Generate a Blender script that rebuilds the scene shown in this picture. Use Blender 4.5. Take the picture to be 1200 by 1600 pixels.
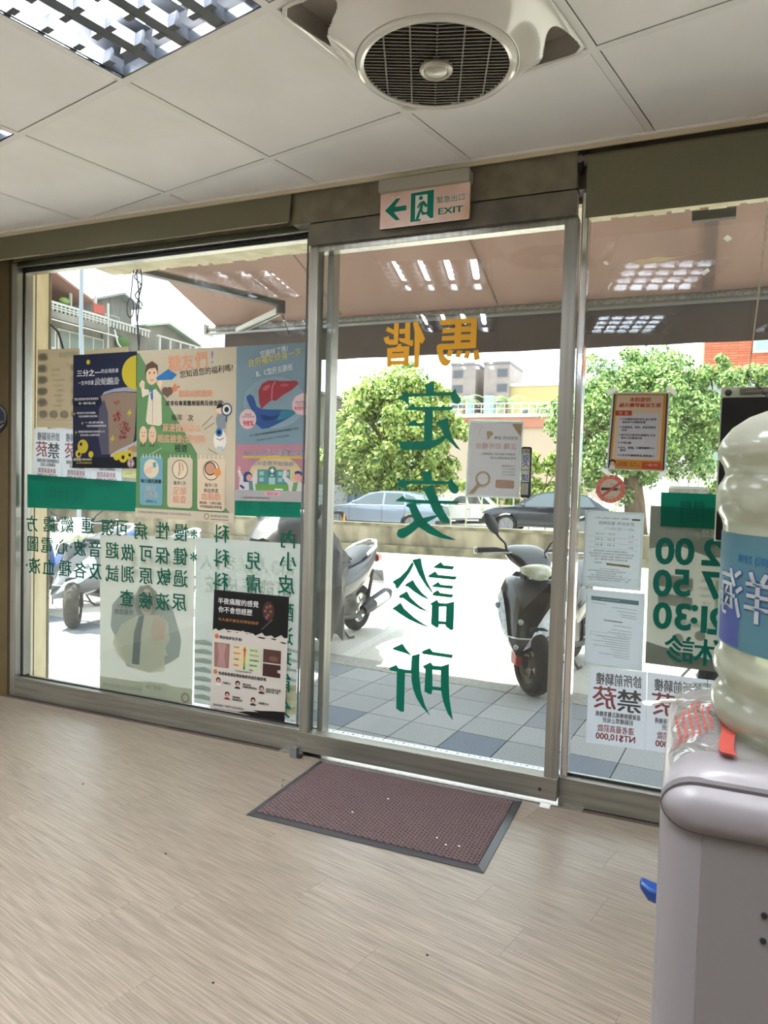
import bpy, bmesh, math, random
from mathutils import Vector, Matrix, noise
from mathutils.geometry import tessellate_polygon
from math import sin, cos, pi, radians, sqrt, atan2

random.seed(11)
for o in list(bpy.data.objects):
    bpy.data.objects.remove(o)
SC = bpy.context.scene
COL = SC.collection

# ------------------------------------------------------------------ camera
YAW, PITCH, ROLL, FPX, CZ = -0.4014, 0.0427, -0.028, 1121.49, 1.152
fwd = Vector((sin(YAW) * cos(PITCH), cos(YAW) * cos(PITCH), -sin(PITCH)))
rgt0 = Vector((cos(YAW), -sin(YAW), 0))
dwn0 = fwd.cross(rgt0)
rgt = cos(ROLL) * rgt0 + sin(ROLL) * dwn0
dwn = -sin(ROLL) * rgt0 + cos(ROLL) * dwn0
cd = bpy.data.cameras.new("camera")
cam = bpy.data.objects.new("camera", cd)
COL.objects.link(cam)
cam.matrix_world = Matrix(((rgt.x, -dwn.x, -fwd.x, 0), (rgt.y, -dwn.y, -fwd.y, 0),
                           (rgt.z, -dwn.z, -fwd.z, CZ), (0, 0, 0, 1)))
cd.sensor_fit = 'VERTICAL'
cd.sensor_height = 36.0
cd.lens = FPX * 36.0 / 1600.0
cd.clip_start = 0.02
cd.clip_end = 600
SC.camera = cam

# ------------------------------------------------------------------ sky, sun, exposure
TUBE_EMIT = 42.0            # fluorescent tubes of the ceiling panels
wd = bpy.data.worlds.new("sky")
SC.world = wd
wd.use_nodes = True
wn = wd.node_tree
bg = wn.nodes["Background"]
bg.inputs[0].default_value = (0.86, 0.93, 1.0, 1)
bg.inputs[1].default_value = 0.95
sd = bpy.data.lights.new("sun", 'SUN')
sd.energy = 5.0
sd.angle = radians(0.6)
sd.color = (1.0, 0.95, 0.86)
sun = bpy.data.objects.new("sun", sd)
COL.objects.link(sun)
sun.rotation_euler = Vector((0.42, -0.02, -0.90)).to_track_quat('-Z', 'Y').to_euler()
SC.view_settings.view_transform = 'Standard'
SC.view_settings.look = 'None'
SC.view_settings.gamma = 1.0
SC.view_settings.use_curve_mapping = False
SC.view_settings.exposure = 2.1
cy = SC.cycles
cy.use_denoising = True
cy.transparent_max_bounces = 16
cy.max_bounces = 10
cy.diffuse_bounces = 5
cy.caustics_reflective = False
cy.caustics_refractive = False
cy.sample_clamp_indirect = 6.0


# ------------------------------------------------------------------ materials
def lin(h):
    h = h.lstrip('#')
    r = []
    for i in (0, 2, 4):
        c = int(h[i:i + 2], 16) / 255.0
        r.append(c / 12.92 if c <= 0.04045 else ((c + 0.055) / 1.055) ** 2.4)
    return (*r, 1.0)


MATS = {}


def mat(name, hexc, rough=0.5, metal=0.0, spec=0.5, coat=0.0, hex2=None, scale=20.0, bump=0.0,
        stretch=None, trans=0.0, lo=0.35, hi=0.65, emit=0.0, detail=4.0, alpha=1.0):
    """a procedural Principled material; hex2 + noise mottles it, stretch draws the noise out, trans mixes in translucency"""
    if name in MATS:
        return MATS[name]
    m = bpy.data.materials.new(name)
    m.use_nodes = True
    nt = m.node_tree
    b = nt.nodes["Principled BSDF"]
    b.inputs["Base Color"].default_value = lin(hexc)
    b.inputs["Roughness"].default_value = rough
    b.inputs["Metallic"].default_value = metal
    b.inputs["Specular IOR Level"].default_value = spec
    b.inputs["Coat Weight"].default_value = coat
    b.inputs["Alpha"].default_value = alpha
    if emit:
        b.inputs["Emission Color"].default_value = lin(hexc)
        b.inputs["Emission Strength"].default_value = emit
    colsock = None
    if hex2 or bump:
        tc = nt.nodes.new("ShaderNodeTexCoord")
        mp = nt.nodes.new("ShaderNodeMapping")
        if stretch:
            mp.inputs["Scale"].default_value = stretch
        nt.links.new(tc.outputs["Object"], mp.inputs["Vector"])
        nz = nt.nodes.new("ShaderNodeTexNoise")
        nz.inputs["Scale"].default_value = scale
        nz.inputs["Detail"].default_value = detail
        nt.links.new(mp.outputs[0], nz.inputs["Vector"])
        if hex2:
            cr = nt.nodes.new("ShaderNodeValToRGB")
            cr.color_ramp.elements[0].position = lo
            cr.color_ramp.elements[1].position = hi
            cr.color_ramp.elements[0].color = lin(hexc)
            cr.color_ramp.elements[1].color = lin(hex2)
            nt.links.new(nz.outputs[0], cr.inputs[0])
            colsock = cr.outputs[0]
            nt.links.new(colsock, b.inputs["Base Color"])
        if bump:
            bp = nt.nodes.new("ShaderNodeBump")
            bp.inputs["Strength"].default_value = bump
            bp.inputs["Distance"].default_value = 0.01
            nt.links.new(nz.outputs[0], bp.inputs["Height"])
            nt.links.new(bp.outputs[0], b.inputs["Normal"])
    if trans:
        tr = nt.nodes.new("ShaderNodeBsdfTranslucent")
        tr.inputs[0].default_value = lin(hexc)
        if colsock:
            nt.links.new(colsock, tr.inputs[0])
        mx = nt.nodes.new("ShaderNodeMixShader")
        mx.inputs[0].default_value = trans
        out = nt.nodes["Material Output"]
        nt.links.new(b.outputs[0], mx.inputs[1])
        nt.links.new(tr.outputs[0], mx.inputs[2])
        nt.links.new(mx.outputs[0], out.inputs[0])
    MATS[name] = m
    return m


def paper(hexc, trans=0.35):
    return mat("paper" + hexc + str(trans), hexc, rough=0.45, spec=0.3, trans=trans)


def ink(hexc, trans=0.3):
    return mat("ink" + hexc + str(trans), hexc, rough=0.5, spec=0.25, trans=trans)


def glass_mat(name, tint='#f2f6f4', f0=0.042, dirt=0.0):
    """thin architectural glass: clear transmission with a mirror reflection that grows at grazing angles"""
    m = bpy.data.materials.new(name)
    m.use_nodes = True
    nt = m.node_tree
    nt.nodes.remove(nt.nodes["Principled BSDF"])
    out = nt.nodes["Material Output"]
    t = nt.nodes.new("ShaderNodeBsdfTransparent")
    t.inputs[0].default_value = lin(tint)
    g = nt.nodes.new("ShaderNodeBsdfGlossy")
    g.inputs["Roughness"].default_value = 0.0
    lw = nt.nodes.new("ShaderNodeLayerWeight")
    lw.inputs[0].default_value = 0.5
    pw = nt.nodes.new("ShaderNodeMath")
    pw.operation = 'POWER'
    pw.inputs[1].default_value = 5.0
    nt.links.new(lw.outputs["Facing"], pw.inputs[0])
    ma = nt.nodes.new("ShaderNodeMath")
    ma.operation = 'MULTIPLY_ADD'
    ma.inputs[1].default_value = 0.9
    ma.inputs[2].default_value = f0
    nt.links.new(pw.outputs[0], ma.inputs[0])
    mx = nt.nodes.new("ShaderNodeMixShader")
    nt.links.new(ma.outputs[0], mx.inputs[0])
    nt.links.new(t.outputs[0], mx.inputs[1])
    nt.links.new(g.outputs[0], mx.inputs[2])
    last = mx.outputs[0]
    if dirt:
        tc = nt.nodes.new("ShaderNodeTexCoord")
        mp = nt.nodes.new("ShaderNodeMapping")
        mp.inputs["Scale"].default_value = (1.0, 1.0, 0.25)
        nt.links.new(tc.outputs["Object"], mp.inputs[0])
        nz = nt.nodes.new("ShaderNodeTexNoise")
        nz.inputs["Scale"].default_value = 9.0
        nz.inputs["Detail"].default_value = 8.0
        nt.links.new(mp.outputs[0], nz.inputs["Vector"])
        mr = nt.nodes.new("ShaderNodeMapRange")
        mr.inputs[1].default_value = 0.45
        mr.inputs[2].default_value = 0.8
        mr.inputs[3].default_value = dirt * 0.25
        mr.inputs[4].default_value = dirt
        nt.links.new(nz.outputs[0], mr.inputs[0])
        df = nt.nodes.new("ShaderNodeBsdfTranslucent")
        df.inputs[0].default_value = (0.8, 0.8, 0.78, 1)
        d2 = nt.nodes.new("ShaderNodeBsdfDiffuse")
        d2.inputs[0].default_value = (0.8, 0.8, 0.78, 1)
        md = nt.nodes.new("ShaderNodeMixShader")
        md.inputs[0].default_value = 0.5
        nt.links.new(df.outputs[0], md.inputs[1])
        nt.links.new(d2.outputs[0], md.inputs[2])
        m2 = nt.nodes.new("ShaderNodeMixShader")
        nt.links.new(mr.outputs[0], m2.inputs[0])
        nt.links.new(last, m2.inputs[1])
        nt.links.new(md.outputs[0], m2.inputs[2])
        last = m2.outputs[0]
    nt.links.new(last, out.inputs[0])
    return m


STEEL = mat("brushed stainless steel", '#8f8d85', rough=0.32, metal=0.9, hex2='#a5a39a', scale=60, stretch=(1, 1, 0.03))
STEELD = mat("dull stainless steel", '#77746a', rough=0.42, metal=0.75, hex2='#8b887d', scale=50, stretch=(0.05, 1, 1))
CHROME = mat("chrome", '#d8d8d6', rough=0.12, metal=1.0)
BLACKP = mat("black plastic", '#17181a', rough=0.45)
BLACKG = mat("gloss black paint", '#14171c', rough=0.16, coat=0.7)
RUBBER = mat("rubber", '#1d1d1d', rough=0.8, hex2='#2b2a28', scale=60)
OLIVE = mat("olive blind fabric", '#6b6853', rough=0.9, hex2='#726f58', scale=300)
HEADER = mat("dusty olive header", '#7b745f', rough=0.7, hex2='#696350', scale=14, detail=8)
HEADD = mat("grimy operator cover", '#6f6959', rough=0.6, hex2='#58534a', scale=10, detail=8)
CREAMW = mat("cream plaster", '#d9cba6', rough=0.9, hex2='#c9b78d', scale=6, bump=0.15, detail=8)
PEEL = mat("peeling plaster", '#d6c9a4', rough=0.95, hex2='#efe6c8', scale=14, bump=0.7, detail=10)
WHITEP = mat("white plastic", '#e4e2df', rough=0.32, spec=0.5)
GLASS = glass_mat("window glass", dirt=0.02)
GLASS_R = glass_mat("dusty window glass", dirt=0.03)


# ------------------------------------------------------------------ mesh builder
class MB:
    def __init__(s):
        s.v, s.f, s.mi, s.mats = [], [], [], []

    def m(s, mt):
        if mt not in s.mats:
            s.mats.append(mt)
        return s.mats.index(mt)

    def add(s, vs, fs, mt):
        k = len(s.v)
        i = s.m(mt)
        s.v.extend(tuple(p) for p in vs)
        for f in fs:
            s.f.append(tuple(k + j for j in f))
            s.mi.append(i)
        return s

    def box(s, x0, y0, z0, x1, y1, z1, mt, rot=0.0, piv=None, ch=0.0):
        if ch:
            return s.prism([(x0 + ch, z0), (x1 - ch, z0), (x1, z0 + ch), (x1, z1 - ch), (x1 - ch, z1), (x0 + ch, z1), (x0, z1 - ch), (x0, z0 + ch)],
                           lambda a, b, t: (a, y0 + (y1 - y0) * t, b), mt)
        vs = [(x, y, z) for z in (z0, z1) for y in (y0, y1) for x in (x0, x1)]
        if rot:
            px, py = piv or ((x0 + x1) / 2, (y0 + y1) / 2)
            c, n = cos(rot), sin(rot)
            vs = [(px + (x - px) * c - (y - py) * n, py + (x - px) * n + (y - py) * c, z) for x, y, z in vs]
        return s.add(vs, [(0, 2, 3, 1), (4, 5, 7, 6), (0, 1, 5, 4), (2, 6, 7, 3), (0, 4, 6, 2), (1, 3, 7, 5)], mt)

    def prism(s, poly, fn, mt, t0=0.0, t1=1.0, caps=True):
        """poly in (a, b); fn(a, b, t) -> point"""
        n = len(poly)
        vs = [fn(a, b, t0) for a, b in poly] + [fn(a, b, t1) for a, b in poly]
        fs = [(i, (i + 1) % n, n + (i + 1) % n, n + i) for i in range(n)]
        if caps:
            tri = tessellate_polygon([[Vector((a, b, 0)) for a, b in poly]])
            fs += [tuple(t) for t in tri] + [tuple(n + j for j in reversed(t)) for t in tri]
        return s.add(vs, fs, mt)

    def tube(s, pts, r, mt, seg=8, caps=True, closed=False):
        pts = [Vector(p) for p in pts]
        n = len(pts)
        rs = r if isinstance(r, (list, tuple)) else [r] * n
        vs, fs = [], []
        up = Vector((0, 0, 1))
        prev = None
        for i, p in enumerate(pts):
            if closed:
                d = pts[(i + 1) % n] - pts[i - 1]
            else:
                d = pts[min(i + 1, n - 1)] - pts[max(i - 1, 0)]
            d.normalize()
            a = prev - d * prev.dot(d) if prev is not None else (up if abs(d.z) < 0.9 else Vector((1, 0, 0))).cross(d)
            if a.length < 1e-6:
                a = d.orthogonal()
            a.normalize()
            prev = a
            b = d.cross(a)
            for k in range(seg):
                t = 2 * pi * k / seg
                vs.append(p + (a * cos(t) + b * sin(t)) * rs[i])
        m = n if closed else n - 1
        for i in range(m):
            j = (i + 1) % n
            for k in range(seg):
                k2 = (k + 1) % seg
                fs.append((i * seg + k, i * seg + k2, j * seg + k2, j * seg + k))
        if caps and not closed:
            fs.append(tuple(reversed(range(seg))))
            fs.append(tuple((n - 1) * seg + k for k in range(seg)))
        return s.add(vs, fs, mt)

    def lathe(s, prof, org, mt, seg=24, axis='z', arc=(0, 2 * pi)):
        """prof: list of (radius, height)"""
        vs, fs = [], []
        full = abs(arc[1] - arc[0] - 2 * pi) < 1e-6
        cols = seg if full else seg + 1
        for r, h in prof:
            for k in range(cols):
                t = arc[0] + (arc[1] - arc[0]) * k / seg
                p = (r * cos(t), r * sin(t), h)
                if axis == 'x':
                    p = (h, r * cos(t), r * sin(t))
                elif axis == 'y':
                    p = (r * cos(t), h, r * sin(t))
                vs.append((org[0] + p[0], org[1] + p[1], org[2] + p[2]))
        for i in range(len(prof) - 1):
            for k in range(seg):
                k2 = (k + 1) % cols
                fs.append((i * cols + k, i * cols + k2, (i + 1) * cols + k2, (i + 1) * cols + k))
        return s.add(vs, fs, mt)

    def loft(s, rings, mt, caps=True, closed=True):
        n = len(rings[0])
        vs = [p for r in rings for p in r]
        fs = []
        for i in range(len(rings) - 1):
            for k in range(n if closed else n - 1):
                k2 = (k + 1) % n
                fs.append((i * n + k, i * n + k2, (i + 1) * n + k2, (i + 1) * n + k))
        if caps:
            fs.append(tuple(reversed(range(n))))
            fs.append(tuple((len(rings) - 1) * n + k for k in range(n)))
        return s.add(vs, fs, mt)

    def ell(s, c, r, mt, seg=12, rings=8, rot=None):
        vs, fs = [], []
        for i in range(rings + 1):
            ph = pi * i / rings
            for k in range(seg):
                t = 2 * pi * k / seg
                p = Vector((r[0] * sin(ph) * cos(t), r[1] * sin(ph) * sin(t), r[2] * cos(ph)))
                if rot is not None:
                    p = rot @ p
                vs.append((c[0] + p.x, c[1] + p.y, c[2] + p.z))
        for i in range(rings):
            for k in range(seg):
                k2 = (k + 1) % seg
                fs.append((i * seg + k, (i + 1) * seg + k, (i + 1) * seg + k2, i * seg + k2))
        return s.add(vs, fs, mt)

    def bar(s, a, b, w, h, mt, up=(0, 0, 1)):
        """square bar from a to b"""
        a, b = Vector(a), Vector(b)
        d = (b - a).normalized()
        x = d.cross(Vector(up))
        if x.length < 1e-5:
            x = d.cross(Vector((1, 0, 0)))
        x.normalize()
        y = x.cross(d)
        q = [x * (i * w / 2) + y * (j * h / 2) for i, j in ((-1, -1), (1, -1), (1, 1), (-1, 1))]
        return s.loft([[a + k for k in q], [b + k for k in q]], mt)

    def build(s, name, parent=None, smooth=35, world=False, loc=None, bevel=0.0, subsurf=0, merge=False):
        me = bpy.data.meshes.new(name)
        off = Vector((0, 0, 0))
        if world and parent is not None:
            q = parent
            while q is not None:
                off += q.location
                q = q.parent
        elif parent is None and loc is None and s.v:
            xs, ys, zs = zip(*s.v)
            off = Vector(((min(xs) + max(xs)) / 2, (min(ys) + max(ys)) / 2, min(zs)))
        elif loc is not None:
            off = Vector(loc)
        me.from_pydata([(x - off.x, y - off.y, z - off.z) for x, y, z in s.v], [], s.f)
        for mt in s.mats:
            me.materials.append(mt)
        me.polygons.foreach_set("material_index", s.mi)
        bm = bmesh.new()
        bm.from_mesh(me)
        if merge:
            bmesh.ops.remove_doubles(bm, verts=bm.verts, dist=1e-5)
        bmesh.ops.recalc_face_normals(bm, faces=bm.faces)
        bm.to_mesh(me)
        bm.free()
        if smooth:
            me.polygons.foreach_set("use_smooth", [True] * len(me.polygons))
            me.set_sharp_from_angle(angle=radians(smooth))
        o = bpy.data.objects.new(name, me)
        COL.objects.link(o)
        if parent is not None:
            o.parent = parent
        else:
            o.location = off
        if bevel:
            bv = o.modifiers.new("bevel", 'BEVEL')
            bv.width = bevel
            bv.segments = 2
            bv.limit_method = 'ANGLE'
            bv.angle_limit = radians(40)
        if subsurf:
            sb = o.modifiers.new("subsurf", 'SUBSURF')
            sb.levels = subsurf
            sb.render_levels = subsurf
        return o


def tag(o, label=None, cat=None, group=None, kind=None):
    if label:
        o['label'] = label
    if cat:
        o['category'] = cat
    if group:
        o['group'] = group
    if kind:
        o['kind'] = kind
    return o


def empty(name, loc=(0, 0, 0), rz=0.0, label=None, cat=None, group=None, kind=None, parent=None):
    o = bpy.data.objects.new(name, None)
    COL.objects.link(o)
    o.location = loc
    o.rotation_euler = (0, 0, rz)
    o.empty_display_size = 0.1
    if parent is not None:
        o.parent = parent
    return tag(o, label, cat, group, kind)


def copy_tree(o, parent=None):
    c = o.copy()
    COL.objects.link(c)
    c.parent = parent
    for ch in list(o.children):
        copy_tree(ch, c)
    return c


def share(o, name, parent=None, loc=None):
    """another object on the same mesh"""
    c = bpy.data.objects.new(name, o.data)
    COL.objects.link(c)
    c.parent = parent
    if loc is not None:
        c.location = loc
    return c


# ------------------------------------------------------------------ flat lettering as 2D triangles
_TXT = {}


def text2d(body, bold=0.0, res=2):
    k = (body, bold, res)
    if k in _TXT:
        return _TXT[k]
    cu = bpy.data.curves.new("lettering", 'FONT')
    cu.body = body
    cu.size = 1.0
    cu.resolution_u = res
    cu.offset = bold
    ob = bpy.data.objects.new("lettering", cu)
    me = ob.to_mesh()
    vs = [(v.co.x, v.co.y) for v in me.vertices]
    fs = [tuple(p.vertices) for p in me.polygons]
    ob.to_mesh_clear()
    bpy.data.objects.remove(ob)
    bpy.data.curves.remove(cu)
    if not vs:
        vs, fs = [(0, 0), (1, 0), (0, 1)], []
    x0 = min(v[0] for v in vs)
    x1 = max(v[0] for v in vs)
    y0 = min(v[1] for v in vs)
    y1 = max(v[1] for v in vs)
    _TXT[k] = (vs, fs, (x0, x1, y0, y1))
    return _TXT[k]


class Sheet:
    """A flat printed sheet on a plane of constant y; print positions are fractions of the sheet, u to the right as seen from indoors, v downwards."""

    def __init__(s, quad, face=-1.0):
        s.y, s.q = quad
        s.face = face
        tl, tr, br, bl = [Vector((p[0], p[1])) for p in s.q]
        s.c = (tl, tr, br, bl)
        s.W = ((tr - tl).length + (br - bl).length) / 2
        s.H = ((bl - tl).length + (br - tr).length) / 2
        s.parts = {}
        s.n = 0

    def pt(s, u, v, d=0.0):
        tl, tr, br, bl = s.c
        p = tl * (1 - u) * (1 - v) + tr * u * (1 - v) + br * u * v + bl * (1 - u) * v
        return (p.x, s.y + s.face * d, p.y)

    def base(s, name, mt, label, cat, group=None, cuts=None):
        b = MB()
        ring = cuts or [(0, 0), (1, 0), (1, 1), (0, 1)]
        tri = tessellate_polygon([[Vector((u, v, 0)) for u, v in ring]])
        b.add([s.pt(u, v) for u, v in ring], [tuple(t) for t in tri], mt)
        s.obj = b.build(name, smooth=0)
        tag(s.obj, label, cat, group)
        return s.obj

    def lay(s, part):
        s.n += 1
        b = MB()
        s.parts.setdefault(part, []).append(b)
        return b, 0.0002 + s.n * 0.00003

    def poly(s, part, pts, mt):
        b, d = s.lay(part)
        tri = tessellate_polygon([[Vector((u, v, 0)) for u, v in pts]])
        b.add([s.pt(u, v, d) for u, v in pts], [tuple(t) for t in tri], mt)

    def rect(s, part, u0, v0, u1, v1, mt, r=0.0):
        if r:
            k = s.W / s.H
            pts = []
            for cx, cy, a0 in ((u1 - r, v0 + r * k, -pi / 2), (u1 - r, v1 - r * k, 0), (u0 + r, v1 - r * k, pi / 2), (u0 + r, v0 + r * k, pi)):
                pts += [(cx + r * cos(a0 + i * pi / 8), cy + r * k * sin(a0 + i * pi / 8)) for i in range(5)]
            s.poly(part, pts, mt)
        else:
            s.poly(part, [(u0, v0), (u1, v0), (u1, v1), (u0, v1)], mt)

    def ell(s, part, cu, cv, r, mt, ry=None, n=20, rot=0.0):
        k = s.W / s.H
        ry = ry or r
        pts = []
        for i in range(n):
            a, b = r * cos(2 * pi * i / n), ry * sin(2 * pi * i / n)
            pts.append((cu + a * cos(rot) - b * sin(rot), cv + (a * sin(rot) + b * cos(rot)) * k))
        s.poly(part, pts, mt)

    def ring(s, part, cu, cv, r, w, mt, n=24):
        k = s.W / s.H
        b, d = s.lay(part)
        vs, fs = [], []
        for i in range(n):
            t = 2 * pi * i / n
            for q in (r - w, r):
                vs.append(s.pt(cu + q * cos(t), cv + q * sin(t) * k, d))
        for i in range(n):
            j = (i + 1) % n
            fs.append((2 * i, 2 * i + 1, 2 * j + 1, 2 * j))
        b.add(vs, fs, mt)

    def line(s, part, pts, w, mt):
        """polyline of width w (fraction of the sheet's width)"""
        k = s.W / s.H
        for (u0, v0), (u1, v1) in zip(pts, pts[1:]):
            du, dv = u1 - u0, (v1 - v0) / k
            L = sqrt(du * du + dv * dv) or 1e-6
            nu, nv = -dv / L * w / 2, du / L * w / 2 * k
            s.poly(part, [(u0 + nu, v0 + nv), (u1 + nu, v1 + nv), (u1 - nu, v1 - nv), (u0 - nu, v0 - nv)], mt)

    def text(s, part, body, u, v, h, mt, align='l', mirror=False, width=None, bold=0.0, rot=0.0, res=1, outline=None):
        """h: em height as a fraction of the sheet's height; v is the middle of the line"""
        if 'lettering' not in part:
            part = part.replace('_text', '') + '_lettering'
        if outline:
            s.text(part, body, u, v, h, outline, align, mirror, width, bold + 0.020, rot, res)
        vs, fs, (x0, x1, y0, y1) = text2d(body, 0.0, max(res, 2 if h * s.H > .02 else 1))
        em = h * s.H
        w = (x1 - x0) * em
        sx = em if width is None else em * (width * s.W / w)
        w = (x1 - x0) * sx
        ax = {'l': 0.0, 'c': 0.5, 'r': 1.0}[align] * w
        b, d = s.lay(part)
        c, n = cos(rot), sin(rot)
        # heavier strokes: the same letters laid a hair apart
        for i, (ox, oy) in enumerate(((0, 0),) if not bold else ((-bold, -bold * .6), (bold, -bold * .6), (bold, bold * .6), (-bold, bold * .6)) if bold > .015 else ((-bold, 0), (bold, 0))):
            out = []
            for x, y in vs:
                a = (x - x0 + ox) * sx
                if mirror:
                    a = w - a
                a -= ax
                q = -(y - 0.38 + oy) * em
                a, q = a * c - q * n, a * n + q * c
                out.append(s.pt(u + a / s.W, v + q / s.H, d + i * .000004))
            b.add(out, fs, mt)

    def finish(s, labels=None):
        for name, bs in s.parts.items():
            groups = []
            if not groups:            # prints that lie apart become parts of their own
                nm = name[:-1] if name.endswith('s') and not name.endswith('ss') else name
                name = nm
                boxes = []
                for b in bs:
                    xs, _, zs = zip(*b.v)
                    boxes.append([min(xs), max(xs), min(zs), max(zs), [b]])
                again = True
                while again:
                    again = False
                    for i in range(len(boxes)):
                        for j in range(i + 1, len(boxes)):
                            p, q = boxes[i], boxes[j]
                            if p[0] - .012 < q[1] and q[0] - .012 < p[1] and p[2] - .012 < q[3] and q[2] - .012 < p[3]:
                                boxes[i] = [min(p[0], q[0]), max(p[1], q[1]), min(p[2], q[2]), max(p[3], q[3]), p[4] + q[4]]
                                del boxes[j]
                                again = True
                                break
                        if again:
                            break
                groups = [b[4] for b in boxes]
            for g in groups:
                m = MB()
                for b in g:
                    k = len(m.v)
                    m.v.extend(b.v)
                    m.f.extend(tuple(k + i for i in f) for f in b.f)
                    m.mi.extend(m.m(b.mats[i]) for i in b.mi)
                m.build(name, parent=s.obj, smooth=0, world=True)
        return s.obj


def flat_poly(b, polys, y, mt, step=0.00006):
    """thin vinyl: polygons with holes (x, z) on a plane of constant y"""
    for i, (outer, holes) in enumerate(polys):
        loops = [outer] + list(holes)
        tri = tessellate_polygon([[Vector((p[0], p[1], 0)) for p in lp] for lp in loops])
        b.add([(x, y - i * step, z) for lp in loops for x, z in lp], [tuple(t) for t in tri], mt)
QUADS = {
    'navy': (2.6572, [(-2.8021,1.7262), (-2.4071,1.7272), (-2.3978,1.1799), (-2.7993,1.1755)]),
    'sugar': (2.6572, [(-2.4045,1.7301), (-1.8503,1.7230), (-1.8441,0.9500), (-2.3998,0.9519)]),
    'liver': (2.6572, [(-1.8504,1.7247), (-1.4825,1.7232), (-1.4741,1.2978), (-1.8440,1.2971)]),
    'health': (2.6572, [(-1.8440,1.2971), (-1.4741,1.2978), (-1.4752,1.0544), (-1.8433,1.0491)]),
    'night': (2.6572, [(-1.9456,0.6454), (-1.5580,0.6466), (-1.5660,0.0934), (-1.9581,0.0881)]),
    'menu': (2.670, [(-3.0550,1.7661), (-2.7766,1.7612), (-2.7631,1.3710), (-3.0599,1.3768)]),
    'blank': (2.670, [(-2.7453,1.7473), (-2.4695,1.7560), (-2.4632,1.3731), (-2.7423,1.3710)]),
    'smokeA': (2.670, [(-3.0755,1.3720), (-2.8854,1.3651), (-2.8866,1.0976), (-3.0885,1.1052)]),
    'smokeB': (2.670, [(-2.8833,1.3651), (-2.6968,1.3584), (-2.6952,1.0902), (-2.8844,1.0976)]),
    'smokeC': (2.670, [(-2.6948,1.3584), (-2.5040,1.3520), (-2.4997,1.0865), (-2.6931,1.0902)]),
    'yellow': (2.670, [(-2.4972,1.1752), (-2.4115,1.1754), (-2.4108,1.1345), (-2.4966,1.1355)]),
    'band_l': (2.659, [(-3.1086,1.1372), (-1.5138,1.0895), (-1.5123,0.9878), (-3.1070,0.9674)]),
    'woman': (2.670, [(-2.6324,0.8551), (-2.0644,0.8716), (-2.0666,0.0998), (-2.6213,0.0855)]),
    'three': (2.670, [(-2.0608,0.8718), (-1.5138,0.8754), (-1.5189,0.1116), (-2.0560,0.1103)]),
    'job': (2.616, [(-0.7709,1.3881), (-0.5689,1.3820), (-0.5742,1.1051), (-0.7762,1.1053)]),
    'press': (2.594, [(-0.5667,1.2912), (-0.5296,1.2891), (-0.5275,1.1069), (-0.5659,1.1079)]),
    'probiotic': (2.6580, [(-0.2652,1.4884), (-0.0760,1.4852), (-0.0789,1.2123), (-0.2762,1.2162)]),
    'hours': (2.670, [(-0.3437,1.0686), (-0.1421,1.0668), (-0.1436,0.7916), (-0.3443,0.7942)]),
    'web': (2.670, [(-0.3293,0.7838), (-0.1284,0.7827), (-0.1277,0.5078), (-0.3264,0.5066)]),
    'fineA': (2.670, [(-0.3071,0.5032), (-0.1107,0.5078), (-0.1057,0.2296), (-0.3097,0.2224)]),
    'fineB': (2.670, [(-0.1097,0.5079), (0.0826,0.5066), (0.0884,0.2323), (-0.1047,0.2297)]),
    'fineC': (2.670, [(0.0845,0.5068), (0.2477,0.5052), (0.2542,0.2338), (0.0904,0.2326)]),
    'band_r': (2.659, [(-0.0904,1.1414), (0.3107,1.1375), (0.3125,1.0191), (-0.0876,1.0240)]),
    'grey': (2.670, [(-0.1230,1.0934), (0.2214,1.0920), (0.2274,0.5348), (-0.1184,0.5387)]),
}
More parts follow.
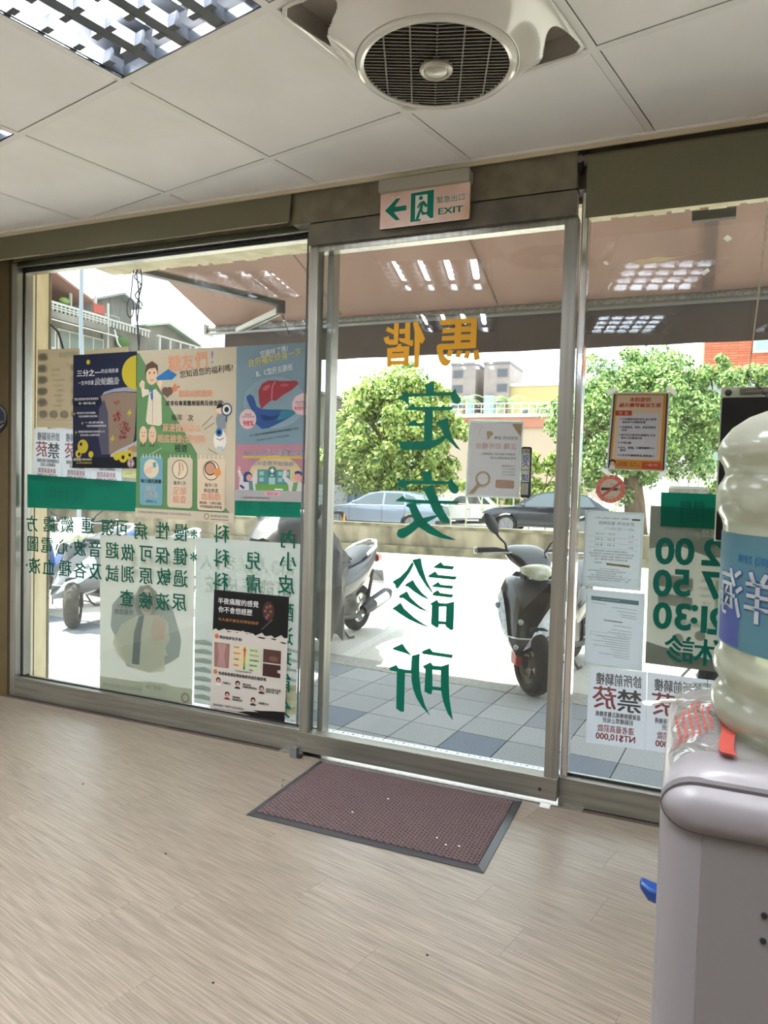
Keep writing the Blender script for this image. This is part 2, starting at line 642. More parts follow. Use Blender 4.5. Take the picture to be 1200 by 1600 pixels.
GLYPHS = {
    'ding': [([(-9525,15263),(-9133,15387),(-9127,14949),(-8402,14960),(-8284,15098),(-8216,14909),(-8067,14712),(-8043,14614),(-8101,14526),(-8202,14496),(-8326,14541),(-8412,14660),(-8459,14829),(-9165,14820),(-10164,14816),(-10110,14451),(-10221,14573),(-10376,14676),(-10565,14712),(-10575,14760),(-10228,15062),(-10168,14944),(-9455,14937),(-9468,15096)],[]),([(-10278,14313),(-9962,14549),(-9864,14419),(-8330,14413),(-8392,14281),(-9147,14275),(-9135,13134),(-8902,13190),(-8678,13329),(-8798,13585),(-8997,13783),(-9007,13831),(-8546,13985),(-8479,13584),(-8322,13192),(-7989,12763),(-8188,12860),(-8571,13231),(-8731,13053),(-8977,12913),(-9267,12800),(-9649,12769),(-10338,12771),(-10449,12822),(-10476,12984),(-10589,13097),(-9916,13083),(-9455,13117),(-9482,13683),(-10237,13690),(-10230,13730),(-9908,13932),(-9759,13804),(-9477,13794),(-9467,14271)],[])],
    'an': [([(-9535,11902),(-9131,11986),(-9123,11600),(-8454,11585),(-8315,11739),(-8248,11583),(-8049,11392),(-8011,11255),(-8089,11135),(-8212,11119),(-8338,11206),(-8425,11341),(-8455,11479),(-9097,11453),(-10166,11444),(-10092,11163),(-10249,11288),(-10592,11359),(-10603,11420),(-10252,11673),(-10162,11574),(-9462,11599),(-9481,11791)],[]),([(-9506,11238),(-9369,11346),(-9055,11442),(-8804,10854),(-8561,10426),(-8322,10088),(-8332,10017),(-8568,10005),(-8716,10070),(-9022,10447),(-9204,10839),(-9384,11153)],[]),([(-10573,10749),(-10561,10790),(-10282,10979),(-10139,10854),(-9204,10839),(-7998,10851),(-8027,10740),(-8716,10722),(-9754,10690),(-10144,10740)],[]),([(-10161,10594),(-9992,10710),(-9732,10691),(-9572,10383),(-9415,10149),(-9239,9977),(-9001,9808),(-8616,9589),(-8051,9383),(-8277,9370),(-8695,9425),(-9162,9559),(-9553,9780),(-9798,10071),(-10007,10527)],[]),([(-8807,10296),(-9016,10255),(-9415,10149),(-9733,10034),(-10157,9749),(-10416,9655),(-10491,9508),(-10451,9367),(-10296,9314),(-10144,9343),(-9889,9520),(-9596,9778),(-9261,9976),(-8888,10193)],[])],
    'zhen': [([(-9816,8497),(-9458,8596),(-9367,8202),(-9191,7737),(-8911,7291),(-8971,7299),(-9231,7560),(-9520,7951),(-9728,8350)],[]),([(-9805,8432),(-9728,8342),(-9872,8033),(-10073,7732),(-10367,7333),(-10463,7334),(-10490,7456),(-10613,7587),(-10310,7780),(-10036,8065)],[]),([(-10075,7481),(-10043,7537),(-9755,7727),(-9623,7527),(-9359,7244),(-9006,6992),(-9354,7091),(-9684,7259),(-9946,7435),(-10054,7439)],[]),([(-10324,7018),(-10288,7074),(-9988,7259),(-9840,7026),(-9482,6752),(-9037,6519),(-9431,6603),(-9856,6805),(-10143,6977),(-10285,6964)],[]),([(-10584,6493),(-10557,6540),(-10242,6787),(-10083,6563),(-9652,6253),(-9274,6050),(-8903,5915),(-9365,5997),(-9883,6163),(-10266,6346),(-10459,6460)],[]),([(-8920,8269),(-8890,8315),(-8638,8501),(-8522,8384),(-8093,8372),(-8159,8239),(-8865,8247)],[]),([(-9141,7897),(-9115,7951),(-8848,8128),(-8735,7998),(-7969,7989),(-8044,7863),(-9058,7869)],[]),([(-8969,7529),(-8939,7575),(-8712,7732),(-8618,7628),(-8094,7628),(-8157,7503),(-8910,7517)],[]),([(-8936,7202),(-8902,7292),(-8724,7411),(-8622,7308),(-8083,7290),(-8154,7164),(-8876,7182)],[]),([(-9034,6846),(-8748,7037),(-8663,6924),(-8370,6925),(-8048,7032),(-8048,5984),(-8091,5924),(-8180,5935),(-8354,6038),(-8375,6113),(-8627,6104),(-8655,5984),(-8722,5947),(-8907,6045),(-8954,6083),(-8941,6802)],[[(-8649,6778),(-8366,6805),(-8361,6231),(-8640,6224)]])],
    'suo': [([(-10536,4915),(-10485,4975),(-10111,5178),(-9939,4963),(-9697,4749),(-10029,4820),(-10458,4888)],[]),([(-10650,4104),(-10627,4152),(-10345,4304),(-10255,4182),(-9961,4158),(-9726,4170),(-9707,4748),(-9375,4867),(-9387,4523),(-9370,3996),(-9281,3391),(-9103,2888),(-8883,2503),(-9215,2783),(-9458,3100),(-9609,3433),(-9690,3776),(-9699,4050),(-9966,4032),(-9965,2491),(-10097,2471),(-10301,2565),(-10313,4041),(-10600,4048)],[]),([(-9308,4928),(-9263,4986),(-8978,5134),(-8850,5005),(-8024,4987),(-8077,4851),(-9236,4871)],[]),([(-9243,4365),(-9212,4413),(-8928,4589),(-8819,4472),(-8492,4483),(-8172,4623),(-8166,3896),(-8113,3253),(-8032,2831),(-7952,2461),(-8162,2680),(-8332,3047),(-8433,3380),(-8461,3542),(-8825,3521),(-8842,3348),(-8933,3335),(-9143,3419),(-9125,4292)],[[(-8841,4307),(-8496,4321),(-8474,3671),(-8820,3658)]])],
    'ma': [([(-8967,17687),(-7523,17692),(-7529,16565),(-8821,16557),(-8799,16419),(-8722,16280),(-8593,16173),(-8478,16168),(-8517,16068),(-8604,15969),(-8711,15946),(-8839,15995),(-8953,16153),(-9075,16568),(-9072,16705),(-9009,16770),(-8901,16782),(-8363,16779),(-8384,16889),(-8876,16893),(-8874,17070),(-8380,17071),(-8376,17179),(-8870,17172),(-8862,17358),(-8365,17364),(-8369,17482),(-8960,17483)],[[(-8121,17491),(-7752,17486),(-7756,17386),(-8117,17387)],[(-8121,17182),(-7759,17178),(-7767,17092),(-8118,17097)],[(-8125,16879),(-7766,16877),(-7770,16791),(-8122,16801)]]),([(-8605,16547),(-8390,16520),(-8489,16287),(-8676,16312)],[]),([(-8247,16514),(-8034,16487),(-8149,16239),(-8328,16281)],[]),([(-7910,16475),(-7724,16450),(-7813,16182),(-7997,16233)],[]),([(-7630,16462),(-7440,16501),(-7359,16163),(-7572,16092)],[])],
    'jie': [([(-10067,17651),(-9882,17682),(-9546,17002),(-9669,16819),(-9753,16892),(-9782,15944),(-9968,15933),(-9989,17301)],[]),([(-10386,17664),(-10180,17675),(-10166,16999),(-10027,16975),(-10047,16768),(-10106,16754),(-10610,16969),(-10633,17093),(-10386,17063),(-10381,17253),(-10619,17249),(-10617,17440),(-10387,17441)],[]),([(-10849,17681),(-10651,17679),(-10664,16885),(-10739,16836),(-11026,16850),(-11202,16929),(-11285,17126),(-11075,17193),(-11033,17061),(-10848,17041),(-10847,17244),(-11197,17396),(-11117,17556),(-10852,17419)],[]),([(-11118,16714),(-10717,16748),(-10664,16867),(-10512,16870),(-10536,16767),(-10181,16757),(-10210,16001),(-10383,16007),(-10393,16063),(-10918,16073),(-10923,16002),(-11096,16009)],[[(-10895,16563),(-10416,16559),(-10418,16507),(-10893,16517)],[(-10933,16308),(-10393,16314),(-10405,16217),(-10930,16224)]])],
}
VROWS = [
    ('topmost line of small green characters on the poster window, under the band', [('慢', -2.1349, 0.8918), ('性', -2.2421, 0.8944), ('病', -2.3703, 0.8876), ('可', -2.4868, 0.8937), ('領', -2.5710, 0.8931), ('連', -2.6996, 0.8954), ('續', -2.8335, 0.8925), ('處', -2.9541, 0.8904), ('方', -3.0742, 0.8871), ('*', -2.0630, 0.8875)]),
    ('second line of small green characters on the poster window', [('健', -2.1371, 0.7821), ('保', -2.2400, 0.7788), ('可', -2.3379, 0.7808), ('做', -2.4458, 0.7798), ('超', -2.5437, 0.7834), ('音', -2.6536, 0.7827), ('波', -2.7495, 0.7830), ('·', -2.8067, 0.7832), ('心', -2.8715, 0.7818), ('電', -2.9704, 0.7822), ('圖', -3.0679, 0.7828), ('*', -2.0637, 0.7847)]),
    ('third line of small green characters on the poster window', [('過', -2.1351, 0.6795), ('敏', -2.2307, 0.6803), ('原', -2.3361, 0.6757), ('測', -2.4441, 0.6759), ('試', -2.5420, 0.6721), ('及', -2.6488, 0.6727), ('各', -2.7481, 0.6729), ('種', -2.8445, 0.6747), ('血', -2.9569, 0.6729), ('液', -3.0543, 0.6724), ('·', -3.1082, 0.6725)]),
    ("short fourth line of small green characters above the woman's picture", [('尿', -2.1402, 0.5688), ('液', -2.2360, 0.5636), ('檢', -2.3371, 0.5604), ('查', -2.4501, 0.5624)]),
    ('column of three repeated green characters beside the pale sheets', [('科', -1.9134, 0.8980), ('科', -1.9111, 0.7892), ('科', -1.9129, 0.6855)]),
    ('two stacked green characters between the columns above the black and white poster', [('兒', -1.7426, 0.7893), ('膚', -1.7402, 0.6881)]),
    ('column of green characters running down behind the black and white poster by the door', [('內', -1.5709, 0.8947), ('小', -1.5685, 0.7981), ('皮', -1.5748, 0.6984), ('配', -1.5755, 0.5772), ('近', -1.5761, 0.4772), ('功', -1.5798, 0.3738), ('能', -1.5837, 0.2727), ('分', -1.5808, 0.1611)]),
]
VNUM = [
    ('green opening hours figures ending in 2 00, uppermost row', [('2', 0.0773, 0.9435), ('0', -0.0069, 0.9402), ('0', -0.0696, 0.9384), ('1', 0.1321, 0.9406)]),
    ('green opening hours figures ending in 7 50, middle row', [('7', 0.0802, 0.8307), ('5', -0.0107, 0.8320), ('0', -0.0732, 0.8269), ('1', 0.1332, 0.8264)]),
    ('green opening hours figures ending in 1:30, third row', [('2', 0.1051, 0.7110), ('1', 0.0635, 0.7134), (':', 0.0329, 0.7279), ('3', -0.0029, 0.7155), ('0', -0.0685, 0.7134)]),
    ('two green characters under the opening hours figures', [('診', -0.0104, 0.6036), ('休', 0.0842, 0.6016)]),
]
# ================================================================== the room
def clip(poly, planes):
    """convex clip of (x, y) points; planes are (nx, ny, d) keeping nx*x + ny*y <= d"""
    for nx, ny, d in planes:
        out = []
        for i, p in enumerate(poly):
            q = poly[(i + 1) % len(poly)]
            a, b = nx * p[0] + ny * p[1] - d, nx * q[0] + ny * q[1] - d
            if a <= 0:
                out.append(p)
            if a * b < 0:
                t = a / (a - b)
                out.append((p[0] + (q[0] - p[0]) * t, p[1] + (q[1] - p[1]) * t))
        poly = out
        if len(poly) < 3:
            return []
    return poly


def slab(b, poly, z0, z1, mt, ins=0.0):
    b.prism(poly, lambda x, y, t: (x, y, z0 + (z1 - z0) * t), mt)


XL, XR, YB, YF, ZC = -3.45, 2.30, -4.3, 2.615, 2.3174
ROOM = [(1, 0, XR), (-1, 0, -XL), (0, -1, -YB)]

# ---- floor: vinyl planks, laid askew to the shop front
def plank_mat():
    m = mat("grey oak vinyl", '#9a8873', rough=0.30, spec=0.5)
    nt = m.node_tree
    b = nt.nodes["Principled BSDF"]
    tc = nt.nodes.new("ShaderNodeTexCoord")
    oi = nt.nodes.new("ShaderNodeObjectInfo")
    ad = nt.nodes.new("ShaderNodeVectorMath")
    ad.operation = 'MULTIPLY_ADD'
    nt.links.new(oi.outputs["Random"], ad.inputs[0])
    ad.inputs[1].default_value = (37, 91, 13)
    nt.links.new(tc.outputs["Object"], ad.inputs[2])
    mp = nt.nodes.new("ShaderNodeMapping")
    mp.inputs["Scale"].default_value = (0.03, 1, 1)
    nt.links.new(ad.outputs[0], mp.inputs[0])
    wob = nt.nodes.new("ShaderNodeTexNoise")
    wob.inputs["Scale"].default_value = 230
    wob.inputs["Detail"].default_value = 3
    nt.links.new(mp.outputs[0], wob.inputs["Vector"])
    big = nt.nodes.new("ShaderNodeTexNoise")
    big.inputs["Scale"].default_value = 9
    big.inputs["Detail"].default_value = 4
    nt.links.new(mp.outputs[0], big.inputs["Vector"])
    cr = nt.nodes.new("ShaderNodeValToRGB")
    cr.color_ramp.elements[0].position = 0.32
    cr.color_ramp.elements[1].position = 0.68
    cr.color_ramp.elements[0].color = lin('#544a40')
    cr.color_ramp.elements[1].color = lin('#8f8475')
    nt.links.new(wob.outputs[0], cr.inputs[0])
    c2 = nt.nodes.new("ShaderNodeValToRGB")
    c2.color_ramp.elements[0].color = lin('#695d50')
    c2.color_ramp.elements[1].color = lin('#7d7264')
    nt.links.new(big.outputs[0], c2.inputs[0])
    mx = nt.nodes.new("ShaderNodeMix")
    mx.data_type = 'RGBA'
    mx.inputs[0].default_value = 0.42
    nt.links.new(cr.outputs[0], mx.inputs[6])
    nt.links.new(c2.outputs[0], mx.inputs[7])
    hs = nt.nodes.new("ShaderNodeHueSaturation")
    mr = nt.nodes.new("ShaderNodeMapRange")
    mr.inputs[3].default_value = 0.96
    mr.inputs[4].default_value = 1.04
    nt.links.new(oi.outputs["Random"], mr.inputs[0])
    nt.links.new(mr.outputs[0], hs.inputs["Value"])
    nt.links.new(mx.outputs[2], hs.inputs["Color"])
    nt.links.new(hs.outputs[0], b.inputs["Base Color"])
    bp = nt.nodes.new("ShaderNodeBump")
    bp.inputs["Strength"].default_value = 0.5
    bp.inputs["Distance"].default_value = 0.002
    nt.links.new(wob.outputs[0], bp.inputs["Height"])
    nt.links.new(bp.outputs[0], b.inputs["Normal"])
    return m


PLANK = plank_mat()
b = MB()
b.box(XL, YB, -0.06, XR, 2.70, -0.004, mat("floor joint", '#463c32', rough=0.9))
floor = tag(b.build("floor", smooth=0), "grey oak vinyl plank floor", kind="structure")
TH = radians(-13.6)
PW, PL = 0.1405, 0.85
known = {1274: -1.018, 1414: -1.32, 1696: -0.928, 1555: -0.768, 2117: -0.714, 1133: -1.575, 852: -1.358, 2258: -1.039}
proto = None
for r in range(-26, 16):
    v0 = 1.274 + r * PW
    off = known.get(int(round(v0 * 1000)), None)
    if off is None:
        off = random.uniform(0, PL)
    k0 = int(math.floor((-4.4 - off) / PL))
    for k in range(k0, k0 + 10):
        u0 = off + k * PL
        g = 0.0003
        quad = [(u0 + g, v0 + g), (u0 + PL - g, v0 + g), (u0 + PL - g, v0 + PW - g), (u0 + g, v0 + PW - g)]
        w = [(u * cos(TH) - v * sin(TH), u * sin(TH) + v * cos(TH)) for u, v in quad]
        if max(p[1] for p in w) < -1.3:
            continue
        c = clip(w, ROOM + [(0, 1, 2.585)])
        if not c:
            continue
        cx, cyy = sum(p[0] for p in w) / 4, sum(p[1] for p in w) / 4
        if len(c) == 4 and all(abs(p[0] - q[0]) + abs(p[1] - q[1]) < 1e-6 for p, q in zip(c, w)):
            if proto is None:
                bb = MB()
                slab(bb, [(-PL / 2 + g, -PW / 2 + g), (PL / 2 - g, -PW / 2 + g), (PL / 2 - g, PW / 2 - g), (-PL / 2 + g, PW / 2 - g)], -0.004, 0.0, PLANK)
                proto = bb.build("plank", parent=floor, smooth=0)
                o = proto
            else:
                o = share(proto, "plank", floor)
        else:
            bb = MB()
            loc = [((p[0] - cx) * cos(TH) + (p[1] - cyy) * sin(TH), -(p[0] - cx) * sin(TH) + (p[1] - cyy) * cos(TH)) for p in c]
            slab(bb, loc, -0.004, 0.0, PLANK)
            o = bb.build("plank", parent=floor, smooth=0)
        o.location = Vector((cx, cyy, 0)) - floor.location
        o.rotation_euler = (0, 0, TH)
b = MB()
b.box(XL, YB, -0.004, XR, -1.3, -0.0005, PLANK)
b.build("plank_field", parent=floor, smooth=0, world=True)

# ---- ceiling: 60 cm lay-in tiles in a tee grid that runs askew to the shop front
GA, GX, GY, T = -0.2258, -2.1896, 1.8324, 0.605
GU, GV = (cos(GA), sin(GA)), (-sin(GA), cos(GA))


def gp(u, v):
    return (GX + T * (u * GU[0] + v * GV[0]), GY + T * (u * GU[1] + v * GV[1]))


TILE = mat("mineral ceiling tile", '#f1f0ee', rough=0.95, hex2='#eae9e6', scale=3.0, bump=0.03)
TEE = mat("white tee bar", '#e6e5e1', rough=0.6)
b = MB()
b.box(XL - .1, YB - .1, 2.44, XR + .1, 2.80, 2.50, mat("plenum slab", '#6d6a64', rough=0.95))
ceiling = tag(b.build("ceiling", smooth=0), "white lay-in tile ceiling", kind="structure")
LIGHT_CELLS = [(1, -1), (-1, -1), (3, -1), (5, -1), (5, -3), (-1, -3), (1, -3), (3, -3), (1, -6), (3, -6), (-1, -6)]  # rightmost column's two panels are unseen, added to brighten ceiling and floor
FAN_CELL = (2, 0)
CEIL = ROOM + [(0, 1, 2.540)]
tproto = None
for i in range(-4, 9):
    for j in range(-12, 4):
        if (i, j) in LIGHT_CELLS or (i, j) == FAN_CELL:
            continue
        e = 0.0145 / T
        w = [gp(i + e, j + e), gp(i + 1 - e, j + e), gp(i + 1 - e, j + 1 - e), gp(i + e, j + 1 - e)]
        c = clip(w, CEIL)
        if len(c) < 3:
            continue
        cx, cyy = gp(i + .5, j + .5)
        if len(c) == 4 and all(abs(p[0] - q[0]) + abs(p[1] - q[1]) < 1e-6 for p, q in zip(c, w)):
            if tproto is None:
                bb = MB()
                h = T / 2 - 0.0145
                slab(bb, [(-h, -h), (h, -h), (h, h), (-h, h)], 0.0, 0.012, TILE)
                tproto = o = bb.build("ceiling_tile", parent=ceiling, smooth=0)
            else:
                o = share(tproto, "ceiling_tile", ceiling)
        else:
            bb = MB()
            slab(bb, [((p[0] - cx) * GU[0] + (p[1] - cyy) * GU[1], (p[0] - cx) * GV[0] + (p[1] - cyy) * GV[1]) for p in c], 0.0, 0.012, TILE)
            o = bb.build("ceiling_tile", parent=ceiling, smooth=0)
        o.location = Vector((cx, cyy, ZC + 0.001)) - ceiling.location
        o.rotation_euler = (0, 0, GA)
hw = 0.012 / T
for k in range(-4, 10):
    for w in ([gp(k - hw, -13), gp(k + hw, -13), gp(k + hw, 6), gp(k - hw, 6)],):
        c = clip(w, CEIL)
        if c:
            bb = MB()
            slab(bb, c, ZC - 0.001, ZC + 0.0012, TEE)
            bb.build("tee_bar", parent=ceiling, smooth=0, world=True)
for k in range(-12, 5):
    for i in range(-5, 10):
        c = clip([gp(i + hw, k - hw), gp(i + 1 - hw, k - hw), gp(i + 1 - hw, k + hw), gp(i + hw, k + hw)], CEIL)
        if c:
            bb = MB()
            slab(bb, c, ZC - 0.001, ZC + 0.0012, TEE)
            bb.build("tee_bar", parent=ceiling, smooth=0, world=True)
b = MB()
b.box(XL, 2.534, ZC - 0.004, XR, 2.552, ZC + 0.02, TEE)
b.box(XL, 2.545, ZC - 0.018, XR, 2.552, ZC - 0.004, mat("trim lip", '#c9bfa2', rough=0.7))
tag(b.build("trim_1", smooth=0), "pale edge trim of the ceiling", kind="structure")

# ---- walls out of view, closing the room
ROOMW = mat("cream wall paint", '#f0ece4', rough=0.8)
b = MB(); b.box(XL - .12, YB - .12, -.06, XR + .12, YB, 2.46, ROOMW)
tag(b.build("wall_back", smooth=0), kind="structure")
b = MB(); b.box(XL - .12, YB, -.06, XL, 2.62, 2.46, ROOMW)
tag(b.build("wall_left", smooth=0), kind="structure")
b = MB(); b.box(XR, YB, -.06, XR + .12, 2.62, 2.46, ROOMW)
tag(b.build("wall_right", smooth=0), kind="structure")
b = MB()
TAN = mat("tan laminate", '#574826', rough=0.6, hex2='#4c3f22', scale=8)
b.box(XL - .12, 2.618, -.06, -3.196, 2.76, 2.46, TAN)
b.box(-3.196, 2.622, -.06, -3.170, 2.76, 2.46, mat("dark jamb strip", '#3d3221', rough=0.6))
b.box(-3.170, 2.62, 2.195, 1.62, 2.74, 2.46, HEADER)
b.box(1.62, 2.62, -.06, XR + .12, 2.76, 2.46, ROOMW)
tag(b.build("wall_front", smooth=0), "tan wall beside and above the shop windows", kind="structure")

# ---- the fixed window beside the door
def steelbox(name, par, x0, y0, z0, x1, y1, z1, mt=STEEL, bevel=0.0015):
    bb = MB()
    bb.box(x0, y0, z0, x1, y1, z1, mt)
    return bb.build(name, parent=par, world=par is not None, smooth=30, bevel=bevel)


SEAL = mat("black rubber seal", '#0f0f0f', rough=0.6)
w1 = empty("window_1", (-2.3, 2.65, 0), kind="structure", label="wide fixed shop window with stainless frame")
steelbox("jamb", w1, -3.172, 2.614, 0, -3.135, 2.648, 2.19)
steelbox("seal", w1, -3.172, 2.648, 0.10, -3.137, 2.654, 2.16, SEAL, 0)
steelbox("inner_jamb", w1, -3.172, 2.654, 0.10, -3.124, 2.70, 2.16)
steelbox("sill_rail", w1, -3.135, 2.614, 0, -1.448, 2.648, 0.098, STEELD)
steelbox("sill_top", w1, -3.135, 2.648, 0, -1.40, 2.70, 0.092)
steelbox("sill_seal", w1, -3.135, 2.650, 0.092, -1.40, 2.656, 0.103, SEAL, 0)
steelbox("head_rail", w1, -3.135, 2.614, 2.165, -1.40, 2.645, 2.195, CHROME)
steelbox("head_seal", w1, -3.135, 2.648, 2.150, -1.40, 2.656, 2.162, SEAL, 0)
steelbox("head_top", w1, -3.135, 2.656, 2.150, -1.40, 2.70, 2.195)
steelbox("end_seal", w1, -1.506, 2.652, 0.10, -1.500, 2.659, 2.15, mat("grey seal", '#4b5052', rough=0.4), 0)
steelbox("end_post", w1, -1.40, 2.64, 0, -1.375, 2.70, 2.19)
b = MB(); b.box(-3.126, 2.660, 0.095, -1.400, 2.668, 2.155, GLASS)
b.build("glass_pane", parent=w1, world=True, smooth=0)

# ---- the other fixed window
w2 = empty("window_2", (0.6, 2.65, 0), kind="structure", label="fixed shop window behind the water dispenser")
steelbox("jamb", w2, -0.392, 2.632, 0, -0.366, 2.70, 2.19, CHROME, 0.004)
steelbox("sill_rail", w2, -0.392, 2.614, 0, 1.62, 2.648, 0.098, STEELD)
steelbox("sill_top", w2, -0.366, 2.648, 0, 1.62, 2.70, 0.094)
steelbox("sill_seal", w2, -0.366, 2.650, 0.094, 1.62, 2.656, 0.106, SEAL, 0)
steelbox("head_rail", w2, -0.366, 2.63, 2.165, 1.62, 2.70, 2.195)
steelbox("end_jamb", w2, 1.58, 2.614, 0.098, 1.62, 2.70, 2.165)
b = MB(); b.box(-0.368, 2.660, 0.095, 1.59, 2.668, 2.17, GLASS_R)
b.build("glass_pane", parent=w2, world=True, smooth=0)

# ---- sliding glass door
d1 = empty("door_1", (-0.92, 2.60, 0), kind="structure", label="stainless framed sliding glass door")
steelbox("stile", d1, -1.452, 2.578, 0.105, -1.412, 2.63, 2.09)
steelbox("stile", d1, -0.440, 2.578, 0.105, -0.394, 2.63, 2.09)
rail = steelbox("bottom_rail", d1, -1.456, 2.574, 0.024, -0.392, 2.632, 0.105, STEELD)
steelbox("top_rail", d1, -1.412, 2.580, 2.065, -0.440, 2.63, 2.09)
b = MB()
b.lathe([(0, -0.0015), (0.006, -0.0015), (0.0065, 0.0)], (-0.452, 2.574, 0.058), BLACKP, 12, axis='y')
b.build("lock_hole", parent=rail, world=True)
b = MB(); b.box(-1.412, 2.606, 0.10, -0.440, 2.614, 2.07, glass_mat("door glass", dirt=0.006))
b.build("glass_pane", parent=d1, world=True, smooth=0)
b = MB(); b.box(-1.476, 2.552, 0.0, -1.446, 2.576, 0.042, mat("grey plastic", '#5c5c5a', rough=0.6), ch=0.004)
b.box(-1.440, 2.556, 0.0, -1.430, 2.574, 0.012, BLACKP)
tag(b.build("floor_guide", smooth=30), "small grey door guide block on the floor at the sliding door's end", "door guide")

# ---- operator and header above the door
b = MB()
b.box(-1.532, 2.566, 2.180, -0.402, 2.622, ZC + .01, HEADER, ch=0.004)
b.box(-1.450, 2.560, 2.088, -0.398, 2.600, 2.172, HEADD, ch=0.004)
b.box(-1.450, 2.575, 2.172, -0.398, 2.622, 2.182, SEAL)
b.box(-0.470, 2.561, 2.160, -0.466, 2.567, 2.176, BLACKP)
tag(b.build("trim_2", smooth=20), "grimy olive operator casing above the sliding door", kind="structure")
b = MB()
b.box(-1.55, 2.586, -0.004, -0.30, 2.70, 0.004, STEEL)
tag(b.build("trim_3", smooth=0), "steel door track set in the floor", kind="structure")
b = MB()
b.box(-0.448, 2.560, 0.0, -0.412, 2.585, 0.006, WHITEP)
tag(b.build("door_latch_plate", smooth=0), "small white plate on the floor under the sliding door", "plate")

# ---- roller blinds pulled right up
b = MB()
pts = [(-3.24 + 1.70 * i / 24, 0.0015 * sin(i * .7)) for i in range(25)]
rings = []
for x, w in pts:
    rings.append([(x, 2.553 + w, 2.190), (x, 2.556 + w, 2.190), (x, 2.556, 2.304), (x, 2.553, 2.304)])
for (dx, dy) in ((0.006, -.004), (0.010, -.012)):
    rings.append([(-1.54 + dx, 2.553 + dy, 2.192), (-1.54 + dx, 2.556 + dy, 2.192), (-1.538 + dx, 2.556, 2.304), (-1.538 + dx, 2.553, 2.304)])
b.loft(rings, OLIVE)
o = b.build("roller_blind", smooth=40)
tag(o, "olive roller blind rolled up above the poster window", "blind", "olive roller blinds")
b = MB(); b.box(-3.24, 2.5528, 2.188, -1.545, 2.5568, 2.193, mat("blind hem", '#a29d85', rough=0.8))
b.build("hem_bar", parent=o, world=True, smooth=0)
r2 = empty("roller_blind", (-0.36, 2.57, 2.07), label="olive roller blind hanging a hand deep above the window behind the dispenser", cat="blind", group="olive roller blinds")
b = MB(); b.box(-0.368, 2.5545, 2.070, 1.55, 2.5565, 2.27, OLIVE); b.build("fabric", parent=r2, world=True, smooth=0)
b = MB(); b.tube([(-0.380, 2.572, 2.272), (1.56, 2.572, 2.272)], 0.0185, OLIVE, 20); b.build("roll", parent=r2, world=True)
b = MB(); b.box(-0.398, 2.556, 2.235, -0.384, 2.60, 2.30, BLACKP, ch=0.006)
b.tube([(-0.391, 2.553, 2.272), (-0.391, 2.557, 2.272)], 0.012, mat("bracket grey", '#6d6b64'), 12)
b.build("bracket", parent=r2, world=True)

# ================================================================== street
ZG = -0.27
SA = radians(-4.9)


def sp(u, v):
    """street grid, askew to the shop front: metres along and away from it, pivot near the door"""
    return (-1.193 + u * cos(SA) - v * sin(SA), 3.655 + u * sin(SA) + v * cos(SA))


PAVES = [mat("granite paver %d" % i, h, rough=0.8, hex2=h2, scale=160, detail=2, lo=.3, hi=.7) for i, (h, h2) in
         enumerate((('#75777b', '#a3a6a9'), ('#808386', '#acaeb0'), ('#6b7077', '#959ba3'), ('#58606c', '#7b8594')))]
b = MB()
b.box(-9, 2.72, -0.5, 8, 5.6, ZG - 0.03, mat("paver joint", '#56575a', rough=0.95))
walk = tag(b.build("sidewalk", smooth=0), "grey granite paver sidewalk", kind="structure")
P = 0.297
pv = []
for mt in PAVES:
    bb = MB()
    bb.box(-P / 2 + .003, -P / 2 + .003, -0.04, P / 2 - .003, P / 2 - .003, 0, mt)
    pv.append(bb.build("paver", parent=walk, smooth=0, bevel=0.002))
first = [True] * len(pv)
for i in range(-17, 9):
    for j in range(-3, 4):
        q = random.choices((0, 1, 2, 3), (5, 5, 3, 1.3))[0]
        if first[q]:
            o = pv[q]
            first[q] = False
        else:
            o = pv[q].copy()
            COL.objects.link(o)
        x, y = sp((i + .5) * P, (j + .5) * P - 0.02)
        o.location = Vector((x, y, ZG)) - walk.location
        o.rotation_euler = (0, 0, SA)
b = MB()
CURB = mat("kerb concrete", '#a5a49e', rough=0.9, hex2='#8f8e88', scale=30, detail=8)
v0, v1 = 4 * P - .02, 4 * P + 0.24
for k in range(-8, 5):
    q = [sp(k * 1.0 + .006, v0 + .006), sp(k + 1.0, v0 + .006), sp(k + 1.0, v1), sp(k * 1.0 + .006, v1)]
    bb = MB(); slab(bb, q, ZG - .1, ZG + .001, CURB); bb.build("kerb_stone", parent=walk, smooth=0, world=True)
b = MB()
DIA = mat("checker plate", '#b9bdc0', rough=0.3, metal=0.85)
b.box(-1.60, 2.705, -0.012, -0.30, 2.935, -0.002, DIA)
for i in range(52):
    for j in range(9):
        x, y = -1.585 + i * .0248, 2.716 + j * .0255
        s = 1 if (i + j) % 2 else -1
        b.add([(x - .008, y - .005 * s, -.002), (x, y - .0035, -.002), (x + .008, y + .005 * s, -.002), (x, y + .0035, -.002), (x, y, .0012)],
              [(0, 1, 4), (1, 2, 4), (2, 3, 4), (3, 0, 4)], DIA)
b.box(-1.60, 2.705, ZG - .05, -0.30, 2.93, -0.012, mat("step concrete", '#8e8c86', rough=.9))
tag(b.build("trim_4", smooth=0), "checker plate threshold outside the sliding door", kind="structure")
b = MB(); b.box(-3.3, 2.70, ZG - .05, -1.6, 2.76, 0.0, CURB); b.box(-0.3, 2.70, ZG - .05, 1.7, 2.76, 0.0, CURB)
tag(b.build("trim_5", smooth=0), kind="structure")
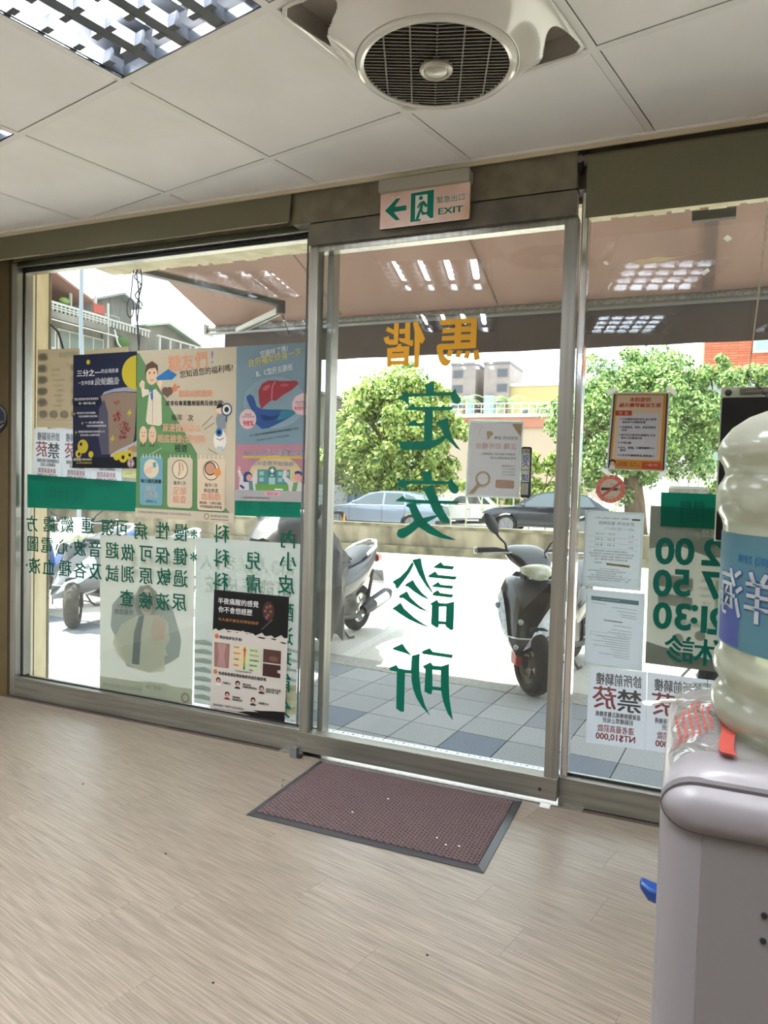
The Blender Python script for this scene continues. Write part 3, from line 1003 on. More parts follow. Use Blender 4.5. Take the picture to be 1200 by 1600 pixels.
# parking lane
ASPH = mat("worn asphalt", '#cbc7bd', rough=0.95, hex2='#b6b2a9', scale=120, detail=6)
b = MB()
slab(b, [sp(-14, v1), sp(14, v1), sp(16, 10.4), sp(-22, 10.4)], ZG - 0.2, ZG - 0.004, ASPH)
lane = tag(b.build("road_near", smooth=0), "sunlit parking lane beyond the sidewalk", kind="structure")
PAINT = mat("road paint", '#deddd6', rough=0.85, hex2='#c6c4bc', scale=40, lo=.3, hi=.5)
for x in (-6.1, -4.9, -3.7, -2.49, -1.30, -0.1, 1.1):
    bb = MB()
    x0 = x
    a, c = (x0, 4.80), (x0 - .1, 6.6)
    bb.add([(a[0] - .05, a[1], ZG - .0025), (a[0] + .05, a[1], ZG - .0025), (c[0] + .05, c[1], ZG - .0025), (c[0] - .05, c[1], ZG - .0025)], [(0, 1, 2, 3)], PAINT)
    bb.build("bay_line", parent=lane, smooth=0, world=True)
bb = MB(); bb.add([(-7, 6.95, ZG - .0025), (2, 6.4, ZG - .0025), (2, 6.5, ZG - .0025), (-7, 7.05, ZG - .0025)], [(0, 1, 2, 3)], PAINT)
bb.build("bay_line", parent=lane, smooth=0, world=True)
# low concrete wall
b = MB()
WALLC = mat("stained concrete", '#7f7866', rough=0.95, hex2='#4a4436', scale=3.2, bump=0.4, detail=12, stretch=(1, 1, .5))
WALLT = mat("mossy coping", '#6b6653', rough=0.95, hex2='#423f31', scale=5, detail=10)
pl = [(-30, 12.6), (-6.7, 13.14), (-1.9, 13.66), (20, 14.5)]
for (xa, ya), (xb, yb) in zip(pl, pl[1:]):
    slab(b, [(xa, ya), (xb, yb), (xb, yb + .25), (xa, ya + .25)], -0.6, 0.285, WALLC)
    slab(b, [(xa, ya - .015), (xb, yb - .015), (xb, yb + .26), (xa, ya + .26)], 0.245, 0.305, WALLT)
    slab(b, [(xa, ya - .06), (xb, yb - .06), (xb, yb + .02), (xa, ya + .02)], -0.3, -0.12, WALLT)
tag(b.build("wall_street", smooth=0), "long low stained concrete wall across the street", kind="structure")
b = MB()
slab(b, [(-120, 12.9), (90, 14), (90, 170), (-120, 170)], -1.2, -0.62, mat("far road", '#9b978e', rough=0.95, hex2='#8a877f', scale=30))
tag(b.build("road_far", smooth=0), kind="structure")
b = MB()
slab(b, [(-60, -12), (-9, -12), (-9, 3.0), (-9, 14), (-60, 14)], -0.6, ZG - 0.01, ASPH)
slab(b, [(8, 2.8), (40, 2.8), (40, 16), (8, 16)], -0.6, ZG - 0.01, ASPH)
tag(b.build("road_side", smooth=0), kind="structure")

# ---- the building's own beam and pillar outside the window
b = MB()
b.box(-2.42, 2.70, 2.174, 1.9, 2.735, 2.60, CREAMW)
b.box(-2.86, 2.735, 2.203, 1.9, 2.955, 2.60, PEEL)
b.box(-3.4, 2.70, 2.45, -2.42, 2.96, 2.60, CREAMW)
b.box(-2.86, 2.735, 2.60, 3.0, 3.0, 4.2, CREAMW)
b.box(-9.0, 2.70, 2.60, -2.86, 2.74, 6.0, CREAMW)
b.box(-2.86, 2.70, 4.2, 8.0, 2.74, 6.0, CREAMW)
# crumbled edge of the soffit
random.seed(5)
for i in range(70):
    x = -2.86 + i * .064
    d = random.uniform(.004, .03)
    b.box(x, 2.955, 2.203, x + random.uniform(.03, .064), 2.955 + d, 2.203 + random.uniform(.02, .05), PEEL)
tag(b.build("beam", smooth=0), "cream beam with flaking plaster over the shop front", kind="structure")
b = MB()
b.prism([(-3.135, 2.705), (-3.352, 3.0), (-3.70, 3.0), (-3.70, 2.705)], lambda x, y, t: (x, y, ZG - .05 + t * 3.2), CREAMW)
pil = tag(b.build("pillar", smooth=0), "cream plastered pillar just outside the window", kind="structure")
b = MB(); b.tube([(-3.366, 3.012, ZG), (-3.366, 3.012, 2.9)], 0.016, mat("grey pipe", '#8f8673', rough=.8, hex2='#6e6757', scale=9), 10)
b.build("pipe", parent=pil, world=True)
b = MB()
b.box(-3.40, 2.965, 1.50, -3.345, 3.02, 1.66, mat("rust box", '#5b4a38', rough=.8))
b.build("junction_box", parent=pil, world=True)
b = MB()
b.tube([(-3.349, 3.012, 1.98), (-3.30, 3.02, 1.94), (-3.27, 3.03, 1.84)], .006, BLACKP, 6)
b.build("cable_tail", parent=pil, world=True)
# ================================================================== awning outside
random.seed(3)
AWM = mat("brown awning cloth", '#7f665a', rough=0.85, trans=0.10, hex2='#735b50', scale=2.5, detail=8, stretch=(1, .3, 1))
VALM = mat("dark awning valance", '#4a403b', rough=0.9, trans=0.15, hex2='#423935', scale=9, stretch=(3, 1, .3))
ALU = mat("grey painted aluminium", '#8b8b88', rough=0.45, metal=0.4)
ALUD = mat("weathered aluminium", '#6e6f6e', rough=0.6, metal=0.3, hex2='#9a9a98', scale=60)


def az(y, off=0.0):
    return 2.412 + 0.365 * (5.067 - y) - off


aw = empty("awning", (-0.4, 2.96, 3.1), label="reddish brown folding arm awning over the sidewalk outside the windows", cat="awning")
b = MB()
n = 60
rows = []
for j in range(13):
    y = 2.97 + (5.06 - 2.97) * j / 12
    row = []
    for i in range(n + 1):
        x = -3.73 + 7.6 * i / n
        sag = 0.012 * sin(pi * j / 12) * (1 + .5 * sin(i * .9)) + .004 * sin(i * 2.3 + j * .5)
        row.append((x, y, az(y, sag)))
    rows.append(row)
b.loft(rows, AWM, caps=False, closed=False)
b.build("canopy", parent=aw, world=True, smooth=60)
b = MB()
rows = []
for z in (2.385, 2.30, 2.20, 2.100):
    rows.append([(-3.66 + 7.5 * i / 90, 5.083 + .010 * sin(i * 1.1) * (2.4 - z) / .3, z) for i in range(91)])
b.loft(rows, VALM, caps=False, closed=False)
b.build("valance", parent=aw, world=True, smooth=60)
b = MB()
b.tube([(-3.80, 5.05, 2.385), (4.0, 5.05, 2.385)], 0.034, ALUD, 12)
b.tube([(-3.78, 5.02, 2.352), (4.0, 5.02, 2.352)], 0.016, ALU, 8)
b.box(-3.815, 5.00, 2.34, -3.79, 5.10, 2.43, ALU, ch=.01)
b.build("front_bar", parent=aw, world=True)
ARMD = mat("dark awning arm", '#3c3c38', rough=.5, metal=.3)


def arm(x0, y0, xe, ye, xf, yf):
    bb = MB()
    bb.bar((x0, y0, az(y0, .13)), (xe, ye, az(ye, .11)), 0.075, 0.034, ARMD)
    bb.bar((x0 + .02, y0, az(y0, .108)), (xe, ye, az(ye, .088)), 0.02, 0.02, ALU)
    bb.build("upper_arm", parent=aw, world=True, smooth=20)
    bb = MB()
    bb.bar((xe, ye, az(ye, .16)), (xf, yf, az(yf, .06)), 0.062, 0.034, mat("pale awning arm", '#b5b4ac', rough=.4, metal=.3))
    bb.bar((xe, ye, az(ye, .178)), (xf, yf, az(yf, .078)), 0.012, 0.006, BLACKP)
    bb.build("forearm", parent=aw, world=True, smooth=20)
    bb = MB()
    bb.lathe([(0, -.05), (.035, -.05), (.035, .045), (0, .045)], (xe, ye, az(ye, .135)), ARMD, 14)
    bb.build("elbow", parent=aw, world=True)


arm(-3.96, 4.00, -2.86, 4.66, -3.48, 5.03)
bb = MB()
bb.bar((0.05, 3.2, az(3.2, .05)), (0.05, 5.0, az(5.0, .03)), 0.07, 0.02, mat("seam strap", '#6a554c', rough=.8))
bb.box(-0.05, 4.16, az(4.2, .16), 0.16, 4.2, az(4.2, .11), ARMD)
bb.build("strap", parent=aw, world=True, smooth=0)
for xs in (-1.35, -2.58):
    bb = MB()
    bb.bar((xs, 3.3, az(3.3, .016)), (xs + .05, 5.0, az(5.0, .012)), 0.012, 0.003, mat("seam", '#6f564c', rough=.9))
    bb.build("seam", parent=aw, world=True, smooth=0)
b = MB()
b.tube([(-2.86, 4.68, az(4.68, .17)), (-2.865, 4.8, 2.25)], .004, BLACKP, 5)
b.build("pull_cord", parent=aw, world=True)

# dangling wires by the beam's end
b = MB()
WIRE = mat("violet wire", '#5a4f6e', rough=.6)
for k, (x, l, a) in enumerate(((-2.64, .62, .012), (-2.655, .58, -.010), (-2.66, .2, .02))):
    pts = [(x + a * sin(i * .9 + k) + .004 * i * (1 if k else -1) * .3, 2.93 + .004 * sin(i), 2.215 - l * i / 14) for i in range(15)]
    b.tube(pts, 0.0035, WIRE, 5)
pts = [(-2.70 + .022 * sin(2 * pi * i / 12), 2.93, 2.06 - .05 + .05 * cos(2 * pi * i / 12)) for i in range(13)]
b.tube(pts, .003, WIRE, 5)
b.tube([(-2.70, 2.93, 2.06), (-2.68, 2.93, 2.215)], .003, WIRE, 5)
b.box(-2.675, 2.925, 1.56, -2.645, 2.94, 1.64, BLACKP)
tag(b.build("dangling_wires"), "violet electric wires dangling from the flaking beam's corner outside", "wire")

# ================================================================== ceiling fittings
MIRR = mat("mirror louvre", '#9ea3a9', rough=0.12, metal=1.0)
MIRD = mat("dimpled reflector", '#2d3034', rough=0.3, hex2='#24272b', scale=300, bump=.4)
TUBEM = mat("lit fluorescent tube", '#f4f8ff', emit=TUBE_EMIT)
CAPM = mat("tube end cap", '#8c8f96', rough=.4)
TRAY = mat("light tray", '#1c1e21', rough=.4)
LOUV = mat("grey louvre", '#5c6167', rough=.25, metal=.3)


def make_light():
    root = empty("light_panel", (0, 0, 0), label="x", cat="ceiling light")
    h = .2925
    b = MB()
    for s in (-1, 1):
        b.box(-h, s * h - .008, 0.0, h, s * h + .008, .03, MIRR)
        b.box(s * h - .008, -h, 0.0, s * h + .008, h, .03, MIRR)
    b.build("frame", root, smooth=0)
    b = MB()
    b.box(-h, -h, .098, h, h, .102, TRAY)
    for s in (-1, 1):
        b.box(-h, s * h - .002, .03, h, s * h + .002, .1, TRAY)
        b.box(s * h - .002, -h, .03, s * h + .002, h, .1, TRAY)
    b.build("tray", root, smooth=0)
    for k in range(4):
        x = -.216 + k * .144
        b = MB()
        b.tube([(x, -.232, .062), (x, .215, .062)], .0180, TUBEM, 12)
        o = b.build("tube", root)
        for a, c in ((.215, .285), (-.285, -.232)):
            b = MB()
            b.tube([(x, a, .062), (x, c, .062)], .0185, CAPM, 12)
            b.build("end_cap", o)
    for k in range(5):
        x = -.288 + k * .144
        w = .019 if 0 < k < 4 else .008
        b = MB()
        b.prism([(-w, .004), (w, .004), (w * .75, .018), (.004, .05), (-.004, .05), (-w * .75, .018)], lambda a, c, t: (x + a, -h + 2 * h * t, c), LOUV)
        b.build("long_louvre", root, smooth=0)
    b = MB()
    for k in range(5):
        for q in range(6):
            y = -.225 + q * .09
            for xa, xb in ((-.288 + k * .144 - .046, -.288 + k * .144 - .012), (-.288 + k * .144 + .012, -.288 + k * .144 + .046)):
                if abs(xa) < .29 and abs(xb) < .29:
                    b.prism([(-.010, .003), (.010, .003), (.003, .042), (-.003, .042)], lambda a, c, t: (xa + (xb - xa) * t, y + a, c), MIRD)
    tag(b.build("cross_blades", root, smooth=0), kind="stuff")
    return root


lp = make_light()
LL = ["lit louvred light panel, large in view at the ceiling's corner", "lit light panel of which only a bit of the corner shows by the ceiling edge",
      "louvred light panel over the room's far side, seen only as a reflection in the glass"]
for n, (i, j) in enumerate(LIGHT_CELLS):
    o = lp if n == 0 else copy_tree(lp)
    x, y = gp(i + .5, j + .5)
    o.location = (x, y, ZC)
    o.rotation_euler = (0, 0, GA + (pi / 2 if i == 3 else 0))
    o['label'] = LL[n] if n < 2 else 'louvred light panel seen only as a reflection in the glass'
    o['group'] = "louvred light panels behind the viewer" if n >= 2 else "ceiling light panels near the window"

# ---- square circulation fan in the ceiling
FANW = mat("gloss white fan plastic", '#d8d5cc', rough=0.14, spec=0.6, coat=.4)
FANG = mat("fan recess grey", '#d0cbc2', rough=.6, hex2='#bdb8af', scale=7)
FAND = mat("dusty grille metal", '#6b655b', rough=.55, metal=.4)
fx, fy = gp(2.5, .5)
fan = empty("ceiling_fan", (fx, fy, ZC), GA, label="square white ceiling fan with a round slatted grille above the door", cat="fan")
HF = .291


def fan_surf(th, t):
    """t: 0 at the square rim, 1 at the round throat"""
    c, s = cos(th), sin(th)
    q = HF / max(abs(c), abs(s))
    q = min(q, HF * 1.36)
    r0, r1 = q, .208
    r = r0 + (r1 - r0) * t
    z = -0.002 - .088 * (t ** 1.7)
    return (r * c, r * s, z)


b = MB()
NT, NR = 720, 60
idx = {}
vs, fs = [], []
for k in range(NT):
    th = 2 * pi * k / NT
    for i in range(NR + 1):
        idx[k, i] = len(vs)
        vs.append(fan_surf(th, i / NR))


def hole(k, i):
    th = 2 * pi * (k + .5) / NT
    d = abs(((th - pi / 4 + pi / 4) % (pi / 2)) - pi / 4)
    t = (i + .5) / NR
    if not (0.07 < t < 0.74):
        return False
    w = .33 * max(0, 1 - abs((t - .33) / .30) ** 2.4)
    return d < max(0, w)


for k in range(NT):
    for i in range(NR):
        if not hole(k, i):
            fs.append((idx[k, i], idx[(k + 1) % NT, i], idx[(k + 1) % NT, i + 1], idx[k, i + 1]))
b.add(vs, fs, FANW)
o = b.build("housing", fan, smooth=50)
sm = o.modifiers.new("solid", 'SOLIDIFY')
sm.thickness = .004
sm.offset = 1
b = MB()
b.box(-.288, -.288, .055, .288, .288, .06, FANG)
for s in (-1, 1):
    b.box(-.288, s * .288 - .002, -.001, .288, s * .288 + .002, .06, FANG)
    b.box(s * .288 - .002, -.288, -.001, s * .288 + .002, .288, .06, FANG)
b.lathe([(.21, .055), (.205, -.06)], (0, 0, 0), FANG, 40)
b.build("plenum_box", fan, smooth=30)
b = MB()
b.lathe([(.208, -.090), (.205, -.098), (.196, -.101), (.187, -.098), (.186, -.085), (.186, -.02)], (0, 0, 0), FANW, 56)
b.build("grille_ring", fan)
DA = radians(23) - GA - radians(3)
ux, uy = cos(DA), sin(DA)
vx, vy = -sin(DA), cos(DA)
b = MB()
for k in range(27):
    d = -.180 + k * .0139
    L = sqrt(max(0, .187 ** 2 - d * d))
    p0 = Vector((vx * d - ux * L, vy * d - uy * L, -.094))
    p1 = Vector((vx * d + ux * L, vy * d + uy * L, -.094))
    mid = (p0 + p1) / 2
    b.loft([[p + Vector((vx * a, vy * a, c)) for a, c in ((-.0018, -.001), (.0018, -.001), (.0050, .012), (.0022, .012))] for p in (p0, mid + Vector((0, 0, -.004)), p1)], FAND)
tag(b.build("grille_slats", fan, smooth=20), kind="stuff")
b = MB()
for k in range(5):
    d = -.13 + k * .065
    L = sqrt(.187 ** 2 - d * d)
    b.bar((ux * d - vx * L, uy * d - vy * L, -.095), (ux * d + vx * L, uy * d + vy * L, -.095), .004, .004, FAND)
b.build("grille_ribs", fan, smooth=0)
b = MB()
b.lathe([(.042, -.092), (.043, -.104), (.038, -.110), (.033, -.108), (.031, -.104), (.026, -.108), (0, -.110)], (0, 0, 0), mat("fan hub cap", '#b9b4a8', rough=.35, metal=.3), 28)
b.build("hub_cap", fan)
b = MB()
for k in range(5):
    a = 2 * pi * k / 5
    b.add([(0.03 * cos(a), .03 * sin(a), -.045), (.17 * cos(a + .1), .17 * sin(a + .1), -.02), (.17 * cos(a + .75), .17 * sin(a + .75), -.06), (.03 * cos(a + .8), .03 * sin(a + .8), -.055)], [(0, 1, 2, 3)], mat("fan blade", '#3a3733', rough=.7))
b.lathe([(0, -.07), (.03, -.07), (.035, -.01), (0, -.01)], (0, 0, 0), BLACKP, 16)
b.lathe([(.203, -.03), (.203, .05), (0, .05)], (0, 0, 0), mat("fan dark well", '#1c1a18', rough=.9), 40)
b.build("blades", fan, smooth=30)
b = MB()
q = fan_surf(radians(158), .60)
b.lathe([(0, q[2] - .006), (.003, q[2] - .006), (.003, q[2])], (q[0], q[1], 0), mat("red indicator lamp", '#ff5a4a', emit=2.0), 8)
b.build("indicator_lamp", fan)

# ---- exit sign
GREENS = ink('#0d7a63', .1)
ex = empty("exit_sign", (-0.95, 2.54, 2.105), label="stained pinkish emergency exit sign with green arrow and running figure", cat="sign")
b = MB()
b.box(-1.126, 2.512, 2.236, -0.772, 2.562, 2.282, mat("sign housing", '#a3a091', rough=.5), ch=.003)
b.build("housing", ex, world=True, smooth=20)
b = MB()
PANEL = mat("aged sign acrylic", '#e6c8be', rough=.35, hex2='#cfa98c', scale=9, detail=9, lo=.4, hi=.75)
b.box(-1.123, 2.528, 2.105, -0.773, 2.540, 2.240, PANEL)
b.box(-1.123, 2.5279, 2.105, -0.773, 2.5402, 2.1075, mat("sign edge", '#e8d8c8', rough=.3))
b.build("panel", ex, world=True, smooth=0)
S = Sheet((2.5275, [(-1.123, 2.240), (-0.773, 2.240), (-0.773, 2.105), (-1.123, 2.105)]))
S.obj = ex
WHI = ink('#e6e2da', .1)
arr = [(.055, .50), (.185, .20), (.235, .20), (.165, .43), (.305, .42), (.305, .56), (.16, .57), (.235, .80), (.185, .80)]
S.poly("arrow", [(.05 + (u - .05) * 1.04 - .006, .5 + (v - .5) * 1.12) for u, v in arr], WHI)
S.poly("arrow", arr, GREENS)
S.rect("doorway_symbol", .347, .08, .618, .91, WHI)
S.poly("doorway_symbol", [(.353, .12), (.612, .10), (.612, .86), (.578, .86), (.540, .76), (.540, .20), (.405, .20), (.405, .90), (.353, .90)], GREENS)
for pts in ([(.425, .52), (.455, .40), (.500, .36), (.545, .50), (.525, .56), (.495, .47), (.487, .62), (.505, .68), (.578, .66), (.575, .73), (.488, .75), (.470, .66), (.450, .82), (.425, .86), (.415, .82), (.455, .56), (.458, .48), (.438, .56)],):
    S.poly("running_figure", pts, GREENS)
S.ell("running_figure", .467, .28, .022, GREENS)
S.rect("doorway_symbol", .405, .84, .47, .90, GREENS)
S.text("lettering", "緊急出口", .795, .40, .20, ink('#4a9a86', .1), 'c', width=.30)
S.text("lettering", "EXIT", .80, .70, .235, GREENS, 'c', width=.265, bold=.02)
S.ell("paint_chip", .14, .16, .016, WHI, ry=.008, rot=-.6)
S.ell("paint_chip", .155, .90, .022, ink('#d9c3a8', .1), ry=.008)
S.ell("paint_chip", .40, .915, .022, WHI, ry=.006)
S.finish()

# ================================================================== door mat
mt_ = empty("door_mat", (-0.93, 2.306, 0), label="ribbed brown door mat with a black rubber border in front of the door", cat="mat")
b = MB()
BORD = mat("mat rubber border", '#2c2d30', rough=.35, spec=.6)
xa, xb, ya, yb = -1.345, -0.513, 2.040, 2.572
b.loft([[(xa, ya, 0), (xb, ya, 0), (xb, yb, 0), (xa, yb, 0)], [(xa, ya, .003), (xb, ya, .003), (xb, yb, .003), (xa, yb, .003)],
        [(xa + .022, ya + .022, .0065), (xb - .022, ya + .022, .0065), (xb - .022, yb - .022, .0065), (xa + .022, yb - .022, .0065)]], BORD)
b.build("rubber_border", mt_, world=True, smooth=0)
b = MB()
PILE = mat("brown ribbed pile", '#5a4848', rough=.95, hex2='#5a4949', scale=400, detail=2)
PILD = mat("dark pile groove", '#1d1414', rough=1)
b.box(xa + .024, ya + .024, .006, xb - .024, yb - .024, .0075, PILD)
n = 58
for i in range(n):
    p = (yb - ya - .052) / n
    y0 = ya + .026 + p * i
    x = xa + .026 - (.0125 if i % 2 else 0) + random.uniform(-.001, .001)
    while x < xb - .03:
        x0, x1 = max(x, xa + .026), min(x + .0205, xb - .026)
        h = random.uniform(.0104, .0114)
        b.add([(x0, y0, .0074), (x1, y0, .0074), (x1, y0 + p * .62, .0074), (x0, y0 + p * .62, .0074),
               (x0 + .0015, y0 + p * .10, h), (x1 - .0015, y0 + p * .10, h), (x1 - .0015, y0 + p * .52, h), (x0 + .0015, y0 + p * .52, h)],
              [(4, 5, 6, 7), (0, 1, 5, 4), (2, 3, 7, 6), (1, 2, 6, 5), (3, 0, 4, 7)], PILE)
        x += .025
o = b.build("ribbed_pile", mt_, world=True, smooth=0)
tag(o, kind="stuff")
b = MB()
for x, y in ((-.66, 2.13), (-.70, 2.16), (-1.02, 2.20), (-.62, 2.14), (-.95, 2.35)):
    b.ell((x, y, .0125), (.004, .0025, .0012), WHITEP, 6, 4)
tag(b.build("lint", mt_, world=True), kind="stuff")
b = MB()
SPK = mat("dark crumb", '#1d1713', rough=.9)
for x, y in ((-1.42, 1.72), (-2.02, 1.98), (-.54, 1.62), (-.95, 1.32), (-1.36, 2.30), (-1.34, 2.25), (-1.38, 2.34)):
    b.ell((x, y, .0015), (.004, .003, .0016), SPK, 6, 4)
tag(b.build("floor_crumbs"), "few tiny dark crumbs scattered on the plank floor", "crumbs", kind="stuff")

# ================================================================== water dispenser
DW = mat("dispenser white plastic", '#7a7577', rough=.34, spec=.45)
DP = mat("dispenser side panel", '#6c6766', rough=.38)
disp = empty("water_dispenser", (.17, .80, 0), label="white floor-standing water dispenser with blue tap, cut by the frame's edge", cat="water dispenser")


def rrect(x0, y0, x1, y1, r, z, n=6):
    pts = []
    for cx, cy_, a0 in ((x1 - r, y0 + r, -pi / 2), (x1 - r, y1 - r, 0), (x0 + r, y1 - r, pi / 2), (x0 + r, y0 + r, pi)):
        pts += [(cx + r * cos(a0 + i * pi / 2 / n), cy_ + r * sin(a0 + i * pi / 2 / n), z) for i in range(n + 1)]
    return pts


X0, X1, Y0, Y1 = -.012, .352, .650, .962
b = MB()
rings = [rrect(X0, Y0, X1, Y1, .024, z) for z in (.02, .880)]
for t in range(1, 9):
    a = t / 8 * pi / 2
    q = 1 - cos(a)
    rings.append(rrect(X0 + .045 * q, Y0 + .022 * q, X1 - .03 * q, Y1 - .034 * q, .024, .880 + .036 * sin(a)))
b.loft(rings, DW)
b.loft([rrect(X0 + .008, Y0 + .008, X1 - .008, Y1 - .008, .02, z) for z in (0, .02)], BLACKP)
b.build("body", disp, world=True, smooth=50)
b = MB()
b.box(X0 + .034, Y0 - .0014, .04, X1 - .03, Y0 + .002, .8655, DP)
b.build("side_panel", disp, world=True, smooth=0, bevel=.0012)
b = MB()
rings = []
for ins, y in ((0, Y0 + .010), (0, Y0 - .001), (.003, Y0 - .005), (.008, Y0 - .010), (.014, Y0 - .0125)):
    r = .0215 - ins
    ring = []
    for i in range(13):
        a = pi / 2 + pi * i / 12
        ring.append((X0 + .030 + 1.35 * r * cos(a), y + .15 * max(0, r * sin(a)), .886 + r * sin(a)))
    for i in range(13):
        a = -pi / 2 + pi * i / 12
        ring.append((X1 - .030 + 1.35 * r * cos(a), y + .15 * max(0, r * sin(a)), .886 + r * sin(a)))
    rings.append(ring)
b.loft(rings, DW)
SEAM = mat("dispenser seam", '#4b4748', rough=.6)
ring = []
for xc, a0 in ((X0 + .030, pi / 2), (X1 - .030, -pi / 2)):
    ring += [(xc + 1.35 * 0.0220 * cos(a0 + pi * i / 12), .886 + 0.0220 * sin(a0 + pi * i / 12)) for i in range(13)]
b.prism(ring, lambda x, z, t: (x, Y0 - .0012 + .012 * t, z), SEAM)
b.build("shoulder", disp, world=True, smooth=60)
b = MB()
for z in (.808, .787):
    b.lathe([(0, -.002), (.0022, -.002), (.0026, 0)], (.0705, Y0 - .0014, z), BLACKP, 10, axis='y')
b.build("screw", disp, world=True)
b = MB()
BLUE = mat("blue tap plastic", '#143a78', rough=.3)
b.loft([[(X0 + .002, .80 + a, .724 + c) for a, c in ((-.010, -.008), (.010, -.008), (.010, .007), (-.010, .007))],
        [(X0 - .010, .80 + a, .727 + c) for a, c in ((-.010, -.008), (.010, -.008), (.010, .006), (-.010, .006))],
        [(X0 - .019, .80 + a, .733 + c) for a, c in ((-.007, -.004), (.007, -.004), (.007, .004), (-.007, .004))]], BLUE)
o = b.build("tap", disp, world=True, smooth=60, bevel=.003)
o['label'] = "blue cold water tap lever"
b = MB()
b.lathe([(.030, 0), (.098, 0), (.106, .004), (.106, .014)], (.165, .805, .878), DW, 40)
for k in range(26):
    a = 2 * pi * k / 26
    b.tube([(.165 + .106 * cos(a), .805 + .106 * sin(a), .874), (.165 + .100 * cos(a), .805 + .100 * sin(a), .900)], .0075, mat("clear white plastic", '#eeeeec', rough=.12, coat=.4), 8)
b.build("bottle_collar", disp, world=True)
# printed plastic film over the top
FILM = glass_mat("clear film", tint='#f4f4f2', f0=.10, dirt=.10)
REDP = ink('#9c4036', .2)
film = empty("plastic_film", (.05, .80, .85), label="crinkled clear plastic wrap with red printing over the dispenser's top", cat="plastic wrap")


def ftop(x, y):
    """height of the dispenser's rounded top"""
    def r(d, w):
        return sqrt(max(0, 1 - (1 - min(1, max(0, d) / w)) ** 2))
    return .880 + .036 * min(r(x - X0, .045), r(y - Y0, .022), r(Y1 - y, .034))


def fpt(u, v, d=.0):
    x, y = X0 + .006 + .105 * u, .685 + .262 * v
    return (x - .002 * sin(17 * v), y, ftop(x, y) + .006 + .0016 * sin(9 * u + 13 * v) + .0012 * sin(31 * v + 5 * u) + d)


b = MB()
b.loft([[fpt(i / 20, j / 20) for j in range(21)] for i in range(21)], FILM, caps=False, closed=False)
b.build("film", film, world=True, smooth=60)


def fstrip(bb, u0, u1, v0, v1, n=8):
    bb.loft([[fpt(u, v0 + (v1 - v0) * i / n, .0012) for i in range(n + 1)] for u in (u0, u1)], REDP, caps=False, closed=False)


b = MB()
fstrip(b, .40, .52, .02, .40, 12)
b.build("red_band", film, world=True, smooth=60)
b = MB()
random.seed(8)
for k in range(6):
    u = .04 + k * .055
    v, e = .12 + .03 * k, .62 + random.uniform(-.12, .12)
    while v < e:
        w = random.uniform(.012, .03)
        fstrip(b, u, u + .024, v, v + w, 2)
        v += w + .008
o = b.build("small_lettering", film, world=True, smooth=60)
b = MB()
b.loft([[(-.022 - .013 * t + a * r * .6, .90 + c * r, .902 - .004 * t) for a, c in ((1, 0), (.5, .8), (-.5, .8), (-1, 0), (-.5, -.8), (.5, -.8))] for t, r in ((0, .004), (.5, .006), (1, .012))], mat("knotted film", '#cfcabf', rough=.5))
b.tube([(-.022, .90, .902), (.004, .90, .906)], .0025, mat("knotted film", '#cfcabf'), 6)
b.build("twisted_end", film, world=True, smooth=60)

# ---- the big water bottle, upside down on the dispenser
BOT = mat("bottle polycarbonate", '#d9ddd2', rough=.10, spec=.5)
nt = BOT.node_tree
pb = nt.nodes["Principled BSDF"]
pb.inputs["Transmission Weight"].default_value = .0
g_t = nt.nodes.new("ShaderNodeBsdfTransparent")
g_t.inputs[0].default_value = lin('#dfe3d8')
g_g = nt.nodes.new("ShaderNodeBsdfGlossy")
g_g.inputs["Roughness"].default_value = .12
lw = nt.nodes.new("ShaderNodeLayerWeight")
lw.inputs[0].default_value = .35
nz = nt.nodes.new("ShaderNodeTexNoise")
nz.inputs["Scale"].default_value = 30
mx = nt.nodes.new("ShaderNodeMixShader")
nt.links.new(lw.outputs["Facing"], mx.inputs[0])
nt.links.new(g_t.outputs[0], mx.inputs[1])
nt.links.new(g_g.outputs[0], mx.inputs[2])
tr = nt.nodes.new("ShaderNodeBsdfTranslucent")
tr.inputs[0].default_value = lin('#c9c9b8')
df = nt.nodes.new("ShaderNodeBsdfDiffuse")
df.inputs[0].default_value = lin('#c9c9b8')
m3 = nt.nodes.new("ShaderNodeMixShader")
nt.links.new(tr.outputs[0], m3.inputs[1])
nt.links.new(df.outputs[0], m3.inputs[2])
m2 = nt.nodes.new("ShaderNodeMixShader")
m2.inputs[0].default_value = .40
nt.links.new(mx.outputs[0], m2.inputs[1])
nt.links.new(m3.outputs[0], m2.inputs[2])
nt.links.new(m2.outputs[0], nt.nodes["Material Output"].inputs[0])
bot = empty("water_bottle", (.165, .805, .880), label="large clear ribbed water bottle standing upside down on the dispenser", cat="bottle")
prof = [(.026, .872), (.030, .885), (.060, .889), (.090, .895), (.112, .905), (.125, .918), (.131, .926), (.1365, .936), (.1365, .948), (.133, .954), (.1295, .958), (.1300, .965),
        (.1345, .972), (.1365, .980), (.1345, .989), (.131, .994), (.1315, 1.000), (.1325, 1.06), (.1325, 1.118), (.134, 1.124), (.1385, 1.132), (.1400, 1.143), (.1390, 1.156), (.1345, 1.164),
        (.1325, 1.169), (.1345, 1.177), (.1395, 1.185), (.1405, 1.194), (.137, 1.203), (.128, 1.215), (.114, 1.225), (.092, 1.234), (.06, 1.239), (0, 1.241)]
b = MB()
b.lathe(prof, (.165, .805, 0), BOT, 72)
b.build("shell", bot, world=True, smooth=70)
b = MB()
b.lathe([(r - .004, z) for r, z in prof[1:28]] + [(0, 1.186)], (.165, .805, 0), glass_mat("water", tint='#eef0e2', f0=.02), 48)
b.build("water", bot, world=True, smooth=70)
LABM = mat("blue bottle label", '#55808e', rough=.35, trans=.45, hex2='#4a7689', scale=5)
b = MB()
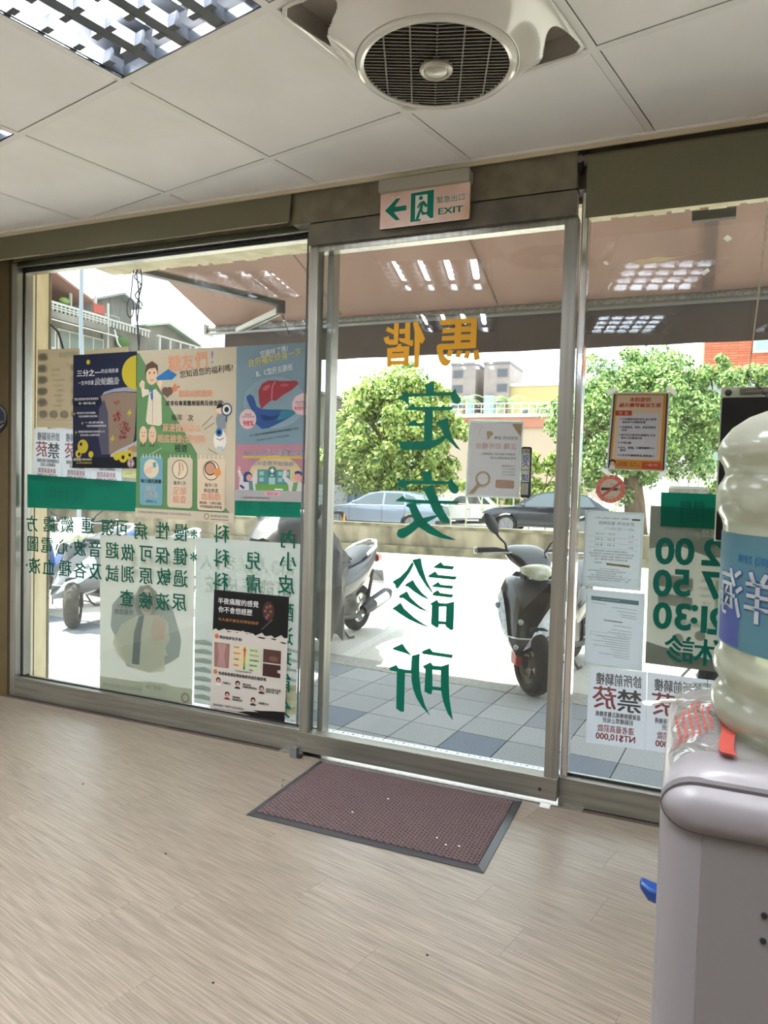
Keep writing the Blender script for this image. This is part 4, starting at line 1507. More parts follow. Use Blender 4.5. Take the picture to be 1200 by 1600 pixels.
b.lathe([(.1332, 1.004), (.1332, 1.112)], (.165, .805, 0), LABM, 72, arc=(radians(150), radians(335)))
lab = b.build("label", bot, world=True, smooth=70)


def wrap(a0, z, r=.1337):
    """text wrapped on the bottle: angle from a0 growing to the viewer's right"""
    def f(x, y):
        a = a0 + x / r
        return (.165 + r * cos(a), .805 + r * sin(a), z + y)
    return f


def wtext(bb, body, a_deg, z, h, mt, mirror=True, bold=0.0, r=.1337):
    vs, fs, (x0, x1, y0, y1) = text2d(body, bold, 2)
    f = wrap(radians(a_deg), z, r)
    bb.add([f(((x1 - x) if mirror else (x - x0)) * h, (y - .38) * h) for x, y in vs], fs, mt)


def wpatch(bb, a0, a1, z0, z1, mt, r=.13340):
    n = 10
    rows = []
    for i in range(n + 1):
        a = radians(a0 + (a1 - a0) * i / n)
        rows.append([(.165 + r * cos(a), .805 + r * sin(a), z) for z in (z0, z1)])
    bb.loft(rows, mt, caps=False, closed=False)


b = MB()
wpatch(b, 188, 208, 1.006, 1.044, ink('#55609a', .45))
b.build("label_print", lab, world=True, smooth=70)
b = MB()
wpatch(b, 252, 300, 1.078, 1.110, ink('#1d8ba0', .45))
b.build("label_print", lab, world=True, smooth=70)
b = MB()
for da, dz in ((-1, 0), (1, 0), (0, .0018), (0, -.0018), (-.7, .0014), (.7, -.0014)):
    wtext(b, "鹼性洋海", 190 + da, 1.056 + dz, .050, ink('#46679f', .4), r=.13355)
for i, da in enumerate((-.35, 0, .35)):
    wtext(b, "鹼性洋海", 190 + da, 1.056, .050, ink('#b9beba', .4), r=.13400 + i * .00005)
wtext(b, "(02) 2298", 206, 1.090, .010, ink('#2f6c94', .4), bold=.02, r=.1338)
b.build("label_lettering", lab, world=True, smooth=70)

# ---- black board hanging in the window behind the bottle
bd = empty("hanging_board", (.2, 2.45, 1.05), label="black board with pale rim hanging on a cord behind the water bottle", cat="board")
b = MB(); b.box(.080, 2.440, 1.00, .50, 2.452, 1.437, mat("black acrylic", '#060606', rough=.25), ch=.003); b.build("black_panel", bd, world=True, smooth=20)
b = MB(); b.box(.076, 2.4525, .995, .504, 2.458, 1.470, mat("clear acrylic", '#c8ccb4', rough=.2, alpha=.75)); b.build("rim", bd, world=True, smooth=0)
b = MB()
b.lathe([(0, -.008), (.008, -.007), (.010, -.003), (.010, 0)], (.097, 2.452, 1.453), BLACKP, 14, axis='y')
b.build("knob", bd, world=True)
b = MB(); b.tube([(.128, 2.446, 1.456), (.50, 2.446, 1.456)], .0095, mat("grey rod", '#6f6d68', rough=.5), 12); b.build("rod", bd, world=True)
b = MB()
for i in range(16):
    t = i / 15
    c = Vector((.148 + .075 * t, 2.440, 1.500 - .085 * t))
    rot = Matrix.Rotation(i * pi / 2, 3, 'Y') @ Matrix.Rotation(.8, 3, 'Y')
    b.tube([c + Vector((cos(a) * .0052 * cos(.85) - sin(a) * .003 * sin(.85) * (i % 2), sin(a) * .003 * ((i + 1) % 2), -cos(a) * .0052 * sin(.85) - sin(a) * .003 * (i % 2))) for a in [2 * pi * k / 8 for k in range(8)]], .0012, BLACKP, 5, closed=True)
b.tube([Vector((.142 + .004 * cos(a), 2.440, 1.484 + .008 * sin(a))) for a in [2 * pi * k / 10 for k in range(10)]], .0013, BLACKP, 5, closed=True)
b.tube([Vector((.146 + .005 * cos(a), 2.440, 1.502 + .005 * sin(a))) for a in [2 * pi * k / 10 for k in range(10)]], .0013, BLACKP, 5, closed=True)
b.build("chain", bd, world=True)
CORD = mat("fishing line", '#c7c0aa', rough=.3)
b = MB()
b.tube([(.150, 2.45, 1.505), (.168, 2.48, 1.78), (.185, 2.52, 2.07), (.186, 2.55, 2.22)], .0012, CORD, 5)
b.tube([(.150, 2.452, 1.505), (.170, 2.49, 1.75), (.190, 2.53, 2.07), (.192, 2.55, 2.22)], .0012, CORD, 5)
b.build("cord", bd, world=True)

# ---- navy fan-shaped card on the wall beside the window frame
nv = empty("hand_fan", (-3.25, 2.61, 1.30), label="dark navy round card fan with pale printing hung beside the window frame", cat="hand fan")
NAV = mat("navy card", '#11162e', rough=.4)
b = MB(); b.lathe([(0, -.0), (.066, 0), (.068, -.002), (.066, -.004), (0, -.004)], (-3.268, 2.612, 1.418), NAV, 32, axis='y'); b.build("card", nv, world=True)
b = MB(); b.box(-3.29, 2.606, 1.28, -3.262, 2.611, 1.36, NAV); b.build("handle", nv, world=True)
b = MB()
PALE = ink('#b9bcc6', .1)
n = 24
for r0, r1 in ((.060, .0625),):
    vs = []
    for i in range(n + 1):
        a = radians(-20) + radians(110) * i / n
        vs += [(-3.268 + r0 * cos(a), 2.6074, 1.418 + r0 * sin(a)), (-3.268 + r1 * cos(a), 2.6074, 1.418 + r1 * sin(a))]
    b.add(vs, [(2 * i, 2 * i + 1, 2 * i + 3, 2 * i + 2) for i in range(n)], PALE)
b.add([(-3.25, 2.6074, 1.365), (-3.215, 2.6074, 1.385), (-3.216, 2.6074, 1.388), (-3.251, 2.6074, 1.369)], [(0, 1, 2, 3)], PALE)
b.add([(-3.25, 2.6074, 1.39), (-3.222, 2.6074, 1.40), (-3.224, 2.6074, 1.406), (-3.252, 2.6074, 1.396)], [(0, 1, 2, 3)], ink('#8f8a4e', .1))
b.build("printing", nv, world=True, smooth=0)
# ================================================================== lettering and paper on the glass
GV_ = ink('#045c48', .42)
OV_ = ink('#c08a18', .40)
YDG = 2.6052
names = [('ma', "orange vinyl character with four dots at its foot, high on the door glass", OV_),
         ('jie', "narrower orange vinyl character with an upright stroke, high on the door glass", OV_),
         ('ding', "topmost large green vinyl character on the door, just below the orange pair", GV_),
         ('an', "second large green vinyl character down the door, in front of the silver car", GV_),
         ('zhen', "third large green vinyl character down the door, with a boxy radical and long strokes", GV_),
         ('suo', "lowest large green vinyl character on the door, before the grey pavers", GV_)]
for key, lab, mt in names:
    b = MB()
    flat_poly(b, [([(x / 1e4, z / 1e4) for x, z in o], [[(x / 1e4, z / 1e4) for x, z in h] for h in hs]) for o, hs in GLYPHS[key]], YDG, mt)
    tag(b.build("vinyl_character", smooth=0), lab, "lettering", "orange vinyl lettering on the door" if mt is OV_ else "large green vinyl lettering on the door")

YW = 2.6590


def vinyl(bm_, ch, x, z, em, mt, sx=1.0, bold=0.012, mirror=True):
    vs, fs, (x0, x1, y0, y1) = text2d(ch, 0.0 if ord(ch[0]) > 255 else bold, 4)
    cx, cz = (x0 + x1) / 2, (y0 + y1) / 2
    m = -1 if mirror else 1
    k = bold if ord(ch[0]) > 255 else 0
    for i, (ox, oz) in enumerate(((-k, -k * .5), (k, -k * .5), (k, k * .5), (-k, k * .5)) if k else ((0, 0),)):
        bm_.add([(x + m * (a - cx + ox) * em * sx, YW - .0002 - i * .00001, z + (c - cz + oz) * em) for a, c in vs], fs, mt)


def vline(name, chars, label, em, mt, group, bold=0.016, sx=1.0):
    x = sum(c[1] for c in chars) / len(chars)
    z = min(c[2] for c in chars)
    r = empty(name, (x, YW, z), label=label, cat="lettering", group=group)
    for ch, cx, cz in chars:
        b = MB()
        vinyl(b, ch, cx, cz, em, mt, sx, bold)
        b.build("character", r, world=True, smooth=0)
    return r


for n, (lab, chars) in enumerate(VROWS):
    vline("vinyl_text_line", chars, lab, 0.086, GV_, "small green vinyl lettering on the poster window")
for n, (lab, chars) in enumerate(VNUM):
    vline("vinyl_text_line", chars, lab, .124 if n < 3 else .098, ink('#04594a', .3), "green opening hours on the window behind the dispenser", bold=.03 if n < 3 else .02)

# green bands
GB_ = ink('#05664f', .5)
GBD = ink('#05604f', .5)
S = Sheet(QUADS['band_l'])
o = S.base("vinyl_band", GB_, "long green vinyl band crossing the poster window behind the posters", "window band", "green vinyl bands")
for ch, u in (("特", .155), ("色", .105), ("院", .215)):
    S.text("lettering", ch, u, .56, .62, GBD, 'c', mirror=True)
for ch, u in (("主", .955), ("治", .895), ("項", .825)):
    S.text("lettering", ch, u, .56, .62, GBD, 'c', mirror=True)
S.finish()
S = Sheet(QUADS['band_r'])
S.base("vinyl_band", GB_, "short green vinyl band above the green opening hours behind the bottle", "window band", "green vinyl bands")
S.text("lettering", "間", .25, .55, .75, GBD, 'c', mirror=True)
S.text("lettering", "時", .62, .55, .75, GBD, 'c', mirror=True)
S.finish()

WT = ink('#d9d8d2', .3)
BK = ink('#1a1b1c', .25)
# ---- navy shingles poster
S = Sheet(QUADS['navy'])
S.base("poster", paper('#0a122c', .12), "dark navy poster with a yellow circle and a rash photo", "poster", "paper posters facing the room")
YEL = ink('#b5a42c', .3)
S.poly("picture", [(.46, .365), (.62, .34), (.80, .335), (1, .345), (1, .30), (.85, .30), (.66, .31), (.50, .335)], ink('#8f93a3', .3))
S.poly("picture", [(.44, .37), (.62, .345), (.80, .34), (1, .352), (.985, .55), (.97, .70), (.95, .78), (.80, .82), (.66, .86), (.58, .88), (.56, .70), (.52, .52)], ink('#83705f', .3))
S.poly("picture", [(.50, .40), (.56, .52), (.58, .88), (.46, .88), (.40, .70), (.42, .48)], ink('#4b4a58', .3))
S.poly("picture", [(.60, .88), (.72, .84), (.95, .78), (1, .76), (1, .90), (.60, .90)], ink('#a5a3a6', .3))
S.poly("picture", [(.86, .83), (.96, .80), (1, .81), (1, .86), (.90, .865)], ink('#a07a62', .3))
random.seed(2)
for cx, cy_, r, n in ((.70, .43, .035, 7), (.71, .55, .07, 26), (.82, .65, .085, 34), (.80, .72, .06, 18)):
    for k in range(n):
        a, d = random.uniform(0, 2 * pi), r * sqrt(random.random())
        S.ell("picture", cx + d * cos(a), cy_ + d * sin(a) * .6, random.uniform(.008, .016), ink(random.choice(('#6b2c2c', '#7d3b36', '#8e4c44')), .3), n=8)
pts = [(1.0, .035)] + [(1.0 - .22 * sin(pi * i / 14) * 1.0, .18 - .145 * cos(pi * i / 14)) for i in range(1, 14)] + [(1.0, .325)]
S.poly("yellow_shapes", pts, YEL)
S.ell("yellow_shapes", .25, .07, .03, YEL)
for bx, by in ((.90, .525), (.64, .745)):
    S.poly("yellow_shapes", [(bx, by - .03), (bx - .045, by + .008), (bx - .005, by + .008), (bx - .03, by + .035), (bx + .04, by - .008), (bx + .002, by - .008), (bx + .02, by - .03)], YEL)
S.rect("black_footer", 0, .905, 1, 1, ink('#080a14', .2))
for cx, cy_, r in ((.17, .81, .085), (.10, .875, .05), (.30, .88, .04), (.70, .895, .05), (.80, .90, .07), (.90, .885, .06)):
    S.ell("yellow_shapes", cx, cy_, r, YEL)
for cx, cy_, r in ((.11, .878, .022), (.80, .905, .025), (.90, .885, .02), (.14, .79, .022)):
    S.ell("yellow_shapes", cx, cy_, r, ink('#10182f', .2))
S.rect("caption_pill", -.0, .365, .44, .455, ink('#080c1e', .2), r=.05)
S.text("headline", "三分之一", .07, .165, .062, WT, width=.38, bold=.022)
S.text("headline", "的台灣民衆", .46, .155, .04, WT, width=.27)
S.text("headline", "一生中恐遭", .09, .250, .04, WT, width=.25)
S.text("headline", "皮蛇纏身", .36, .243, .066, WT, width=.38, bold=.035)
S.text("headline", "皮蛇纏身", .36, .243, .066, ink('#131d45', .2), width=.38)
S.text("body_text", "慢性病患每年感染帶狀疱疹", .03, .392, .026, WT, width=.39)
S.text("body_text", "每一萬人有24名", .10, .43, .026, WT, width=.27)
for k, (u, v, a, c_) in enumerate(((.07, .515, "帶狀疱疹引起的神經痛", "可能持續數月甚至更久"), (.20, .60, "一旦感染後", "可能併發角膜炎等併發症"), (.10, .68, "曾罹患帶狀疱疹的患者約10%", "終生約有20%機率復發"))):
    S.text("body_text", a, u, v, .02, WT, width=.30 if k != 2 else .42)
    S.text("body_text", c_, u + .03, v + .03, .02, WT, width=.31)
    S.poly("yellow_shapes", [(u - .035, v - .012), (u - .055, v + .008), (u - .04, v + .008), (u - .05, v + .025), (u - .02, v + .002), (u - .036, v + .002)], YEL)
S.text("footer_text", "請掃描", .02, .925, .030, WT)
S.text("footer_text", "了解疾病資訊", .14, .925, .022, WT)
S.text("footer_text", "歡迎與您的醫師討論", .07, .955, .020, ink('#b5a42c', .3))
S.ell("badge", .92, .955, .055, ink('#b9a4a4', .3))
S.ring("badge", .92, .955, .052, .010, ink('#6b5560', .3))
S.poly("badge", [(.90, .935), (.94, .935), (.925, .955), (.93, .985), (.91, .985), (.915, .955)], ink('#5b3d48', .3))
S.finish()

# ---- green and beige diabetes poster
S = Sheet(QUADS['sugar'])
BG = paper('#a89d87', .2)
S.base("poster", BG, "tall green and beige poster with a cartoon doctor and three hanging cards", "poster", "paper posters facing the room")
GR = ink('#587e51', .25)
OR = ink('#c9835f', .3)
PK = ink('#cbbfa9', .3)
S.poly("green_field", [(0, .015), (.02, .015), (.63, .61), (.64, .92), (.92, .92), (.97, .955), (0, .945)], GR)
S.poly("green_field", [(.15, .40), (.30, .50), (.45, .60), (.26, .60)], ink('#5b8755', .3))
SK = ink('#d3b393', .3)
S.poly("doctor", [(.10, .42), (.13, .25), (.20, .23), (.26, .27), (.27, .44), (.24, .45), (.12, .44)], ink('#d2c6ae', .3))
S.poly("doctor", [(.13, .26), (.06, .28), (.045, .22), (.03, .20), (.055, .175), (.085, .19), (.08, .23), (.13, .235)], ink('#d2c6ae', .3))
S.ell("doctor", .055, .205, .028, SK)
S.poly("doctor", [(.25, .24), (.22, .20), (.24, .17), (.27, .17), (.27, .20), (.25, .225)], SK)
S.ell("doctor", .155, .135, .068, ink('#5a4433', .3), ry=.085)
S.ell("doctor", .158, .150, .060, SK, ry=.078)
S.poly("doctor", [(.085, .13), (.10, .085), (.16, .065), (.22, .09), (.225, .125), (.20, .105), (.13, .11), (.10, .13)], ink('#5a4433', .3))
for u in (.135, .185):
    S.ell("doctor", u, .135, .008, BK, n=8)
S.line("doctor", [(.14, .175), (.16, .182), (.18, .174)], .006, ink('#9c5c40', .3))
S.poly("doctor", [(.155, .225), (.17, .225), (.175, .285), (.163, .30), (.15, .285)], ink('#2f6fa3', .3))
S.line("doctor", [(.14, .21), (.135, .25), (.15, .27)], .006, ink('#34707f', .3))
S.line("doctor", [(.17, .29), (.17, .44)], .003, BK)
S.poly("megaphone", [(.20, .165), (.33, .115), (.42, .150), (.37, .178), (.22, .180)], ink('#2a6fa8', .3))
S.text("headline", "糖友們", .33, .085, .105, OR, width=.39, rot=-.07, bold=.01)
S.text("headline", "!", .76, .05, .10, ink('#7a5fa0', .3))
S.text("headline", "您知道您的福利嗎?", .45, .150, .046, BK, width=.52, rot=-.09, bold=.01)
S.ell("heart", .30, .245, .035, ink('#6b5146', .3))
S.ell("heart", .345, .245, .035, ink('#6b5146', .3))
S.poly("heart", [(.268, .252), (.378, .252), (.323, .285)], ink('#6b5146', .3))
S.poly("heart", [(.37, .225), (.40, .20), (.415, .205), (.405, .215), (.45, .215), (.45, .225), (.42, .23), (.42, .245), (.38, .25)], ink('#c67a50', .3))
S.text("headline", "糖尿病照護網", .44, .262, .044, OR, width=.33, bold=.015)
S.text("body_text", "將享有專業醫療服務及檢查哦!", .31, .317, .032, BK, width=.57, bold=.02)
S.text("body_text", "每年", .37, .40, .042, BK, bold=.015)
S.text("body_text", "1", .50, .395, .06, ink('#c58f8f', .3))
S.text("body_text", "次", .535, .402, .042, BK, bold=.015)
S.text("headline", "尿液微量蛋白", .47, .460, .052, OR, 'c', width=.38, outline=PK)
S.text("headline", "眼底檢查(視網膜)", .475, .525, .052, OR, 'c', width=.49, outline=PK)
S.text("body_text", "檢查", .47, .580, .048, BK, 'c', bold=.015)
for u in (.075, .172):
    S.ell("kidney_drawings", u, .505, .042, SK, ry=.075)
    for du in (-.014, .014):
        S.line("kidney_drawings", [(u + du, .545), (u + du, .57), (u + du - .015, .572)], .006, BK)
        S.ell("kidney_drawings", u + du, .49, .005, BK, n=6)
    S.line("kidney_drawings", [(u - .012, .508), (u, .514), (u + .012, .508)], .004, BK)
for a, c_ in (((.145, .385), (.23, .435)), ((.08, .465), (.22, .495)), ((.155, .62), (.27, .58)), ((.68, .45), (.78, .39)), ((.70, .47), (.80, .43)), ((.74, .58), (.83, .61))):
    S.line("burst_lines", [a, c_], .004, PK if a[0] < .5 else BK)
S.poly("researcher", [(.81, .41), (.83, .375), (.87, .37), (.91, .40), (.91, .46), (.83, .47)], ink('#7d8588', .3))
S.ell("researcher", .85, .355, .035, SK)
S.poly("researcher", [(.815, .35), (.83, .325), (.87, .322), (.885, .34), (.85, .345)], BK)
S.ell("researcher", .915, .355, .050, ink('#d0c9ba', .3))
S.ring("researcher", .915, .355, .052, .012, ink('#2b4f74', .3))
S.ell("researcher", .915, .355, .022, BK)
S.line("researcher", [(.915, .39), (.912, .425)], .014, ink('#2b4f74', .3))
S.ell("eye_drawing", .855, .53, .062, ink('#d6d0c4', .3), ry=.085)
S.ell("eye_drawing", .845, .485, .034, ink('#2f6ea5', .3))
S.ell("eye_drawing", .845, .485, .017, BK)
S.line("eye_drawing", [(.82, .52), (.855, .53), (.89, .517)], .005, BK)
S.poly("eye_drawing", [(.83, .565), (.88, .565), (.895, .585), (.815, .585)], ink('#9fb5bb', .3))
for k, (u0, u1, colr) in enumerate(((.045, .285, '#6d9aa6'), (.335, .590, '#c3b59e'), (.640, .91, '#c9b79d'))):
    S.rect("hanging_cards", u0, .630 + .004 * k, u1, .925 + .006 * k, ink(colr, .3), r=.03)
    for q in range(6):
        uu = u0 + .03 + q * (u1 - u0 - .06) / 5
        S.line("hanging_cards", [(uu, .618), (uu + .004, .642)], .008, PK)
    c_ = (u0 + u1) / 2
    S.ell("card_pictures", c_, .705, .078, ink('#d2c4a6', .3))
    S.ring("card_pictures", c_, .705, .080, .006, BK if k else PK)
S.poly("card_pictures", [(.10, .71), (.15, .695), (.19, .69), (.19, .70), (.165, .71), (.18, .725), (.15, .735), (.10, .735)], SK)
S.poly("card_pictures", [(.18, .67), (.215, .665), (.215, .695), (.19, .70)], ink('#4d8fa5', .3))
S.poly("card_pictures", [(.455, .655), (.48, .66), (.485, .70), (.50, .715), (.47, .74), (.455, .735), (.46, .70), (.445, .69)], SK)
S.line("card_pictures", [(.455, .66), (.46, .70), (.45, .745)], .005, BK)
S.line("card_pictures", [(.485, .665), (.50, .71)], .005, BK)
S.ell("card_pictures", .765, .695, .05, ink('#b98a70', .3))
S.ring("card_pictures", .765, .695, .055, .008, BK)
S.ell("card_pictures", .835, .715, .035, ink('#d08a50', .3))
S.text("card_text", "每三個月測量", .165, .780, .026, BK, 'c', bold=.02)
S.text("card_text", "糖化", .165, .825, .040, ink('#a99c92', .3), 'c')
S.text("card_text", "血色素", .165, .862, .040, ink('#a99c92', .3), 'c')
S.text("card_text", "(HbA1c)", .17, .900, .024, BK, 'c')
S.text("card_text", "每年1次", .462, .785, .026, BK, 'c')
S.text("card_text", "足部", .462, .830, .050, OR, 'c', bold=.01)
S.text("card_text", "檢查", .462, .880, .050, OR, 'c', bold=.01)
S.text("card_text", "每年1次", .775, .790, .026, BK, 'c')
S.text("card_text", "抽血檢查", .775, .820, .026, BK, 'c')
S.text("card_text", "血脂肪", .775, .855, .046, OR, 'c', bold=.01)
S.text("card_text", "膽固醇、三酸甘油酯、", .775, .893, .017, BK, 'c')
S.text("card_text", "低密度脂蛋白等檢查", .775, .915, .017, BK, 'c')
S.rect("footer_strip", 0, .945, 1, 1, ink('#b9ae99', .3))
S.text("footer_text", "定期接受糖尿病相關檢查可及早發現併發症", .03, .968, .014, BK, width=.55)
S.ring("footer_text", .735, .972, .024, .004, BK)
S.text("footer_text", "衛生福利部國民健康署", .775, .967, .014, BK, width=.17)
S.rect("footer_text", .775, .985, .95, .988, BK)
S.finish()

# ---- blue liver poster and pink health check poster below it
S = Sheet(QUADS['liver'])
S.base("poster", paper('#62767f', .22), "blue-grey poster with a red liver held by a gloved hand", "poster", "paper posters facing the room")
S.ell("soft_glow", .52, .58, .42, ink('#74888f', .3), ry=.30, n=28)
NB = ink('#243d70', .3)
S.text("headline", "您篩檢了嗎?", .33, .095, .068, WT, width=.38, rot=-.15, outline=NB)
S.text("headline", "政府補助終身一次", .17, .185, .092, ink('#d2c75a', .3), width=.72, rot=-.17, outline=NB)
S.text("headline", "B、C型肝炎篩檢", .28, .29, .072, WT, width=.49, rot=-.14, outline=NB)
S.poly("gloved_hand", [(.14, .52), (.19, .49), (.245, .52), (.29, .62), (.36, .645), (.44, .65), (.70, .655), (.83, .665), (.80, .70), (.70, .745), (.60, .785), (.46, .835), (.36, .845), (.27, .79), (.23, .67), (.17, .585)], ink('#274a7c', .3))
S.poly("gloved_hand", [(.62, .665), (.83, .66), (.80, .70), (.66, .75), (.56, .76)], ink('#2f6f7c', .3))
S.poly("gloved_hand", [(.33, .70), (.50, .72), (.62, .70), (.50, .76), (.38, .76)], ink('#1c3560', .3))
S.poly("liver", [(.31, .46), (.36, .39), (.44, .36), (.54, .36), (.62, .37), (.82, .37), (.85, .40), (.76, .46), (.64, .51), (.545, .565), (.49, .555), (.45, .58), (.40, .61), (.35, .645), (.32, .57)], ink('#8b3038', .3))
S.line("liver", [(.54, .37), (.50, .42), (.49, .55)], .014, ink('#b9757a', .3))
S.ell("liver", .42, .43, .055, ink('#b25a5c', .3), ry=.025, rot=-.5)
S.ell("liver", .66, .41, .06, ink('#a84a50', .3), ry=.018)
S.ell("info_circles", .165, .745, .118, ink('#c7a9a6', .3))
pts = [(1.0, .49)] + [(.885 - .13 * cos(t) * 1.0, .605 - .13 * sin(t) * (S.W / S.H)) for t in [radians(60) - radians(120) * 0 - radians(12) * k for k in range(0, 26)]]
S.poly("info_circles", [(1.0, .51), (.90, .495), (.81, .525), (.765, .585), (.77, .65), (.83, .70), (.92, .715), (1.0, .70)], ink('#c7a9a6', .3))
S.text("circle_text", "98%", .10, .785, .075, ink('#a8323a', .3), width=.15, bold=.02)
S.text("circle_text", "口服新藥", .115, .70, .022, BK)
S.text("circle_text", "C型肝炎治癒率可達", .075, .722, .018, BK, width=.18)
S.text("circle_text", "B肝定期追蹤", .81, .582, .02, BK, width=.17)
S.text("circle_text", "及早治療可", .83, .607, .02, BK, width=.13)
S.text("circle_text", "有效控制", .795, .642, .04, ink('#a8323a', .3), width=.19, bold=.02)
for k, (t, u, w) in enumerate((("符合資格者攜帶健保卡至院所篩檢", .27, .48), ("四十五至七十九歲民眾終身可接受一次肝炎篩檢服務", .20, .66), ("原住民為四十歲至七十九歲可接受篩檢", .29, .44))):
    S.text("small_print", t, u, .905 + .028 * k - .02 * (k == 1), .020, BK, width=w, rot=-.13)
S.finish()
S = Sheet(QUADS['health'])
S.base("poster", paper('#94676f', .22), "pink poster of two waving doctors before a clinic building", "poster", "paper posters facing the room")
S.ell("sun_disc", .55, .55, .36, ink('#b9a77c', .3), ry=.24)
TL_ = ink('#4f7f7b', .3)
S.rect("clinic_building", .31, .44, .75, .72, TL_)
for r in range(2):
    for q in range(5):
        u = .335 + q * .085
        if not (.44 < u + .03 < .58):
            S.rect("clinic_building", u, .475 + r * .11, u + .06, .545 + r * .11, ink('#86aaa8', .3))
S.poly("clinic_building", [(.455, .72), (.455, .46), (.47, .40), (.51, .385), (.55, .40), (.565, .46), (.565, .72)], ink('#3f6b68', .3))
S.rect("clinic_building", .50, .42, .52, .50, WT)
S.rect("clinic_building", .482, .448, .538, .472, WT)
S.rect("clinic_building", .465, .58, .555, .72, ink('#8fb0ad', .3))
S.text("clinic_building", "醫院", .51, .545, .035, WT, 'c')
S.rect("grass", .28, .70, .82, .81, ink('#5f8f45', .3))
S.rect("grass", .55, .775, .66, .80, WT)
COAT = ink('#bdb9b4', .3)
FACE = ink('#c98f86', .3)
S.poly("waving_doctors", [(.05, .81), (.06, .60), (.03, .47), (.06, .43), (.10, .56), (.18, .64), (.24, .60), (.27, .45), (.30, .45), (.31, .62), (.28, .72), (.29, .81)], COAT)
S.poly("waving_doctors", [(.19, .66), (.24, .64), (.26, .81), (.20, .81)], ink('#4d7f78', .3))
S.ell("waving_doctors", .175, .575, .062, NB)
S.poly("waving_doctors", [(.115, .57), (.115, .66), (.15, .675), (.16, .60)], NB)
S.ell("waving_doctors", .195, .59, .040, FACE)
S.poly("waving_doctors", [(.66, .47), (.69, .43), (.71, .46), (.70, .56), (.78, .65), (.86, .63), (.95, .70), (.97, .81), (.74, .81), (.73, .70), (.65, .58)], COAT)
S.poly("waving_doctors", [(.80, .66), (.86, .65), (.84, .81), (.78, .81)], ink('#5f8752', .3))
S.ell("waving_doctors", .855, .555, .050, FACE, ry=.06)
S.poly("waving_doctors", [(.81, .52), (.815, .47), (.86, .455), (.905, .475), (.91, .535), (.895, .55), (.885, .51), (.84, .51)], NB)
S.ell("waving_doctors", .055, .42, .02, FACE)
S.ell("waving_doctors", .675, .43, .022, FACE)
S.poly("waving_doctors", [(.06, .74), (.08, .71), (.135, .76), (.12, .80)], NB)
S.rect("footer_strip", 0, .81, 1, 1, ink('#9c9a97', .3))
S.rect("headline", .10, .205, .97, .245, ink('#b79b3c', .3))
S.text("headline", "政府補助", .11, .165, .085, NB, width=.27, outline=WT)
S.text("headline", "成人健康檢查", .39, .145, .125, NB, width=.56, outline=WT)
S.text("headline", "免檢查費不能錯過!", .23, .335, .085, NB, width=.58, outline=WT)
S.rect("footer_text", .41, .82, .63, .905, ink('#c48f98', .3), r=.02)
S.text("footer_text", "每月1次", .52, .865, .06, ink('#56323b', .3), 'c')
S.text("footer_text", "※ 請攜帶健保卡至特約院所檢查", .09, .945, .034, BK, width=.40)
S.finish()

# ---- black and white poster low by the door
S = Sheet(QUADS['night'])
S.base("poster", paper('#b6afa5', .22), "black and white poster standing low in the window's corner by the door", "poster", "paper posters facing the room")
INK = ink('#060707', .05)
edge = [(1 - i / 24, .322 + .012 * sin(i * 2.1) + .006 * sin(i * 5.3)) for i in range(25)]
S.poly("black_header", [(0, 0), (1, 0)] + edge, INK)
for u0, u1, v in ((.15, .52, .318), (.60, .72, .345), (.78, .86, .345), (.90, .99, .365)):
    S.poly("brush_marks", [(u0, v), (u0 + (u1 - u0) * .3, v - .007), (u1, v - .002), (u1 - .02, v + .008), (u0 + .05, v + .006)], ink('#b8b1a8', .3) if v < .33 else INK)
S.ell("dim_figure", .74, .13, .075, ink('#3a2622', .15), ry=.11)
for a, c_ in ((.72, .10), (.76, .09), (.70, .13), (.77, .13), (.74, .16), (.72, .18)):
    S.ell("dim_figure", a, c_, .018, ink('#7a4c42', .15), n=8)
S.line("dim_figure", [(.80, .19), (.66, .28)], .01, ink('#5a5148', .15))
S.text("headline", "半夜痛醒的感覺", .06, .085, .054, WT, width=.55, bold=.008)
S.text("headline", "你不會想經歷", .07, .155, .054, WT, width=.46, bold=.008)
S.text("headline", "令人痛不欲生的帶狀疱疹", .07, .235, .028, ink('#a5713f', .2), width=.55)
S.ell("icons", .06, .375, .028, ink('#b8623c', .3))
S.text("body_text", "帶狀疱疹有多痛?", .10, .38, .030, BK, width=.31, bold=.02)
S.poly("photos", [(.03, .425), (.245, .425), (.24, .625), (.04, .625)], ink('#8d6a64', .25))
S.poly("photos", [(.07, .43), (.20, .43), (.17, .52), (.20, .62), (.08, .62), (.10, .52)], ink('#a07c74', .25))
S.rect("chart", .28, .43, .44, .615, ink('#c9b694', .3))
S.rect("chart", .45, .43, .66, .615, ink('#b4bf9c', .3))
for k, cc in enumerate(('#b9642c', '#c07a2c', '#c0952e', '#a9a03a', '#7f9a3a', '#4f8a3a')):
    S.rect("chart", .435, .462 + .026 * k, .462, .488 + .026 * k, ink(cc, .3))
S.poly("chart", [(.42, .465), (.477, .465), (.448, .43)], ink('#b9642c', .3))
for k, t in enumerate(("非常痛", "帶狀疱疹", "分娩痛", "牙齒痛")):
    S.text("chart", t, .30, .445 + k * .048, .017, BK if k != 1 else ink('#a8423a', .3))
for k, t in enumerate(("極度疼痛", "帶狀疱疹後", "慢性關節痛", "術後疼痛", "頭痛")):
    S.text("chart", t, .52, .455 + k * .040, .017, BK if k != 1 else ink('#a8423a', .3))
S.poly("photos", [(.695, .43), (.925, .43), (.925, .535), (.695, .535)], ink('#4b322c', .2))
S.ell("photos", .83, .50, .06, ink('#6b4a40', .2), ry=.03)
S.poly("photos", [(.695, .545), (.925, .545), (.925, .580), (.885, .585), (.885, .605), (.925, .61), (.925, .645), (.695, .645)], ink('#38231f', .2))
